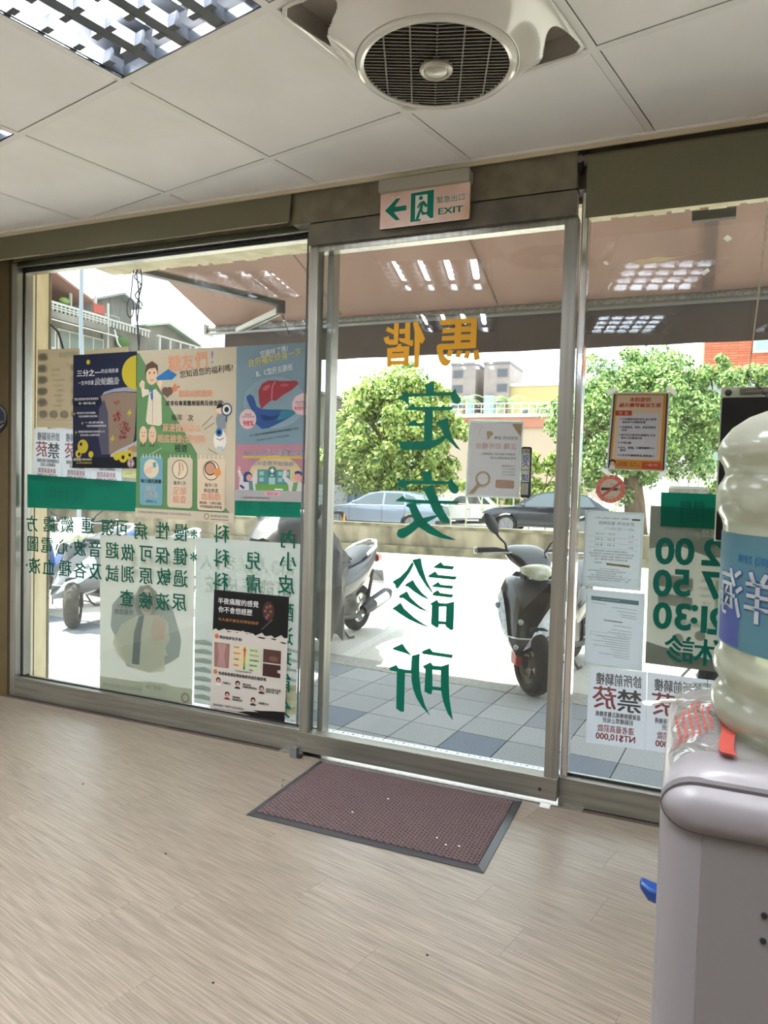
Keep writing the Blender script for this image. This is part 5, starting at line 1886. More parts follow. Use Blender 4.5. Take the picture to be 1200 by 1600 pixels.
S.text("body_text", "不同疼痛的視覺量表比較", .33, .635, .014, BK, width=.22)
S.ell("icons", .06, .665, .028, ink('#b8703c', .3))
S.text("body_text", "你是容易感染帶狀疱疹的高危險群嗎", .105, .672, .030, BK, width=.64, bold=.02)
for k, (u, v, hc, bc) in enumerate(((.105, .74, '#6b2f2a', '#c9c2b8'), (.37, .745, '#1b1b1c', '#33383f'), (.69, .755, '#3a3432', '#23262a'), (.235, .845, '#4a2b26', '#8a3030'), (.585, .86, '#1b1b1c', '#2b3036'))):
    S.ell("portrait_icons", u, v, .050, ink('#b5afa9', .3))
    S.poly("portrait_icons", [(u - .045, v + .030), (u - .02, v + .016), (u + .02, v + .016), (u + .045, v + .030), (u + .02, v + .034), (u - .02, v + .034)], ink(bc, .25))
    S.ell("portrait_icons", u, v - .010, .032, ink(hc, .25))
    S.ell("portrait_icons", u + .002, v - .003, .022, ink('#b98a72', .3))
for t, u, v in (("50歲以上", .17, .745), ("慢性疾病", .44, .735), ("如糖尿病等患者", .44, .755), ("免疫功能不全或", .75, .745), ("免疫力低下者", .75, .765), ("曾經感染", .31, .85), ("帶狀疱疹者", .31, .87), ("長期壓力大", .66, .865)):
    S.text("body_text", t, u, v, .019, BK, bold=.02)
S.text("body_text", "請諮詢醫師,了解更多疫苗相關資訊", .05, .935, .022, BK, width=.42)
S.text("body_text", "本資訊僅供衛教使用,如有疑問請洽詢專業醫療人員", .05, .965, .010, BK, width=.42)
S.poly("black_corner", [(1, .905), (.86, .912), (.70, .925), (.58, .93), (.66, .94), (.50, .948), (.38, .965), (.50, .972), (.62, .985), (.78, 1), (1, 1)], INK)
S.finish()

# ---- sheets stuck on the outside, seen from behind
GT = ink('#514e4a', .3)


def ghost(key, hexc, label, group="paper sheets stuck on the outer side of the glass", name="notice_sheet"):
    s = Sheet(QUADS[key])
    s.base(name, paper(hexc, .5), label, "notice", group)
    return s


S = ghost('menu', '#b29d80', "yellowed leaflet with rows of small grey pictures, stuck beside the pillar")
for k in range(5):
    S.ell("printed_pictures", .13, .10 + .145 * k, .12, ink('#a3917a', .45), ry=.075)
    S.ell("printed_pictures", .12, .10 + .145 * k, .07, ink('#948673', .45), ry=.045)
    S.ell("printed_pictures", .89, .24 + .145 * k, .11, ink('#a3917a', .45), ry=.075)
for k in range(4):
    S.ell("printed_pictures", .15 + .245 * k, .83, .10, ink('#988874', .45), ry=.07)
S.text("ghost_text", "健康飲食", .72, .075, .075, ink('#7f8f86', .45), 'c', mirror=True, width=.42)
for k, (t, u) in enumerate((("點心", .72), ("營養均衡", .45), ("少油少鹽", .44), ("蔬果每日五份", .50), ("多喝白開水", .5), ("清淡飲食", .55), ("規律運動", .5), ("定期檢查", .55), ("早睡早起", .5))):
    S.text("ghost_text", t, u, .20 + .065 * k, .036, ink('#8d7d66', .45), 'c', mirror=True)
S.line("ghost_text", [(.02, .90), (.98, .90)], .006, ink('#8d7d66', .45))
S.finish()
S = ghost('blank', '#b5a283', "plain yellowed sheet whose top edge shows above the navy poster")
S.finish()


def nosmoke(key, label, hexc='#d4d6e2'):
    s = ghost(key, hexc, label, "no smoking notices stuck on the outer side of the glass")
    dk, rd = ink('#59565a', .4), ink('#b25a62', .4)
    s.text("printed_text", "診所前騎樓", .52, .145, .165, dk, 'c', mirror=True, width=.78, bold=.02)
    s.text("printed_text", "禁", .715, .40, .31, dk, 'c', mirror=True, width=.40, bold=.02)
    s.text("printed_text", "菸", .285, .385, .31, rd, 'c', mirror=True, width=.40, bold=.02)
    s.poly("cigarette_mark", [(.69, .56), (.73, .55), (.735, .60), (.70, .62), (.685, .60)], ink('#d0ced2', .4))
    s.text("printed_text", "基層醫療機構及醫事機構", .53, .60, .075, dk, 'c', mirror=True, width=.76, bold=.02)
    s.text("printed_text", "前騎樓禁止吸菸", .53, .675, .075, dk, 'c', mirror=True, width=.52, bold=.02)
    s.text("printed_text", "違者最高罰款", .50, .785, .105, rd, 'c', mirror=True, width=.62, bold=.02)
    s.text("printed_text", "NT$10,000", .50, .885, .115, rd, 'c', mirror=True, width=.66, bold=.035)
    s.finish()


nosmoke('smokeA', "no smoking notice next to the pillar, half behind the green band")
nosmoke('smokeB', "no smoking notice half hidden by the navy poster, above the green band")
nosmoke('smokeC', "no smoking notice almost hidden, only its lower edge below the navy poster")
nosmoke('fineA', "no smoking notice next to the door post, low on the window")
nosmoke('fineB', "no smoking notice half hidden by the dispenser's plastic wrap")
nosmoke('fineC', "no smoking notice mostly hidden behind the water bottle's lower end")
S = ghost('yellow', '#c9c489', "scrap of yellow paper just above the green band beside the navy poster")
S.line("scribble", [(.2, .6), (.4, .45), (.55, .6), (.75, .4)], .03, ink('#7c7a55', .4))
S.finish()

S = ghost('woman', '#c4c3b8', "large pale sheet showing through a woman holding up her palm", name="reversed_poster")
def F(h):
    v = [min(255, int(int(h[i:i + 2], 16) * 1.16)) for i in (1, 3, 5)]
    return ink('#%02x%02x%02x' % tuple(v), .5)


S.poly("ghost_picture", [(.14, .44), (.25, .36), (.42, .37), (.60, .36), (.78, .42), (.88, .62), (.86, .72), (.78, .76), (.66, .80), (.55, .84), (.30, .82), (.22, .70), (.12, .58)], F('#8f9490'))
S.poly("ghost_picture", [(.14, .68), (.24, .56), (.40, .50), (.62, .48), (.74, .52), (.76, .62), (.70, .70), (.72, .82), (.55, .845), (.40, .83), (.30, .80), (.20, .76)], F('#b9b6a4'))
S.poly("ghost_picture", [(.40, .36), (.44, .31), (.54, .30), (.62, .34), (.63, .44), (.60, .48), (.42, .49), (.39, .44)], F('#7f8076'))
S.ell("ghost_picture", .515, .41, .075, F('#bcae9c'), ry=.115)
for u in (.48, .55):
    S.ell("ghost_picture", u, .405, .010, F('#6c675f'), n=8)
S.line("ghost_picture", [(.49, .455), (.515, .46), (.54, .455)], .008, F('#9c7f74'))
S.poly("ghost_picture", [(.43, .50), (.49, .49), (.46, .60), (.44, .80), (.36, .80), (.38, .60)], F('#6f7475'))
S.poly("ghost_picture", [(.56, .60), (.58, .53), (.60, .48), (.615, .48), (.62, .53), (.64, .475), (.655, .478), (.655, .53), (.675, .48), (.69, .485), (.685, .54), (.71, .50), (.722, .51), (.71, .57), (.70, .63), (.64, .66), (.59, .64)], F('#bda796'))
S.poly("ghost_picture", [(.60, .64), (.69, .63), (.74, .72), (.66, .74)], F('#b9b6a4'))
S.text("ghost_text", "專業藥師", .27, .445, .030, F('#6f6f68'), 'c', mirror=True)
S.text("ghost_text", "用藥諮詢", .27, .480, .038, F('#62625b'), 'c', mirror=True, bold=.02)
S.text("ghost_text", "帶狀疱疹疫苗", .62, .16, .07, F('#9a9a8d'), 'c', mirror=True)
S.text("ghost_text", "預防勝於治療", .60, .23, .06, F('#9a9a8d'), 'c', mirror=True)
S.rect("ghost_text", 0, .905, 1, 1, F('#a5a494'))
S.text("ghost_text", "提醒您帶狀疱疹可能反覆發作請及早預防", .25, .955, .028, F('#807e72'), 'c', mirror=True, width=.44)
S.rect("ghost_text", .48, .895, .76, .985, F('#aeac9d'))
S.text("ghost_text", "掃描了解", .60, .93, .03, F('#807e72'), 'c', mirror=True)
S.ring("ghost_text", .93, .965, .045, .02, F('#8d7c70'))
S.finish()
S = ghost('three', '#bdc0bb', "large grey-green sheet with pale reversed lettering behind the black and white poster", name="reversed_poster")
S.text("ghost_text", "每3人就有1人", .50, .14, .115, F('#c2c6be'), 'c', mirror=True, width=.92, bold=.02)
S.text("ghost_text", "可能長皮蛇", .52, .27, .115, F('#b6bbb3'), 'c', mirror=True, width=.84, bold=.02)
S.text("ghost_text", "五十歲以上人人都要預防", .55, .36, .04, F('#c2c6be'), 'c', mirror=True, width=.7)
for k in range(7):
    v = .62 + .055 * k
    S.poly("ghost_waves", [(0, v), (.10, v - .012), (.24, v + .01), (.30, v + .004), (.24, v + .022), (0, v + .02)], F('#8f968f'))
    S.poly("ghost_waves", [(.80, v - .02), (.92, v - .028), (1, v - .018), (1, v - .005), (.9, v - .008)], F('#959c94'))
S.rect("ghost_waves", .80, .80, 1, .97, F('#b5ae8f'))
S.finish()

S = Sheet(QUADS['job'])
S.base("notice_sheet", paper('#b7b1b6', .5), "grey job notice with an orange magnifier, taped in a white sleeve on the door", "notice")
RIM = paper('#e9efec', .55)
for q in ([(-.01, -.02), (1.01, -.02), (1.0, .026), (0, .026)], [(-.01, .974), (1.0, .986), (1.0, 1.01), (-.01, 1.01)], [(-.01, -.02), (.045, .0), (.03, 1.0), (-.02, 1.01)], [(.985, 0), (1.01, -.02), (1.0, 1.01), (.975, 1.0)]):
    S.poly("sleeve_rim", q, RIM)
TN = ink('#b79a7d', .45)
S.poly("shapes", [(.985, .026), (.79, .026), (.97, .20)], TN)
S.line("shapes", [(.235, .06), (.19, .18)], .010, TN)
S.poly("shapes", [(.33, .16), (.35, .13), (.42, .13), (.46, .15), (.455, .18), (.41, .20), (.39, .24), (.35, .235), (.35, .20)], TN)
S.ring("shapes", .31, .765, .145, .042, TN)
S.poly("shapes", [(.20, .835), (.255, .865), (.15, .965), (.045, .965)], TN)
S.rect("shapes", .55, .77, .90, .88, ink('#c19a86', .45), r=.03)
S.text("printed_text", "定安診所 誠徵", .70, .215, .048, GT, 'c', mirror=True, width=.44)
S.text("printed_text", "正職 診所櫃台", .52, .325, .085, ink('#b5786a', .45), 'c', mirror=True, width=.76)
S.text("printed_text", "具親和力親切耐心負責細心", .57, .43, .034, GT, 'c', mirror=True, width=.64)
S.text("printed_text", "有意者請洽櫃台人員", .67, .48, .034, GT, 'c', mirror=True, width=.48)
for k, t in enumerate(("上班時間輪班制", "早班08:30-12:00", "午班14:30-18:00", "晚班18:00-21:30")):
    S.text("printed_text", t, .90, .585 + .038 * k, .026, GT, 'r', mirror=True)
for k in range(3):
    S.text("printed_text", ("週休二日享勞健保", "三節獎金員工旅遊", "意者請電洽"))if False else S.text("printed_text", ("週休二日享勞健保", "三節獎金員工旅遊", "意者請電洽")[k], .72, .795 + .03 * k, .020, ink('#d3b8a8', .45), 'c', mirror=True)
S.text("printed_text", "加入我們", .31, .875, .026, ink('#a8705f', .45), 'c', mirror=True)
S.finish()

# ---- door touch switch
(yq, q) = QUADS['press']
sw = empty("touch_switch", (-.547, 2.60, 1.107), label="black upright touch switch with blue Chinese lettering on the door glass", cat="switch")
b = MB()
b.prism([(-.5652, 1.110), (-.5610, 1.1065), (-.5320, 1.1060), (-.5278, 1.110), (-.5296, 1.286), (-.534, 1.2905), (-.5630, 1.2915), (-.5672, 1.287)], lambda x, z, t: (x, 2.596 + .0095 * t, z), BLACKG)
b.build("case", sw, world=True, smooth=20, bevel=.0015)
S = Sheet((2.5958, [(-.5645, 1.288), (-.5345, 1.288), (-.5345, 1.110), (-.5645, 1.110)]))
S.obj = sw
LBL = ink('#8f9083', .1)
S.rect("label_strip", .02, .02, .90, .115, ink('#75766b', .1))
S.rect("label_strip", 0, .12, .98, .70, ink('#9b9b8c', .1))
S.rect("label_strip", .05, .72, .90, .96, ink('#84847a', .1))
BL = ink('#142f6e', .05)
for ch, v in (("按", .205), ("久", .325), ("一", .455), ("點", .605)):
    S.text("lettering", ch, .49, v, .150, BL if ch != "一" else BK, 'c', bold=.015)
for k, ch in enumerate("ください"):
    S.text("lettering", ch, .48, .755 + .052 * k, .052, BK, 'c')
S.rect("lettering", .30, .075, .65, .085, BK)
S.rect("lettering", .36, .05, .60, .058, BK)
S.finish()

# ---- orange probiotic notice with tape
S = Sheet(QUADS['probiotic'])
S.base("notice_sheet", paper('#b9b7ae', .3), "orange-bordered notice with red heading and white text panel, taped on the window", "notice")
S.rect("printed_border", .028, .02, .975, .985, ink('#2b4657', .3))
S.rect("printed_border", .055, .025, .945, .982, ink('#c9883a', .3))
S.rect("cream_panel", .085, .04, .895, .865, ink('#d0bda0', .3), r=.03)
S.rect("white_panel", .155, .27, .825, .845, ink('#c5c5cb', .3), r=.04)
RD = ink('#b03a2e', .3)
S.text("heading", "本院提供", .50, .095, .062, RD, 'c', width=.36, bold=.03)
S.text("heading", "處方藥等級益生菌", .50, .165, .058, RD, 'c', width=.72, bold=.03)
S.rect("heading", .085, .235, .37, .30, ink('#bb4a30', .3), r=.01)
S.text("heading", "特  點", .225, .268, .048, ink('#d8b59a', .3), 'c')
for k, (t, v, w) in enumerate((("可與藥物搭配使用,益生菌增", .345, .58), ("強效果不受藥物影響", .383, .40), ("改善腹瀉、便秘、脹氣等腸道", .447, .58), ("症狀", .485, .09), ("給予抗生素或化療藥時,可改", .547, .58), ("善所引起腸道症狀", .585, .36), ("不須冷藏", .648, .18), ("台大、馬偕、三總等醫學中心", .710, .58), ("使用", .745, .09), ("日本百年藥廠製造,原裝進口", .808, .58))):
    S.text("body_text", t, .215, v, .031, BK, width=w, bold=.02)
    if k in (0, 2, 4, 6, 7, 9):
        S.ell("body_text", .185, v, .011, BK, n=10)
S.text("body_text", "一般保養:一天1包", .17, .908, .027, BK, width=.34)
S.text("body_text", "症狀治療:一天2~3包", .17, .938, .027, BK, width=.40)
S.rect("price_box", .60, .885, .93, .972, ink('#bf5236', .3), r=.015)
S.text("price_box", "一個六包", .76, .922, .036, ink('#d8b59a', .3), 'c')
S.ell("doctor_drawing", .10, .905, .055, BK, ry=.055)
S.ell("doctor_drawing", .10, .918, .040, ink('#d3a98c', .3), ry=.042)
S.poly("doctor_drawing", [(.045, .985), (.06, .945), (.10, .935), (.14, .945), (.155, .985)], ink('#c9ced6', .3))
S.finish()
for k, (cx, cz, a) in enumerate(((-.2665, 1.4935, radians(32)), (-.072, 1.4905, radians(-40)), (-.2765, 1.2085, radians(-38)), (-.088, 1.2035, radians(42)))):
    b = MB()
    w, h = .019, .0075
    b.add([(cx + a_ * cos(a) - c_ * sin(a), 2.6570, cz + a_ * sin(a) + c_ * cos(a)) for a_, c_ in ((-w, -h), (w, -h), (w, h), (-w, h))], [(0, 1, 2, 3)], paper('#e4e3de', .5))
    b.build("tape", parent=S.obj, world=True, smooth=0)

# ---- round no smoking sticker
st = empty("round_sticker", (-.258, 2.659, 1.098), label="round red no smoking sticker under the orange-bordered notice", cat="sticker")
b = MB()
b.lathe([(0, -.0006), (.0500, -.0006), (.0502, 0)], (-.2585, 2.6592, 1.1475), paper('#b5625a', .35), 40, axis='y')
b.build("disc", st, world=True, smooth=0)
S = Sheet((2.6584, [(-.3085, 1.1975), (-.2085, 1.1975), (-.2085, 1.0975), (-.3085, 1.0975)]))
S.obj = st
S.ell("white_field", .5, .5, .355, paper('#c5bda6', .35), n=32)
S.rect("cigarette", .18, .455, .74, .555, ink('#4c4b48', .25))
for u in (.755, .79, .825):
    S.rect("cigarette", u, .455, u + .018, .555, ink('#4c4b48', .25))
S.line("cigarette", [(.52, .28), (.56, .34), (.66, .36)], .012, ink('#4c4b48', .25))
S.line("cigarette", [(.50, .32), (.53, .39), (.60, .41)], .010, ink('#4c4b48', .25))
S.line("cigarette", [(.68, .33), (.74, .38), (.77, .43)], .010, ink('#4c4b48', .25))
S.poly("slash", [(.20, .72), (.26, .79), (.86, .30), (.81, .23)], ink('#b5625a', .3))
for k, ch in enumerate("共創無菸環境"):
    t = radians(200 + 28 * k)
    S.text("lettering", ch, .5 + .425 * cos(t), .5 + .425 * sin(t), .085, ink('#c9a45a', .3), 'c', rot=t + pi / 2)
for k, ch in enumerate("吸菸有害健康戒菸"):
    t = radians(150 - 18 * k)
    S.text("lettering", ch, .5 + .425 * cos(t), .5 + .425 * sin(t), .07, ink('#c9a45a', .3), 'c', rot=t - pi / 2)
S.text("lettering", "本場所全面禁菸", .5, .79, .04, BK, 'c')
S.finish()

# ---- hour sheets seen from behind
S = ghost('hours', '#c6ced6', "grey timetable sheet seen from behind in a white sleeve, upper of the two")
for q in ([(0, 0), (1, 0), (.97, .032), (.03, .02)], [(.02, .95), (.945, .975), (1, 1), (0, 1)], [(0, 0), (.03, .02), (.02, .95), (0, 1)], [(.97, .032), (1, 0), (1, 1), (.945, .975)]):
    S.poly("sleeve_rim", q, RIM)
S.text("printed_text", "定安診所 電話時段", .54, .155, .048, GT, 'c', mirror=True, width=.60)
S.text("printed_text", "週一至週六", .60, .225, .042, ink('#7f93a3', .4), 'c', mirror=True, width=.50)
for k, (t, l) in enumerate((("9:00 - 11:00", "早上"), ("3:00 - 5:00", "下午"), ("6:30 - 8:30", "晚上"))):
    S.text("printed_text", t, .36, .295 + .072 * k, .052, ink('#565b5e', .4), 'c', mirror=True, width=.34)
    S.text("printed_text", l, .80, .315 + .072 * k, .032, GT, 'c', mirror=True)
    S.line("printed_text", [(.08, .335 + .072 * k), (.92, .35 + .072 * k)], .003, GT)
for k, (t, w) in enumerate((("一般看診請提前掛號!不接受現場", .60), ("看診請攜帶健保卡,初診請帶身分證,逾時不候", .76), ("時間如有異動,請依現場公告為準", .70), ("電話掛號,每診限額10名", .56))):
    S.text("printed_text", t, .48, .52 + .036 * k, .026, GT, 'c', mirror=True, width=w)
S.poly("highlight", [(.40, .672), (.80, .685), (.80, .715), (.40, .702)], ink('#a58f45', .45))
S.text("printed_text", "不接受電話諮詢", .60, .693, .024, GT, 'c', mirror=True, width=.36)
S.text("printed_text", "※敬請配合", .26, .678, .022, GT, 'c', mirror=True)
for k, (t, w) in enumerate((("流感疫苗施打請先登記", .34), ("一、如需看診請依現場叫號順序就診", .74), ("二、過號請重新報到", .45), ("三、請勿大聲喧嘩並全程配戴口罩", .62), ("四、如有發燒請先告知櫃台人員", .74), ("五、停診日期請見公告", .68))):
    S.text("printed_text", t, .46, .755 + .029 * k, .020, GT if k else ink('#8d6a66', .4), 'c', mirror=True, width=w)
S.rect("printed_text", .80, .085, .935, .105, BK)
S.text("printed_text", "敬告病友", .45, .09, .02, GT, 'c', mirror=True, width=.6)
S.finish()
S = ghost('web', '#c8ced8', "grey printout sheet seen from behind in a white sleeve, lower of the two")
for q in ([(0, 0), (1, 0), (.97, .020), (.03, .012)], [(.015, .96), (.955, .97), (1, 1), (0, 1)], [(0, 0), (.03, .012), (.015, .96), (0, 1)], [(.97, .02), (1, 0), (1, 1), (.955, .97)]):
    S.poly("sleeve_rim", q, RIM)
S.poly("header_bar", [(.09, .085), (.90, .098), (.90, .155), (.09, .14)], ink('#6f8f93', .45))
S.rect("header_bar", .26, .112, .58, .127, ink('#b0b6b8', .45))
for k, (u0, u1, v) in enumerate(((.10, .35, .17), (.45, .88, .21), (.55, .88, .255), (.60, .88, .295), (.62, .88, .325), (.32, .64, .385), (.50, .80, .445), (.45, .80, .50), (.40, .80, .535), (.55, .80, .575), (.20, .78, .60), (.30, .78, .63), (.15, .78, .66), (.35, .78, .69), (.15, .78, .72), (.45, .78, .755), (.50, .78, .79), (.25, .78, .82), (.50, .78, .85))):
    S.line("printed_lines", [(u0, v), (u1, v + .012)], .008 if k != 5 else .02, ink('#7f858c', .45))
S.line("printed_lines", [(.10, .545), (.70, .56), (.70, .60), (.10, .585), (.10, .545)], .004, ink('#70757c', .45))
S.finish()
S = ghost('grey', '#b4b4a8', "big grey poster seen from behind, under the green opening hours", name="reversed_poster")
S.poly("ghost_picture", [(0, 0), (1, 0), (1, .30), (.55, .30), (.28, .24), (0, .27)], F('#7e8078'))
S.poly("ghost_picture", [(0, .86), (.3, .90), (.6, .93), (1, .96), (1, 1), (0, 1)], F('#6d7069'))
S.poly("ghost_picture", [(.10, .42), (.42, .44), (.42, .52), (.10, .50)], F('#85857b'))
S.poly("ghost_picture", [(.10, .54), (.42, .56), (.42, .63), (.10, .61)], F('#85857b'))
S.text("ghost_text", "半夜痛醒的感覺", .62, .09, .05, F('#b3b3a8'), 'c', mirror=True)
S.text("ghost_text", "你不會想經歷", .72, .155, .05, F('#b3b3a8'), 'c', mirror=True)
S.text("ghost_text", "你是帶狀疱疹的高危險群", .60, .72, .045, F('#85857b'), 'c', mirror=True, width=.7)
for k in range(4):
    S.ell("ghost_picture", .30 + .2 * k, .82 - .03 * (k % 2), .05, F('#85857b'))
for k in range(5):
    S.text("ghost_text", ("非常痛", "帶狀疱疹", "分娩痛", "牙痛", "頭痛")[k], .55, .45 + .045 * k, .024, F('#8e857b'), 'c', mirror=True)
S.rect("ghost_text", .62, .44, .65, .64, F('#9aa58a'))
S.finish()

# ---- scraps of tape and torn paper high on the window behind the dispenser
SCR = paper('#e8e6df', .5)
scr = [("torn_paper", [(.0, .012), (.03, .004), (.05, .001), (.07, .006), (.10, .004), (.14, .012), (.165, .016), (.21, .024), (.235, .027), (.20, .022), (.17, .018), (.14, .016), (.11, .018), (.08, .022), (.05, .018), (.02, .018)], (-.222, 1.925), "long torn strip of old paper stuck to the upper window", '#cdbd9f'),
       ("tape_scrap", [(0, .012), (.014, .024), (.028, .010), (.014, 0)], (.066, 1.976), "white diamond of tape on the upper window, topmost of the scraps", None),
       ("tape_scrap", [(0, .010), (.020, .024), (.028, .014), (.009, 0)], (.004, 1.872), "white square of tape on the upper window below the torn strip", None),
       ("tape_scrap", [(0, .013), (.012, .014), (.020, .002), (.010, .001), (.004, .004)], (-.315, 1.935), "small curled tape scrap on the upper window next to the door post", None),
       ("tape_scrap", [(0, .0), (.004, .012), (.012, .022), (.016, .016), (.008, .008), (.003, -.006)], (-.296, 1.853), "thin bent tape scrap on the upper window below the curled scrap", None)]
for nm, pts, (ox, oz), lab, hx in scr:
    b = MB()
    flat_poly(b, [([(ox + x, oz + z) for x, z in pts], [])], 2.6585, SCR if hx is None else paper(hx, .5))
    tag(b.build(nm, smooth=0), lab, "tape" if hx is None else "torn paper", "tape scraps on the upper window" if hx is None else None)
# ================================================================== scooters
TYRE = mat("scooter tyre", '#131312', rough=.9, hex2='#1d1c1a', scale=40)
TYREG = mat("dusty tyre", '#4d4a42', rough=.9, hex2='#33312c', scale=30)
RIMM = mat("cast rim", '#8b8272', rough=.4, metal=.6)
RIMS = mat("silver rim", '#b4b5b5', rough=.35, metal=.7)
LENS = mat("headlamp lens", '#dfe6ea', rough=.08, coat=.8, hex2='#aeb8bf', scale=30)
ENG = mat("engine grey", '#4b4a47', rough=.5, metal=.5)
SEATM = mat("scooter seat vinyl", '#2a2d32', rough=.5)
DARKP = mat("dark scooter plastic", '#24262a', rough=.5)


def make_scooter(loc, rz, steer, paint, label, tyre=TYRE, rim=RIMM, seat=SEATM, accent=None, lamps=True, steer_cover=True):
    R_ = .222
    root = empty("scooter", loc, rz, label=label, cat="scooter", group="scooters parked across the sidewalk's kerb")
    st_ = empty("steering_assembly", (0, .10, 0), steer, parent=root)
    o = (0, -.10, 0)

    def wheel(par, y, nm, w):
        b = MB()
        prof = []
        for i in range(15):
            a = -radians(118) + radians(236) * i / 14
            prof.append((R_ - .055 + .055 * cos(a), w * .5 * sin(a)))
        b.lathe(prof, (0, y, R_), tyre, 36, axis='x')
        for k in range(36):
            a = 2 * pi * k / 36
            s = 1 if k % 2 else -1
            p0 = Vector((.008 * s, y + (R_ + .001) * cos(a), R_ + (R_ + .001) * sin(a)))
            p1 = Vector((.036 * s, y + (R_ - .010) * cos(a + .10), R_ + (R_ - .010) * sin(a + .10)))
            b.bar(p0, p1, .005, .004, BLACKP, up=(0, cos(a), sin(a)))
        t = b.build(nm, par)
        b = MB()
        b.lathe([(R_ - .092, -.032), (R_ - .060, -.036), (R_ - .054, -.030), (R_ - .07, 0), (R_ - .054, .030), (R_ - .060, .036), (R_ - .092, .032), (R_ - .092, -.032)], (0, y, R_), rim, 36, axis='x')
        b.lathe([(0, -.045), (.035, -.045), (.04, -.03), (.04, .03), (.035, .045), (0, .045)], (0, y, R_), rim, 16, axis='x')
        for k in range(5):
            a = 2 * pi * k / 5 + .3
            for da in (-.16, .16):
                b.bar((0, y + .03 * cos(a), R_ + .03 * sin(a)), (0, y + (R_ - .088) * cos(a + da), R_ + (R_ - .088) * sin(a + da)), .024, .014, rim, up=(1, 0, 0))
        b.build("rim", t if par is root else par)
        return t

    wheel(st_, -.10, "front_tyre", .13)
    b = MB()
    b.lathe([(.05, .048), (.10, .05), (.10, .046), (.05, .044)], (0, o[1], R_), RIMS, 28, axis='x')
    b.build("brake_disc", st_)
    b = MB()
    for s in (-1, 1):
        b.tube([(s * .070, -.10, R_), (s * .070, -.055, R_ + .20), (s * .066, .0, .56)], .017, ENG if s > 0 else RIMS, 10)
        b.box(s * .07 - .018, -.125, R_ - .03, s * .07 + .018, -.075, R_ + .05, DARKP, ch=.006)
    b.tube([(0, .02, .55), (0, .10, .86)], .03, DARKP, 10)
    b.build("fork", st_)
    if accent:
        b = MB()
        b.box(-.135, -.11, R_ - .02, -.075, -.03, R_ + .09, mat("red caliper", accent, rough=.35), ch=.012)
        b.build("red_caliper", st_, bevel=.006)["label"] = "red brake caliper"
    b = MB()
    rings = []
    for i in range(15):
        a = radians(72) + radians(88) * i / 14
        rr = R_ + .028
        c = (-.10 - rr * cos(a), R_ + rr * sin(a))
        w = .066
        d = (-cos(a), sin(a))
        rings.append([(x, c[0] + d[0] * q, c[1] + d[1] * q) for x, q in ((-w, -.05), (-w * .9, -.004), (-w * .4, .012), (w * .4, .012), (w * .9, -.004), (w, -.05), (w * .85, -.045), (0, -.002), (-w * .85, -.045))])
    b.loft(rings, DARKP)
    b.build("front_fender", st_)
    # handlebar cover, lamp, grips, mirrors
    b = MB()
    HZ = .05
    sec = [(-.15, .055, .78, .30), (-.11, .115, .80, .45), (-.05, .150, .84, .8), (.03, .165, .87, 1), (.11, .150, .895, .9), (.17, .09, .90, .5)]
    rings = []
    for y, w, zc, h in sec:
        rings.append([(w * cos(2 * pi * k / 18), y + .02, zc + HZ + .07 * h * sin(2 * pi * k / 18) + .02 * abs(cos(2 * pi * k / 18))) for k in range(18)])
    b.loft(rings, paint)
    hc = b.build("handlebar_cover", st_, smooth=60, subsurf=1)
    b = MB()
    rings = []
    for y, w, zc, h in ((-.168, .050, .775, .035), (-.150, .085, .785, .050), (-.105, .125, .800, .045), (-.08, .12, .81, .03)):
        rings.append([(w * cos(2 * pi * k / 16), y, zc + HZ + h * sin(2 * pi * k / 16)) for k in range(16)])
    b.loft(rings, mat("clouded headlamp", '#cfcfbf', rough=.12, coat=.6, hex2='#a9ab8f', scale=12))
    b.build("headlamp", hc, smooth=60)
    for s in (-1, 1):
        b = MB()
        b.tube([(s * .12, .06, .95), (s * .22, .09, .97), (s * .345, .125, .965)], [.018, .019, .019], RUBBER, 12)
        b.tube([(s * .345, .125, .965), (s * .365, .13, .964)], .023, RIMS, 12)
        b.build("grip", st_)
        b = MB()
        b.tube([(s * .13, .02, .955), (s * .20, .03, .955), (s * .32, .075, .945)], .006, RIMS, 8)
        b.build("brake_lever", st_)
        b = MB()
        b.tube([(s * .15, .06, .97), (s * .17, .05, 1.02), (s * .22, .04, 1.06), (s * .25, .04, 1.10)], [.010, .008, .008, .012], DARKP, 8)
        rot = Matrix.Rotation(s * radians(35), 3, 'Y')
        b.ell((s * .285, .03, 1.155), (.038, .022, .085), DARKP, 16, 12, rot)
        m_ = b.build("mirror", st_, smooth=60)
        b = MB()
        b.ell((s * .285, .049, 1.155), (.033, .004, .077), CHROME, 16, 8, rot)
        b.build("mirror_glass", m_, smooth=60) if False else None
    # front apron
    sec = [(0.775, 0.18, 0.13, 0.26), (0.745, 0.24, 0.085, 0.29), (0.68, 0.27, 0.045, 0.3), (0.6, 0.282, 0.005, 0.31), (0.52, 0.282, -0.035, 0.32), (0.44, 0.252, -0.075, 0.32), (0.38, 0.204, -0.105, 0.3), (0.33, 0.138, -0.125, 0.25), (0.295, 0.072, -0.125, 0.17), (0.27, 0.018, -0.1, 0.05)]

    def apron(s, z, off=0.0):
        for (z0, w0, f0, b0), (z1, w1, f1, b1) in zip(sec, sec[1:]):
            if z1 <= z <= z0:
                t = (z0 - z) / (z0 - z1)
                w, f, k = w0 + (w1 - w0) * t, f0 + (f1 - f0) * t, b0 + (b1 - b0) * t
                break
        a = s * pi / 2
        return (w * sin(a) * (1 + off * 4) , f + (k - f) * (1 - cos(a)) ** .85 - off, z)

    b = MB()
    rings = []
    for z, w, f, k in sec:
        rings.append([apron(-1 + i / 8, z) for i in range(17)] + [(w * .8, k + .015, z), (-w * .8, k + .015, z)])
    b.loft(rings, paint)
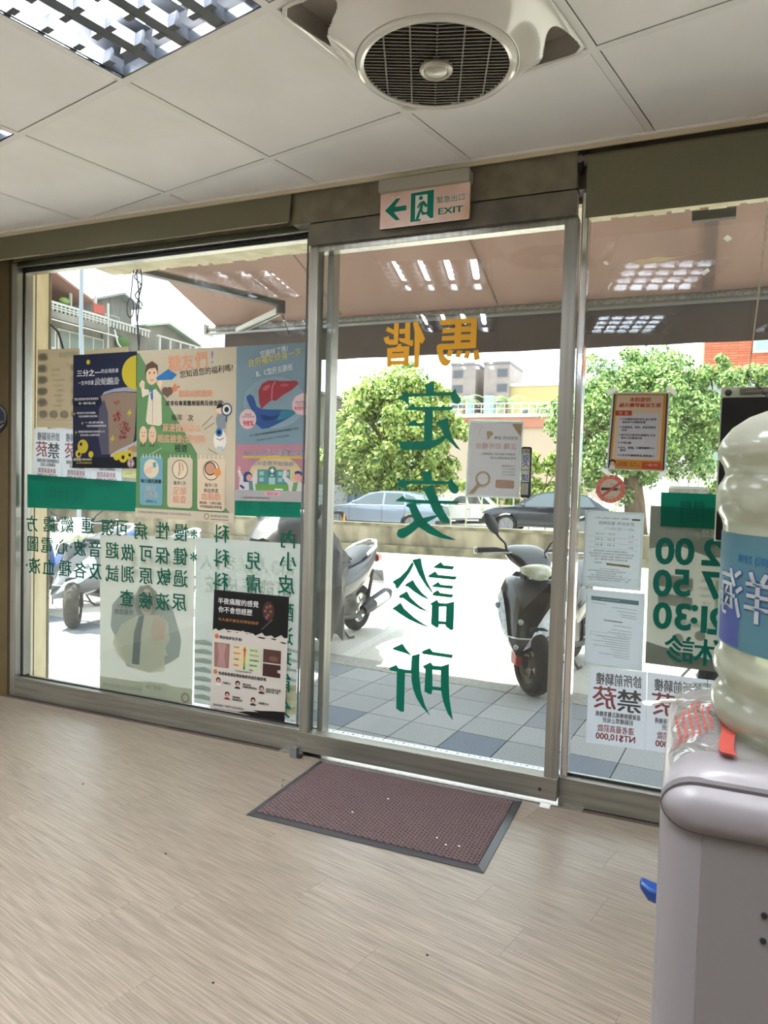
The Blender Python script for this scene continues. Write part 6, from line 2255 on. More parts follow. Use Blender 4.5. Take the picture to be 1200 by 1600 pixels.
    ap = b.build("front_apron", root, smooth=50)

    def patch(par, nm, rows, mt, off=.006):
        bb = MB()
        bb.loft([[apron(s0 + (s1 - s0) * i / 6, z, off) for i in range(7)] for s0, s1, z in rows], mt, caps=False, closed=False)
        return bb.build(nm, par, smooth=60)

    if lamps:
        for q in (-1, 1):
            patch(ap, "indicator_lamp", [(q * .54, q * .57, .68), (q * .40, q * .66, .62), (q * .32, q * .68, .56), (q * .26, q * .62, .49), (q * .23, q * .50, .42), (q * .21, q * .36, .365), (q * .20, q * .23, .325)], LENS, .014)
            b = MB()
            p = apron(q * .50, .575, .022)
            b.lathe([(0, -.004), (.020, -.002), (.024, .004)], p, mat("lamp bowl", '#8f98a2', rough=.2, metal=.7), 14, axis='y')
            b.build("lamp_reflector", ap)
    patch(ap, "top_insert", [(-.42, .42, .772), (-.32, .32, .735), (-.20, .20, .685), (-.07, .07, .62), (-.01, .01, .585)], mat("apron insert", '#3d3d3f', rough=.35), .010)
    patch(ap, "grille", [(-.28, .28, .395), (-.22, .22, .375), (-.12, .12, .345), (-.04, .04, .315)], BLACKP, .010)
    patch(ap, "grille_trim", [(-.32, .32, .405), (-.31, .31, .396)], RIMS, .014)
    b = MB()
    b.lathe([(0, -.006), (.016, -.005), (.020, 0)], apron(0, .50, .008), RIMS, 16, axis='y')
    b.build("emblem", ap)
    b = MB()
    b.lathe([(0, -.006), (.014, -.006), (.018, 0)], apron(0, .345, .014), RIMS, 16, axis='y')
    b.build("emblem", ap)
    # body
    b = MB()
    rings = []
    for y, w, z0, z1 in ((.26, .19, .30, .80), (.30, .20, .26, .80), (.33, .20, .24, .42), (.42, .20, .22, .34), (.58, .20, .22, .35), (.64, .185, .24, .50), (.70, .18, .26, .66), (.80, .175, .30, .70)):
        rings.append([(-w, y, z0 + .03), (-w * .8, y, z0), (w * .8, y, z0), (w, y, z0 + .03), (w, y, z1 - .03), (w * .85, y, z1), (-w * .85, y, z1), (-w, y, z1 - .03)])
    b.loft(rings, DARKP)
    b.build("floorboard", root, smooth=40)
    b = MB()
    rings = []
    for y, w, z0, z1 in ((.62, .165, .40, .60), (.74, .195, .38, .70), (.95, .205, .42, .735), (1.15, .185, .50, .765), (1.32, .145, .60, .80), (1.48, .085, .70, .845), (1.55, .03, .76, .86)):
        zc, h = (z0 + z1) / 2, (z1 - z0) / 2
        rings.append([(w * (abs(cos(a)) ** .7) * (1 if cos(a) >= 0 else -1), y, zc + h * (abs(sin(a)) ** .7) * (1 if sin(a) >= 0 else -1)) for a in [2 * pi * k / 18 for k in range(18)]])
    b.loft(rings, paint)
    tb = b.build("tail_body", root, smooth=60)
    b = MB()
    for s in (-1, 1):
        b.tube([(s * .13, 1.20, .79), (s * .12, 1.40, .86), (s * .05, 1.52, .90), (0, 1.54, .90)], .016, mat("grab rail", '#b9bcc0', rough=.3, metal=.6), 8)
    b.build("grab_rail", root)
    b = MB()
    rings = []
    for y, w, z in ((.64, .10, .735), (.72, .145, .755), (.95, .155, .775), (1.08, .145, .79), (1.14, .15, .825), (1.30, .13, .855), (1.38, .09, .86)):
        rings.append([(w * cos(a), y, z - .045 + (.055 if sin(a) > 0 else .03) * sin(a)) for a in [2 * pi * k / 14 for k in range(14)]])
    b.loft(rings, seat)
    b.build("seat", root, smooth=60)
    b = MB()
    b.box(-.10, 1.50, .70, .10, 1.565, .77, mat("red tail lamp", '#8d2b26', rough=.15, coat=.6), ch=.015)
    b.build("tail_lamp", root, smooth=20)
    b = MB()
    b.bar((0, 1.40, .60), (0, 1.66, .44), .13, .015, DARKP)
    rf = b.build("rear_fender", root)
    b = MB()
    b.bar((0, 1.640, .545), (0, 1.685, .40), .15, .006, mat("number plate", '#c9ccd2', rough=.4))
    b.bar((-.03, 1.648, .545), (-.03, 1.690, .42), .05, .004, mat("plate blue", '#2b3f6b'))
    b.build("plate", rf)
    wheel(root, 1.27, "rear_tyre", .12)
    b = MB()
    b.box(-.13, .78, .15, .10, 1.10, .36, ENG, ch=.03)
    b.box(-.17, .90, .16, -.09, 1.36, .30, RIMS, ch=.03)
    b.lathe([(0, -.20), (.07, -.20), (.085, -.17), (.085, -.15)], (0, 1.24, .225), RIMS, 18, axis='x')
    b.build("engine", root, smooth=30)
    b = MB()
    b.tube([(.11, .80, .20), (.16, 1.0, .19), (.185, 1.10, .24)], .022, ENG, 10)
    b.tube([(.185, 1.08, .235), (.20, 1.16, .265), (.205, 1.48, .34), (.205, 1.54, .355)], [.045, .062, .062, .035], DARKP, 14)
    b.tube([(.222, 1.2, .285), (.232, 1.42, .335)], .045, RIMS, 10)
    b.build("exhaust", root)
    b = MB()
    for s in (-1, 1):
        b = MB()
        b.tube([(s * .10, 1.30, .225 + .06), (s * .12, 1.36, .58)], .018, ENG, 8)
        b.build("shock_absorber", root)
    b = MB()
    for s in (-1, 1):
        b.tube([(s * .10, .80, .17), (s * .14, .86, .05), (s * .15, .90, .012), (s * .16, .97, .008)], .011, ENG, 8)
    b.tube([(-.14, .86, .05), (.14, .86, .05)], .009, ENG, 8)
    b.build("centre_stand", root)
    b = MB()
    b.tube([(-.16, .60, .18), (-.24, .68, .06), (-.27, .70, .008)], .010, ENG, 8)
    b.build("side_stand", root)
    for o_ in root.children:
        if o_.name.split('.')[0] in ('tail_body', 'seat', 'grab_rail', 'tail_lamp'):
            o_.location.z = -.06
    return root


GREYP = mat("grey scooter paint", '#2b2f35', rough=.3, coat=.3)
SILVP = mat("silver scooter paint", '#76787c', rough=.28, coat=.3)
BLUEP = mat("blue scooter paint", '#1f4a8c', rough=.3, coat=.3)
BLKS = mat("black scooter paint", '#0a0c10', rough=.18, spec=.45, coat=.15)
make_scooter((-1.0, 4.83, ZG), -.12, .78, BLKS, "black scooter with slanted headlamps and a red brake caliper, nose to the window", accent='#b3353f', rim=RIMM)
make_scooter((-3.0, 4.90, ZG), -.10, .1, GREYP, "grey scooter under a dark rain cover, tail and rear wheel showing", rim=RIMS)
make_scooter((-5.24, 4.89, ZG), -.22, .92, SILVP, "silver scooter with a dusty front tyre beyond the pillar", tyre=TYREG)
make_scooter((-6.05, 4.95, ZG), -.10, .2, BLUEP, "blue scooter mostly hidden by the pillar, behind the silver one")
make_scooter((.22, 5.0, ZG), -.05, -.2, GREYP, "grey scooter almost hidden behind the notices on the window by the dispenser")

# rain cover draped over the grey scooter's front
cv = MB()
CVM = mat("dark rain cover", '#26282a', rough=.5, hex2='#191a1c', scale=7, detail=8, bump=.3)
rows = []
for j in range(23):
    t = j / 22
    y = -.22 + 1.22 * t
    top = .86 + .30 * max(0, sin(pi * min(1, t * 1.15 + .12))) ** 1.1 if t < .62 else .86 + .30 * max(0, sin(pi * min(1, .62 * 1.15 + .12))) ** 1.1 - (t - .62) * .75
    hw = .16 + .30 * max(0, 1 - abs(t - .38) / .40) ** .8
    bot = .16 + .22 * max(0, (t - .55)) / .45 + .05 * sin(j * 1.7)
    row = []
    for i in range(25):
        a = pi * i / 24
        e = cos(a)
        x = hw * (abs(e) ** .6) * (1 if e >= 0 else -1) * (1 + .10 * (1 - sin(a)) * sin(j * 1.3 + i))
        z = bot + (top - bot) * (sin(a) ** .55)
        row.append((x + .012 * sin(i * 2.2 + j * .7), y + .018 * sin(i * 1.5 + j), z + .012 * sin(i * 1.9 + j * 2.1)))
    rows.append(row)
c_, s_ = cos(-.10), sin(-.10)
rows = [[(-3.0 + x * c_ - y * s_, 4.90 + x * s_ + y * c_, ZG + z) for x, y, z in r] for r in rows]
cv.loft(rows, CVM, caps=False, closed=False)
o = cv.build("rain_cover", smooth=50)
tag(o, "dark grey rain cover draped over the front of a parked scooter", "cover")

# ================================================================== street furniture and cars
b = MB()
b.tube([(-9.33, 9.0, ZG), (-9.33, 9.0, 8.0)], [.034, .028], mat("galvanised pole", '#7d8894', rough=.5, metal=.2), 14)
b.box(-9.43, 8.9, ZG, -9.23, 9.1, ZG + .03, STEEL)
tag(b.build("lamp_post"), "tall pale galvanised post seen through the window above the posters", "post")

TINT = mat("car window", '#3d4a50', rough=.05, spec=.8, coat=.5)
CHR = mat("car wheel alloy", '#85888d', rough=.3, metal=.7)


def make_car(loc, rz, paint, label, suv=False):
    root = empty("car", loc, rz, label=label, cat="car", group="cars parked beyond the low concrete wall")
    H, wb, R_, gc = (1.60, 1.32, .36, .30) if suv else (1.45, 1.40, .33, .24)
    bl = .98 if suv else .92
    if suv:
        low = [(-2.16, .38), (-2.20, .62), (-2.12, .82), (-1.75, .96), (-1.05, 1.04), (.4, 1.06), (1.7, 1.10), (2.12, 1.06), (2.20, .80), (2.16, .40)]
        cab = [(-1.12, 1.02), (-.40, 1.46), (.10, 1.58), (.7, 1.59), (1.35, 1.48), (2.0, 1.08)]
    else:
        low = [(-2.30, .30), (-2.34, .52), (-2.22, .70), (-1.7, .84), (-1.02, .93), (.4, .96), (1.75, .98), (2.18, .92), (2.28, .70), (2.24, .34)]
        cab = [(-1.10, .91), (-.25, 1.36), (.25, 1.44), (.95, 1.44), (1.65, 1.34), (2.12, .95)]
    pts = list(low)
    arch = []
    for cx in (wb, -wb):
        arch += [(cx + (R_ + .06) * cos(a), R_ + (R_ + .06) * sin(a)) for a in [radians(-5) + radians(190) * i / 12 for i in range(13)]]
    pts = pts + [(p[0], max(p[1], gc)) for p in arch]
    b = MB()
    W = .90
    for s in (-1, 1):
        pass
    n = len(pts)
    rings = []
    for y, ins in ((-W, .05), (-W + .03, .0), (W - .03, 0), (W, .05)):
        cx, cz = 0, .65
        rings.append([(x - ins * (1 if x > cx else -1) * (abs(x) > 1.9), y, z - (ins * .5 if z > .85 else 0)) for x, z in pts])
    vs = [p for r in rings for p in r]
    fs = []
    for i in range(len(rings) - 1):
        fs += [(i * n + k, i * n + (k + 1) % n, (i + 1) * n + (k + 1) % n, (i + 1) * n + k) for k in range(n)]
    tri = [tuple(t) for t in tessellate_polygon([[Vector((x, z, 0)) for x, z in pts]])]
    fs += tri + [tuple((len(rings) - 1) * n + j for j in reversed(t)) for t in tri]
    b.add(vs, fs, paint)
    b.build("body", root, smooth=40)
    b = MB()

    def side(x, z, s, off=0.0):
        t = max(0, (z - bl) / (H - bl))
        return (x, s * (W - .06 - .22 * t + off), z)

    rings = [[side(x, z, -1) for x, z in cab], [side(x, z, 1) for x, z in cab]]
    m = len(cab)
    vs = rings[0] + rings[1]
    fs = [(k, (k + 1) % m, m + (k + 1) % m, m + k) for k in range(m)]
    tri = [tuple(t) for t in tessellate_polygon([[Vector((x, z, 0)) for x, z in cab]])]
    fs += tri + [tuple(m + j for j in reversed(t)) for t in tri]
    b.add(vs, fs, paint)
    cb = b.build("cabin", root, smooth=30)
    k0, k1 = bl + .03, H - .085
    win = ([(-.86, k0), (-.33, k1 - .10), (.02, k1), (.28, k1 + .01), (.28, k0)], [(.36, k0), (.36, k1 + .01), (1.0, k1 - .0), (1.12, k0)], [(1.20, k0), (1.08, k1 - .01), (1.42, k1 - .10), (1.74, k0 + .02)])
    for s in (-1, 1):
        for w in win:
            b = MB()
            b.prism(w, lambda x, z, t: side(x, z, s, .004 * t), TINT)
            b.build("side_window", cb, smooth=0)
    b = MB()
    f0, f1 = cab[0], cab[1]
    b.add([(f0[0] - .012, -.74, f0[1] + .03), (f0[0] - .012, .74, f0[1] + .03), (f1[0] - .012, .62, f1[1]), (f1[0] - .012, -.62, f1[1])], [(0, 1, 2, 3)], TINT)
    b.build("windscreen", cb, smooth=0)
    b = MB()
    r0, r1 = cab[-1], cab[-2]
    b.add([(r0[0] + .012, -.70, r0[1] + .03), (r0[0] + .012, .70, r0[1] + .03), (r1[0] + .012, .60, r1[1]), (r1[0] + .012, -.60, r1[1])], [(0, 3, 2, 1)], TINT)
    b.build("rear_window", cb, smooth=0)
    for cx in (-wb, wb):
        for s in (-1, 1):
            b = MB()
            y = s * (W - .10)
            b.lathe([(R_ - .10, -.10), (R_ - .02, -.10), (R_, -.06), (R_, .06), (R_ - .02, .10), (R_ - .10, .10)], (0, 0, 0), TYRE, 28, axis='y')
            t = b.build("tyre", root)
            t.location = (cx, y, R_)
            b = MB()
            b.lathe([(R_ - .10, s * .05), (R_ - .085, s * .095), (R_ - .12, s * .085), (R_ - .12, s * .03), (0, s * .03)], (0, 0, 0), CHR, 24, axis='y')
            for q in range(5):
                a = 2 * pi * q / 5
                b.bar((.03 * cos(a), s * .07, .03 * sin(a)), ((R_ - .10) * cos(a), s * .08, (R_ - .10) * sin(a)), .05, .02, CHR, up=(0, 1, 0))
            b.build("alloy_wheel", t)
    DL = mat("door gap", '#15171a', rough=.8)
    for s in (-1, 1):
        b = MB()
        for x in (-.92, .32, 1.16):
            b.box(x - .006, s * W - .002, gc + .10, x + .006, s * W + .002, bl, DL)
        b.box(-1.0, s * W - .002, gc + .08, 1.0, s * W + .003, gc + .12, DL)
        b.build("door_seam", root, smooth=0)
    for s in (-1, 1):
        for x in (.12, .96):
            b = MB()
            b.box(x, s * W - .01, bl - .17, x + .16, s * (W + .02), bl - .14, CHR if not suv else paint)
            b.build("door_handle", root, smooth=0)
        b = MB()
        b.ell((-.72, s * (W + .08), bl + .10), (.07, .09, .06), paint, 12, 8)
        b.build("wing_mirror", root)
        b = MB()
        b.prism([(-2.26, .60), (-1.86, .72), (-1.92, .80), (-2.20, .72)], lambda x, z, t: (x, s * (W - .04 + .035 * t), z), LENS)
        b.build("headlamp", root, smooth=0)
        b = MB()
        b.prism([(1.82, .80), (2.20, .74), (2.20, .88), (1.86, .92)], lambda x, z, t: (x, s * (W - .04 + .035 * t), z), mat("red lamp", '#8d2b26', rough=.15, coat=.6))
        b.build("tail_lamp", root, smooth=0)
    b = MB()
    b.box(-2.37, -.6, .34, -2.30, .6, .52, BLACKP)
    b.build("front_grille", root, smooth=0)
    b = MB()
    b.box(2.24, -.7, .34, 2.30, .7, .46, BLACKP)
    b.build("rear_bumper", root, smooth=0)
    return root


SILV = mat("silver blue car paint", '#7d8a9c', rough=.22, metal=.4, coat=.6)
DKCAR = mat("dark blue car paint", '#20262e', rough=.14, metal=.3, coat=.8)
WHCAR = mat("white car paint", '#d9dcdd', rough=.25, coat=.5)
make_car((-10.2, 23.9, -.62), radians(2), SILV, "silver blue estate car beyond the low wall, behind the green lettering")
make_car((-4.62, 25.9, -.62), radians(2), DKCAR, "dark blue car beyond the low wall, above the black scooter", suv=True)
make_car((-9.9, 31.0, -.75), radians(60), WHCAR, "small white car behind the pale railing between the two parked cars")
b = MB()
b.lathe([(0, 0), (.13, 0), (.13, .03), (.07, .05), (.02, .62), (0, .62)], (-10.9, 22.2, -.62), mat("orange cone", '#d97a1e', rough=.6), 16)
b.lathe([(.055, .18), (.044, .32)], (-10.9, 22.2, -.62), mat("cone band", '#2b2b2a'), 16)
tag(b.build("traffic_cone"), "small orange traffic cone beside the silver car", "cone")

RAILM = mat("cream railing paint", '#d9d2b2', rough=.6)
rl = empty("street_railing", (-7.8, 27.2, -.62), label="pale metal street railing between the two parked cars", cat="railing")
for k in range(13):
    b = MB(); x = -9.9 + k * .62
    b.box(x - .025, 27.18, -.62, x + .025, 27.23, .72, RAILM); b.build("post", rl, world=True, smooth=0)
for z in (.68, .35):
    b = MB(); b.box(-9.95, 27.185, z - .025, -2.3, 27.225, z + .025, RAILM); b.build("rail", rl, world=True, smooth=0)
hd = empty("hoarding", (-14.0, 30.0, -.62), label="white street hoarding with blue and grey printed panels at the silver car's bonnet", cat="hoarding")
for k in range(6):
    b = MB(); x = -16.45 + k * .92
    b.box(x, 30.0, -.62, x + .90, 30.05, .92, mat("hoarding white", '#d8dde0', rough=.6) if k not in (2, 3) else mat("hoarding blue", '#5f86bd', rough=.6, hex2='#aebfd6', scale=2.2, stretch=(4, 1, .4)))
    b.build("panel", hd, world=True, smooth=0)
b = MB()
random.seed(4)
for k in range(46):
    x = -16.4 + random.random() * 1.8
    z = -.3 + random.random() * 1.1
    a = random.uniform(-1, 1)
    b.add([(x, 29.994, z), (x + .22 * cos(a), 29.994, z + .22 * sin(a)), (x + .10 * cos(a + .4), 29.994, z + .12 * sin(a + .4))], [(0, 1, 2)], mat("hoarding leaf print", '#7f8b92', rough=.6))
b.build("leaf_print", hd, world=True, smooth=0)

# ================================================================== trees
LEAFS = [mat("leaf %d" % i, h, rough=.5, spec=.35, trans=.42) for i, h in enumerate(('#c3d07c', '#a8bd68', '#82a058', '#dfe3a4', '#4c6e38'))]
LEAFD = [mat("ficus leaf %d" % i, h, rough=.45, spec=.4, trans=.38) for i, h in enumerate(('#b0c87c', '#86a862', '#5c8648', '#d2dc9e', '#3a6032'))]
BARK = mat("tree bark", '#7d6a55', rough=.95, hex2='#5a4a3b', scale=6, bump=.8, stretch=(1, 1, .3), detail=8)


def make_tree(c, rad, nclump, nleaf, size, mats, trunk, label, seed, droop=.4, skirt=0.0):
    random.seed(seed)
    root = empty("tree", (c[0], c[1], trunk[0][2]), label=label, cat="tree", group="trees across the street")
    b = MB()
    n = len(trunk)
    b.tube([t[:3] for t in trunk], [t[3] for t in trunk], BARK, 12)
    clumps = []
    for k in range(nclump):
        while True:
            d = Vector((random.gauss(0, 1), random.gauss(0, 1), random.gauss(0, 1)))
            if d.length > .1:
                d.normalize()
                break
        q = random.uniform(.35, 1.0) ** .55 * random.uniform(.85, 1.16)
        z = d.z * q
        p = Vector((c[0] + d.x * q * rad[0] * .86, c[1] + d.y * q * rad[1] * .86, c[2] + z * rad[2] * .88))
        clumps.append((p, random.uniform(.09, .22) * (rad[0] + rad[2]) / 2))
    top = Vector(trunk[-1][:3])
    for p, r in clumps[:: max(1, nclump // 16)]:
        mid = (top + p) / 2 + Vector((random.uniform(-.2, .2), random.uniform(-.2, .2), -.2))
        b.tube([top - Vector((0, 0, .3)), mid, p], [trunk[-1][3] * .55, trunk[-1][3] * .3, .02], BARK, 6)
    b.build("trunk", root, world=True, smooth=60)
    groups = [MB() for _ in mats]
    out = MB()
    for k in range(nleaf):
        p, r = clumps[random.randrange(nclump)]
        d = Vector((random.gauss(0, 1), random.gauss(0, 1), random.gauss(0, 1)))
        d.normalize()
        q = p + Vector((d.x, d.y, d.z * .8)) * r * (random.random() ** .33)
        nrm = (d + Vector((random.uniform(-.8, .8), random.uniform(-.8, .8), random.uniform(-.2, 1.2)))).normalized()
        t = nrm.cross(Vector((random.uniform(-1, 1), random.uniform(-1, 1), random.uniform(-1, 1)))).normalized()
        t = (t - Vector((0, 0, droop))).normalized()
        s = nrm.cross(t).normalized()
        L = size * random.uniform(.6, 1.25)
        w = L * .30
        h = nrm * L * .10
        # greens drawn at random; the palest put highlights into the leaf colour
        i = random.choices(range(len(mats)), (4, 4, 3, 2, 2.5))[0]
        k0 = len(out.v)
        out.v.extend([tuple(q), tuple(q + t * L * .45 + s * w + h), tuple(q + t * L), tuple(q + t * L * .45 - s * w + h)])
        out.f.extend([(k0, k0 + 1, k0 + 2), (k0, k0 + 2, k0 + 3)])
        mi = out.m(mats[i])
        out.mi.extend([mi, mi])
    me = bpy.data.meshes.new("foliage")
    me.from_pydata([(x - root.location.x, y - root.location.y, z - root.location.z) for x, y, z in out.v], [], out.f)
    for mt in out.mats:
        me.materials.append(mt)
    me.polygons.foreach_set("material_index", out.mi)
    o = bpy.data.objects.new("foliage", me)
    COL.objects.link(o)
    o.parent = root
    tag(o, kind="stuff")
    return root


make_tree((-11.45, 28.0, 2.95), (3.3, 2.4, 3.05), 190, 46000, .21, LEAFS, [(-11.6, 28, -.7, .20), (-11.6, 28, 1.0, .17), (-11.5, 28, 2.2, .14)], "bright green broad-leaved tree behind the silver car", 21)
make_tree((-14.4, 33.0, 2.3), (1.8, 1.6, 2.7), 60, 10000, .23, LEAFS, [(-14.4, 33, -.7, .12), (-14.4, 33, 1.5, .09)], "smaller broad-leaved tree beside the tall one, next to the door's stile", 22)
make_tree((-1.9, 28.0, 3.7), (3.4, 2.6, 3.0), 190, 42000, .165, LEAFD, [(-1.75, 28, -.7, .42), (-1.85, 28, .6, .36), (-2.0, 28, 1.8, .30), (-2.2, 28, 2.8, .2)], "big fine-leaved tree with a thick trunk behind the orange-bordered notice", 23)
make_tree((1.1, 30.0, 4.6), (2.0, 1.8, 2.0), 60, 11000, .165, LEAFD, [(1.1, 30, -.7, .15), (1.1, 30, 3.2, .1)], "fine-leaved tree before the red brick building", 24)
make_tree((-7.2, 34.0, 1.3), (3.4, 1.6, 2.2), 60, 12000, .22, LEAFS, [(-6.6, 34, -.7, .1), (-6.6, 34, .5, .07)], "low dark shrub tree between the two big trees", 25)
make_tree((2.4, 30.5, .9), (1.9, 1.2, 1.6), 30, 5500, .18, LEAFD, [(2.4, 30.5, -.7, .1), (2.4, 30.5, .5, .07)], "low bush at the foot of the pale building by the bottle", 26)

PALMM = [mat("palm frond", '#8fa670', rough=.5, trans=.35), mat("palm frond dark", '#6f8a5c', rough=.5, trans=.35)]


def make_palm(c, h, L, label, seed):
    random.seed(seed)
    root = empty("palm", (c[0], c[1], c[2]), label=label, cat="palm", group="distant palms before the towers")
    b = MB(); b.tube([c, (c[0] + .1, c[1], c[2] + h)], [.16, .11], BARK, 8); b.build("trunk", root, world=True)
    b = MB()
    for k in range(11):
        a = 2 * pi * k / 11 + random.uniform(-.2, .2)
        e = random.uniform(.25, 1.2)
        pts = []
        for i in range(7):
            t = i / 6
            pts.append(Vector((c[0] + .1 + cos(a) * L * t * cos(e * (1 - t * .9)), c[1] + sin(a) * L * t * cos(e * (1 - t)), c[2] + h + L * (t * sin(e) - .75 * t * t))))
        for p, q in zip(pts, pts[1:]):
            d = (q - p).normalized()
            s = d.cross(Vector((0, 0, 1))).normalized()
            for r in range(4):
                o = p + (q - p) * r / 4
                for sg in (-1, 1):
                    tip = o + s * sg * L * .20 + d * L * .14 - Vector((0, 0, L * .08))
                    b.add([o, o + d * .06 * L * .5, tip], [(0, 1, 2)], PALMM[k % 2])
    o = b.build("fronds", root, world=True, smooth=0)
    tag(o, kind="stuff")


PL_ = ["distant palm before the gap between the twin towers", "distant short palm before the second tower's foot", "distant tall palm before the yellow wing", "distant palm beside the big fine-leaved tree's crown", "distant palm before the first tower's foot"]
for k, (x, y, z, h, L) in enumerate(((-18.6, 61, 2.5, 6.0, 1.7), (-16.0, 58, 2.5, 4.3, 1.3), (-14.6, 60, 2.5, 5.7, 2.1), (-12.6, 63, 2.5, 5.4, 2.0), (-20.4, 64, 2.5, 5.2, 1.7))):
    make_palm((x, y, z), h, L, PL_[k], 40 + k)

# ================================================================== buildings
def bld(name, loc, label, cat="building", group=None):
    return empty(name, loc, label=label, cat=cat, group=group)


def bpart(par, nm, x0, y0, z0, x1, y1, z1, mt):
    bb = MB(); bb.box(x0, y0, z0, x1, y1, z1, mt)
    return bb.build(nm, parent=par, world=True, smooth=0)


TOWER = mat("tower pinkish render", '#968c88', rough=.8, hex2='#8a807c', scale=1)
TOWG = mat("tower grey panel", '#6f6c70', rough=.7)
TWIN = mat("tower window", '#4d5159', rough=.2)
TEALG = mat("teal glazing", '#7fa3a6', rough=.12, coat=.5)
for n, (x0, x1, mir) in enumerate(((-38.9, -34.6, 0), (-33.1, -28.7, 1))):
    t = bld("tower", ((x0 + x1) / 2, 122, -1), ("twin tower block nearer the orange lettering, with a glazed stair" if n == 0 else "twin tower block beside the yellow wing, with a glazed stair"), group=None)
    bpart(t, "shaft", x0, 120, -1, x1, 130, 21.6, TOWER)
    bpart(t, "cornice", x0 - .1, 119.8, 21.5, x1 + .1, 130, 21.9, TOWG)
    wx = x0 + (.3 if not mir else 2.3)
    for r in range(6):
        z = 19.4 - r * 2.55
        f = bpart(t, "window", wx, 119.85, z, wx + 1.75, 120.05, z + 1.3, TOWG)
        bpart(f, "pane", wx + .12, 119.80, z + .1, wx + 1.63, 119.9, z + 1.2, TWIN)
    gx = x0 + (3.2 if not mir else 1.1)
    b = MB()
    b.lathe([(1.0, 0), (1.0, 17.2)], (gx, 120.2, -1), TEALG, 16, arc=(pi, 2 * pi))
    b.build("stair_glazing", parent=t, world=True, smooth=60)
    for r in range(8):
        b = MB(); b.lathe([(1.04, 0), (1.04, .18)], (gx, 120.2, 1.2 + r * 2.1), WHITEP, 16, arc=(pi, 2 * pi)); b.build("stair_band", parent=t, world=True)
y_ = bld("yellow_wing", (-24.5, 121, -1), "pale yellow block beside the towers, half hidden by the big tree")
bpart(y_, "wall", -28.7, 121, -1, -19, 131, 17.9, mat("pale yellow render", '#b3a474', rough=.85))
bpart(y_, "parapet", -28.8, 120.8, 17.8, -19, 131, 18.3, WHITEP)
for x in (-26.6, -23.6, -21.2):
    for z in (12.2, 8.6):
        f = bpart(y_, "window", x, 120.85, z, x + 1.5, 121.05, z + 1.8, WHITEP)
        bpart(f, "pane", x + .12, 120.8, z + .12, x + 1.38, 120.9, z + 1.68, TWIN)
y2 = bld("yellow_wing", (-42.3, 123, -1), "pale yellow block above the broad-leaved tree's crown, beside the first tower")
bpart(y2, "wall", -47, 123, -1, -38.8, 131, 18.0, mat("pale yellow render", '#b3a474'))
bpart(y2, "parapet", -47, 122.8, 17.9, -38.8, 131, 18.4, WHITEP)
pk = bld("terrace_building", (-10.5, 50, -1), "low pinkish building with a white roof railing between the two trees")
PINK = mat("salmon render", '#b9826f', rough=.85, hex2='#aa7462', scale=.8)
bpart(pk, "wall", -15.5, 46, -1, -6, 56, 4.85, mat("cream render", '#b9a998', rough=.85))
bpart(pk, "fascia", -15.6, 45.8, 4.85, -6, 56, 5.55, PINK)
bpart(pk, "roof_slab", -15.7, 45.7, 5.5, -5.9, 56, 5.72, WHITEP)
for x in (-13.0, -10.9):
    bpart(pk, "pier", x, 45.7, -1, x + .35, 46, 4.9, PINK)
f = bpart(pk, "window", -12.4, 45.9, 2.6, -11.2, 46.02, 4.6, WHITEP)
bpart(f, "pane", -12.3, 45.86, 2.7, -11.3, 45.95, 4.5, TWIN)
rr_ = MB()
for k in range(18):
    x = -15.4 + k * .52
    rr_.box(x, 45.9, 5.72, x + .03, 45.93, 6.42, WHITEP)
rr_.box(-15.5, 45.88, 6.38, -6, 45.95, 6.44, WHITEP); rr_.box(-15.5, 45.88, 6.06, -6, 45.95, 6.09, WHITEP)
rr_.build("roof_railing", parent=pk, world=True, smooth=0)

# red brick building
def brick_mat():
    m = mat("red brick", '#c4694c', rough=.85)
    nt = m.node_tree
    bt = nt.nodes.new("ShaderNodeTexBrick")
    bt.inputs["Color1"].default_value = lin('#cf7455')
    bt.inputs["Color2"].default_value = lin('#bd6146')
    bt.inputs["Mortar"].default_value = lin('#8f4f3c')
    bt.inputs["Scale"].default_value = 2.2
    bt.inputs["Mortar Size"].default_value = .03
    bt.inputs["Brick Width"].default_value = 1.6
    tc = nt.nodes.new("ShaderNodeTexCoord")
    mp = nt.nodes.new("ShaderNodeMapping")
    mp.inputs["Rotation"].default_value = (pi / 2, 0, 0)
    nt.links.new(tc.outputs["Object"], mp.inputs[0])
    nt.links.new(mp.outputs[0], bt.inputs["Vector"])
    nt.links.new(bt.outputs[0], nt.nodes["Principled BSDF"].inputs["Base Color"])
    return m


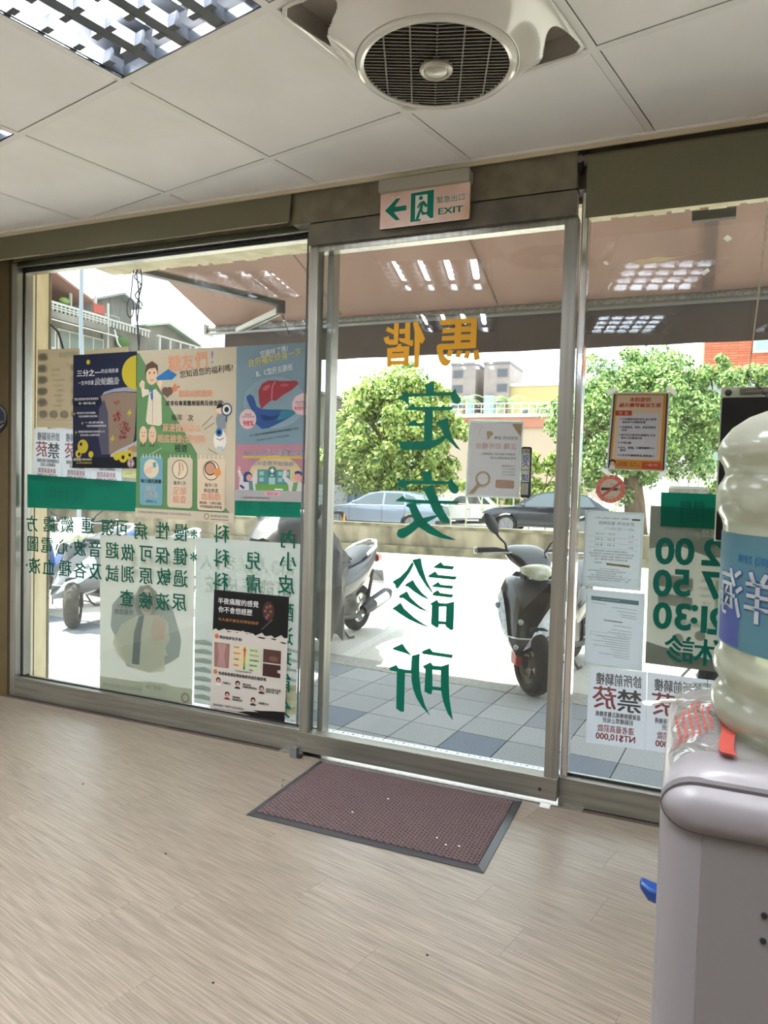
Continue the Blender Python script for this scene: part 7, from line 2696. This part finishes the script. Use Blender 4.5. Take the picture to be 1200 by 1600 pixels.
bk = bld("brick_building", (5, 37, -1), "red brick building with a white-framed window above the bottle")
bpart(bk, "brick_wall", .35, 36, 6.3, 14, 46, 14, brick_mat())
bpart(bk, "ledge", .2, 35.7, 6.1, 14, 46, 6.45, WHITEP)
bpart(bk, "ground_storey", -.9, 36.2, -1, 14, 46, 6.1, mat("white render", '#dcdad4', rough=.85))
bpart(bk, "grey_band", .3, 36.0, 5.3, 14, 36.2, 6.1, mat("grey render", '#a8acb0', rough=.85))  # plain grey band of wall under the ledge
bpart(bk, "plinth", -.9, 36.0, -1, 14, 36.25, 1.2, mat("stone plinth", '#7d7a72', rough=.9, hex2='#5f5c55', scale=3))
for x, z in ((2.32, 7.3), (5.6, 7.3), (2.32, 10.6), (-.2, 2.2), (1.6, 2.2), (3.6, 2.2)):
    f = bpart(bk, "window", x, 35.85, z, x + 1.5, 36.02, z + 1.7, WHITEP)
    for a in (0, 1):
        bpart(f, "pane", x + .1 + a * .68, 35.8, z + .1, x + .70 + a * .68, 35.9, z + 1.15, mat("pale teal pane", '#9db7ae', rough=.15))
    bpart(f, "pane", x + .1, 35.8, z + 1.23, x + 1.4, 35.9, z + 1.6, mat("pale teal pane", '#9db7ae'))
b = MB()
random.seed(9)
for k in range(9):
    bpart(bk, "white_panel", -.9 + k * .42, 36.1, 1.3, -.5 + k * .42, 36.22, 3.3, WHITEP) if k < 9 else None

# old houses along the side street
OLD = mat("stained old render", '#86827a', rough=.95, hex2='#55524b', scale=1.1, detail=10, stretch=(1, 1, .35), bump=.2)
CORR = mat("corrugated grey cladding", '#73736f', rough=.8, hex2='#55554f', scale=3, stretch=(1, 8, .4))
WHF = mat("white painted rail", '#a3a39e', rough=.6)
REDR = mat("dull red roof sheet", '#7d5a50', rough=.8)
XF = -16.0
h1 = bld("old_house", (-20, 13.5, ZG), "old terraced house with a white balcony rail and white-framed windows beyond the pillar", group=None)
bpart(h1, "wall", -26, 10, ZG, XF, 16.2, 5.25, OLD)
bpart(h1, "balcony_slab", -26, 10, 5.25, XF + .25, 16.2, 5.43, OLD)
bpart(h1, "upper_storey", -26, 10, 5.43, XF - 1.2, 16.0, 6.3, mat("dark recess", '#35342f', rough=.9))
for k in range(4):
    bpart(h1, "post", XF, 13.2 + k * .9, 5.43, XF + .06, 13.26 + k * .9, 6.25, WHF)
b = MB()
b.prism([(12.0, 7.15), (15.5, 6.0), (15.5, 5.94), (12.0, 7.09)], lambda y, z, t: (XF + .4 - 9 * t, y, z), REDR)
b.build("roof", parent=h1, world=True, smooth=0)
b = MB()
for k in range(44):
    y = 10.2 + k * .14
    b.box(XF + .16, y, 5.45, XF + .20, y + .05, 5.66, WHF)
b.box(XF + .15, 10, 5.64, XF + .22, 16.2, 5.70, WHF); b.box(XF + .15, 10, 5.50, XF + .22, 16.2, 5.53, WHF); b.box(XF + .15, 10, 5.56, XF + .22, 16.2, 5.59, WHF)
b.build("balcony_rail", parent=h1, world=True, smooth=0)
b = MB()
b.prism([(0, 5.30), (.55, 5.14), (.55, 5.11), (0, 5.27)], lambda x, z, t: (XF + x, 10 + 6.3 * t, z), WHF)
b.build("awning_sheet", parent=h1, world=True, smooth=0)
for k in range(5):
    y = 12.0 + k * .86
    f = bpart(h1, "window", XF, y, 3.9, XF + .06, y + .80, 5.06, WHF)
    for a in range(2):
        for c_ in range(2):
            bpart(f, "pane", XF + .05, y + .06 + a * .37, 3.97 + c_ * .55, XF + .075, y + .37 + a * .37, 4.46 + c_ * .55, mat("hazy pane", '#5f6d68', rough=.3))
b = MB(); b.ell((XF + .1, 14.75, 5.82), (.12, .16, .10), LEAFS[2], 8, 6); b.build("potted_plant", parent=h1, world=True)
bpart(h1, "red_sheet", XF + .1, 15.75, 5.74, XF + .16, 16.15, 6.0, mat("red tarpaulin", '#96443c', rough=.7))
h2 = bld("old_house", (-20, 17.1, ZG), "old grey gabled house with a white balcony rail", group=None)
b = MB()
b.prism([(16.0, 5.45), (16.0, 6.17), (17.44, 6.72), (18.07, 6.50), (18.07, 5.45)], lambda y, z, t: (XF - .6 - 7 * t, y, z), CORR)
b.build("gable_wall", parent=h2, world=True, smooth=0)
b = MB()
b.prism([(15.9, 6.16), (17.44, 6.76), (18.22, 6.47), (18.22, 6.42), (17.44, 6.70), (15.9, 6.10)], lambda y, z, t: (XF - .3 - 7.5 * t, y, z), mat("dark roof edge", '#7b8286', rough=.8))
b.build("roof", parent=h2, world=True, smooth=0)
bpart(h2, "wall", -26, 16.25, ZG, XF, 18.15, 5.48, OLD)
b = MB()
for k in range(14):
    y = 16.3 + k * .135
    b.box(XF + .05, y, 5.48, XF + .09, y + .05, 5.68, WHF)
b.box(XF + .04, 16.25, 5.66, XF + .11, 18.15, 5.71, WHF)
b.build("balcony_rail", parent=h2, world=True, smooth=0)
f = bpart(h2, "window", XF - .62, 16.9, 5.72, XF - .55, 17.5, 6.02, WHF)
bpart(f, "pane", XF - .58, 16.95, 5.75, XF - .53, 17.18, 5.99, mat("hazy pane", '#5f6d68'))
bpart(f, "pane", XF - .58, 17.22, 5.75, XF - .53, 17.46, 5.99, mat("hazy pane", '#5f6d68'))
b = MB()
b.tube([(XF + .2, 16.25, 4.2), (XF + .2, 16.25, 6.1)], .03, WHF, 6)
b.tube([(XF + .2, 16.5, 5.4), (XF + .25, 16.6, 5.0), (XF + .25, 17.2, 4.6)], .03, WHF, 6)
b.build("drain_pipe", parent=h2, world=True)
b = MB(); b.ell((XF + .1, 16.95, 5.1), (.15, .28, .22), LEAFS[4], 8, 6); b.build("wall_plant", parent=h2, world=True)
h3 = bld("old_house", (-20, 19.5, ZG), "small low old house with a pale green gable", group=None)
b = MB()
b.prism([(18.3, ZG), (18.3, 5.9), (19.3, 6.16), (20.9, 5.75), (20.9, ZG)], lambda y, z, t: (XF - .3 - 7 * t, y, z), OLD)
b.build("wall", parent=h3, world=True, smooth=0)
b = MB()
b.prism([(18.2, 5.93), (19.3, 6.22), (21.0, 5.78), (21.0, 5.73), (19.3, 6.16), (18.2, 5.87)], lambda y, z, t: (XF - .1 - 7.3 * t, y, z), mat("pale green roof", '#8a9c8c', rough=.8))
b.build("roof", parent=h3, world=True, smooth=0)
for k in range(6):
    bpart(h3, "frame_post", XF + .3, 18.3 + k * .5, 5.0, XF + .35, 18.35 + k * .5, 5.55, WHF)
bpart(h3, "frame_rail", XF + .3, 18.2, 5.53, XF + .36, 21, 5.58, WHF)
bpart(h3, "terrace_wall", -26, 18.2, ZG, XF + .4, 21.0, 5.1, OLD)
h4 = bld("old_house", (-22, 26, ZG), "hazy far row of houses at the end of the side street", group=None)
bpart(h4, "wall", -30, 21.5, ZG, XF - .5, 34, 5.2, OLD)
bpart(h4, "roof", -30, 21.4, 5.2, XF - .3, 34, 5.35, CORR)
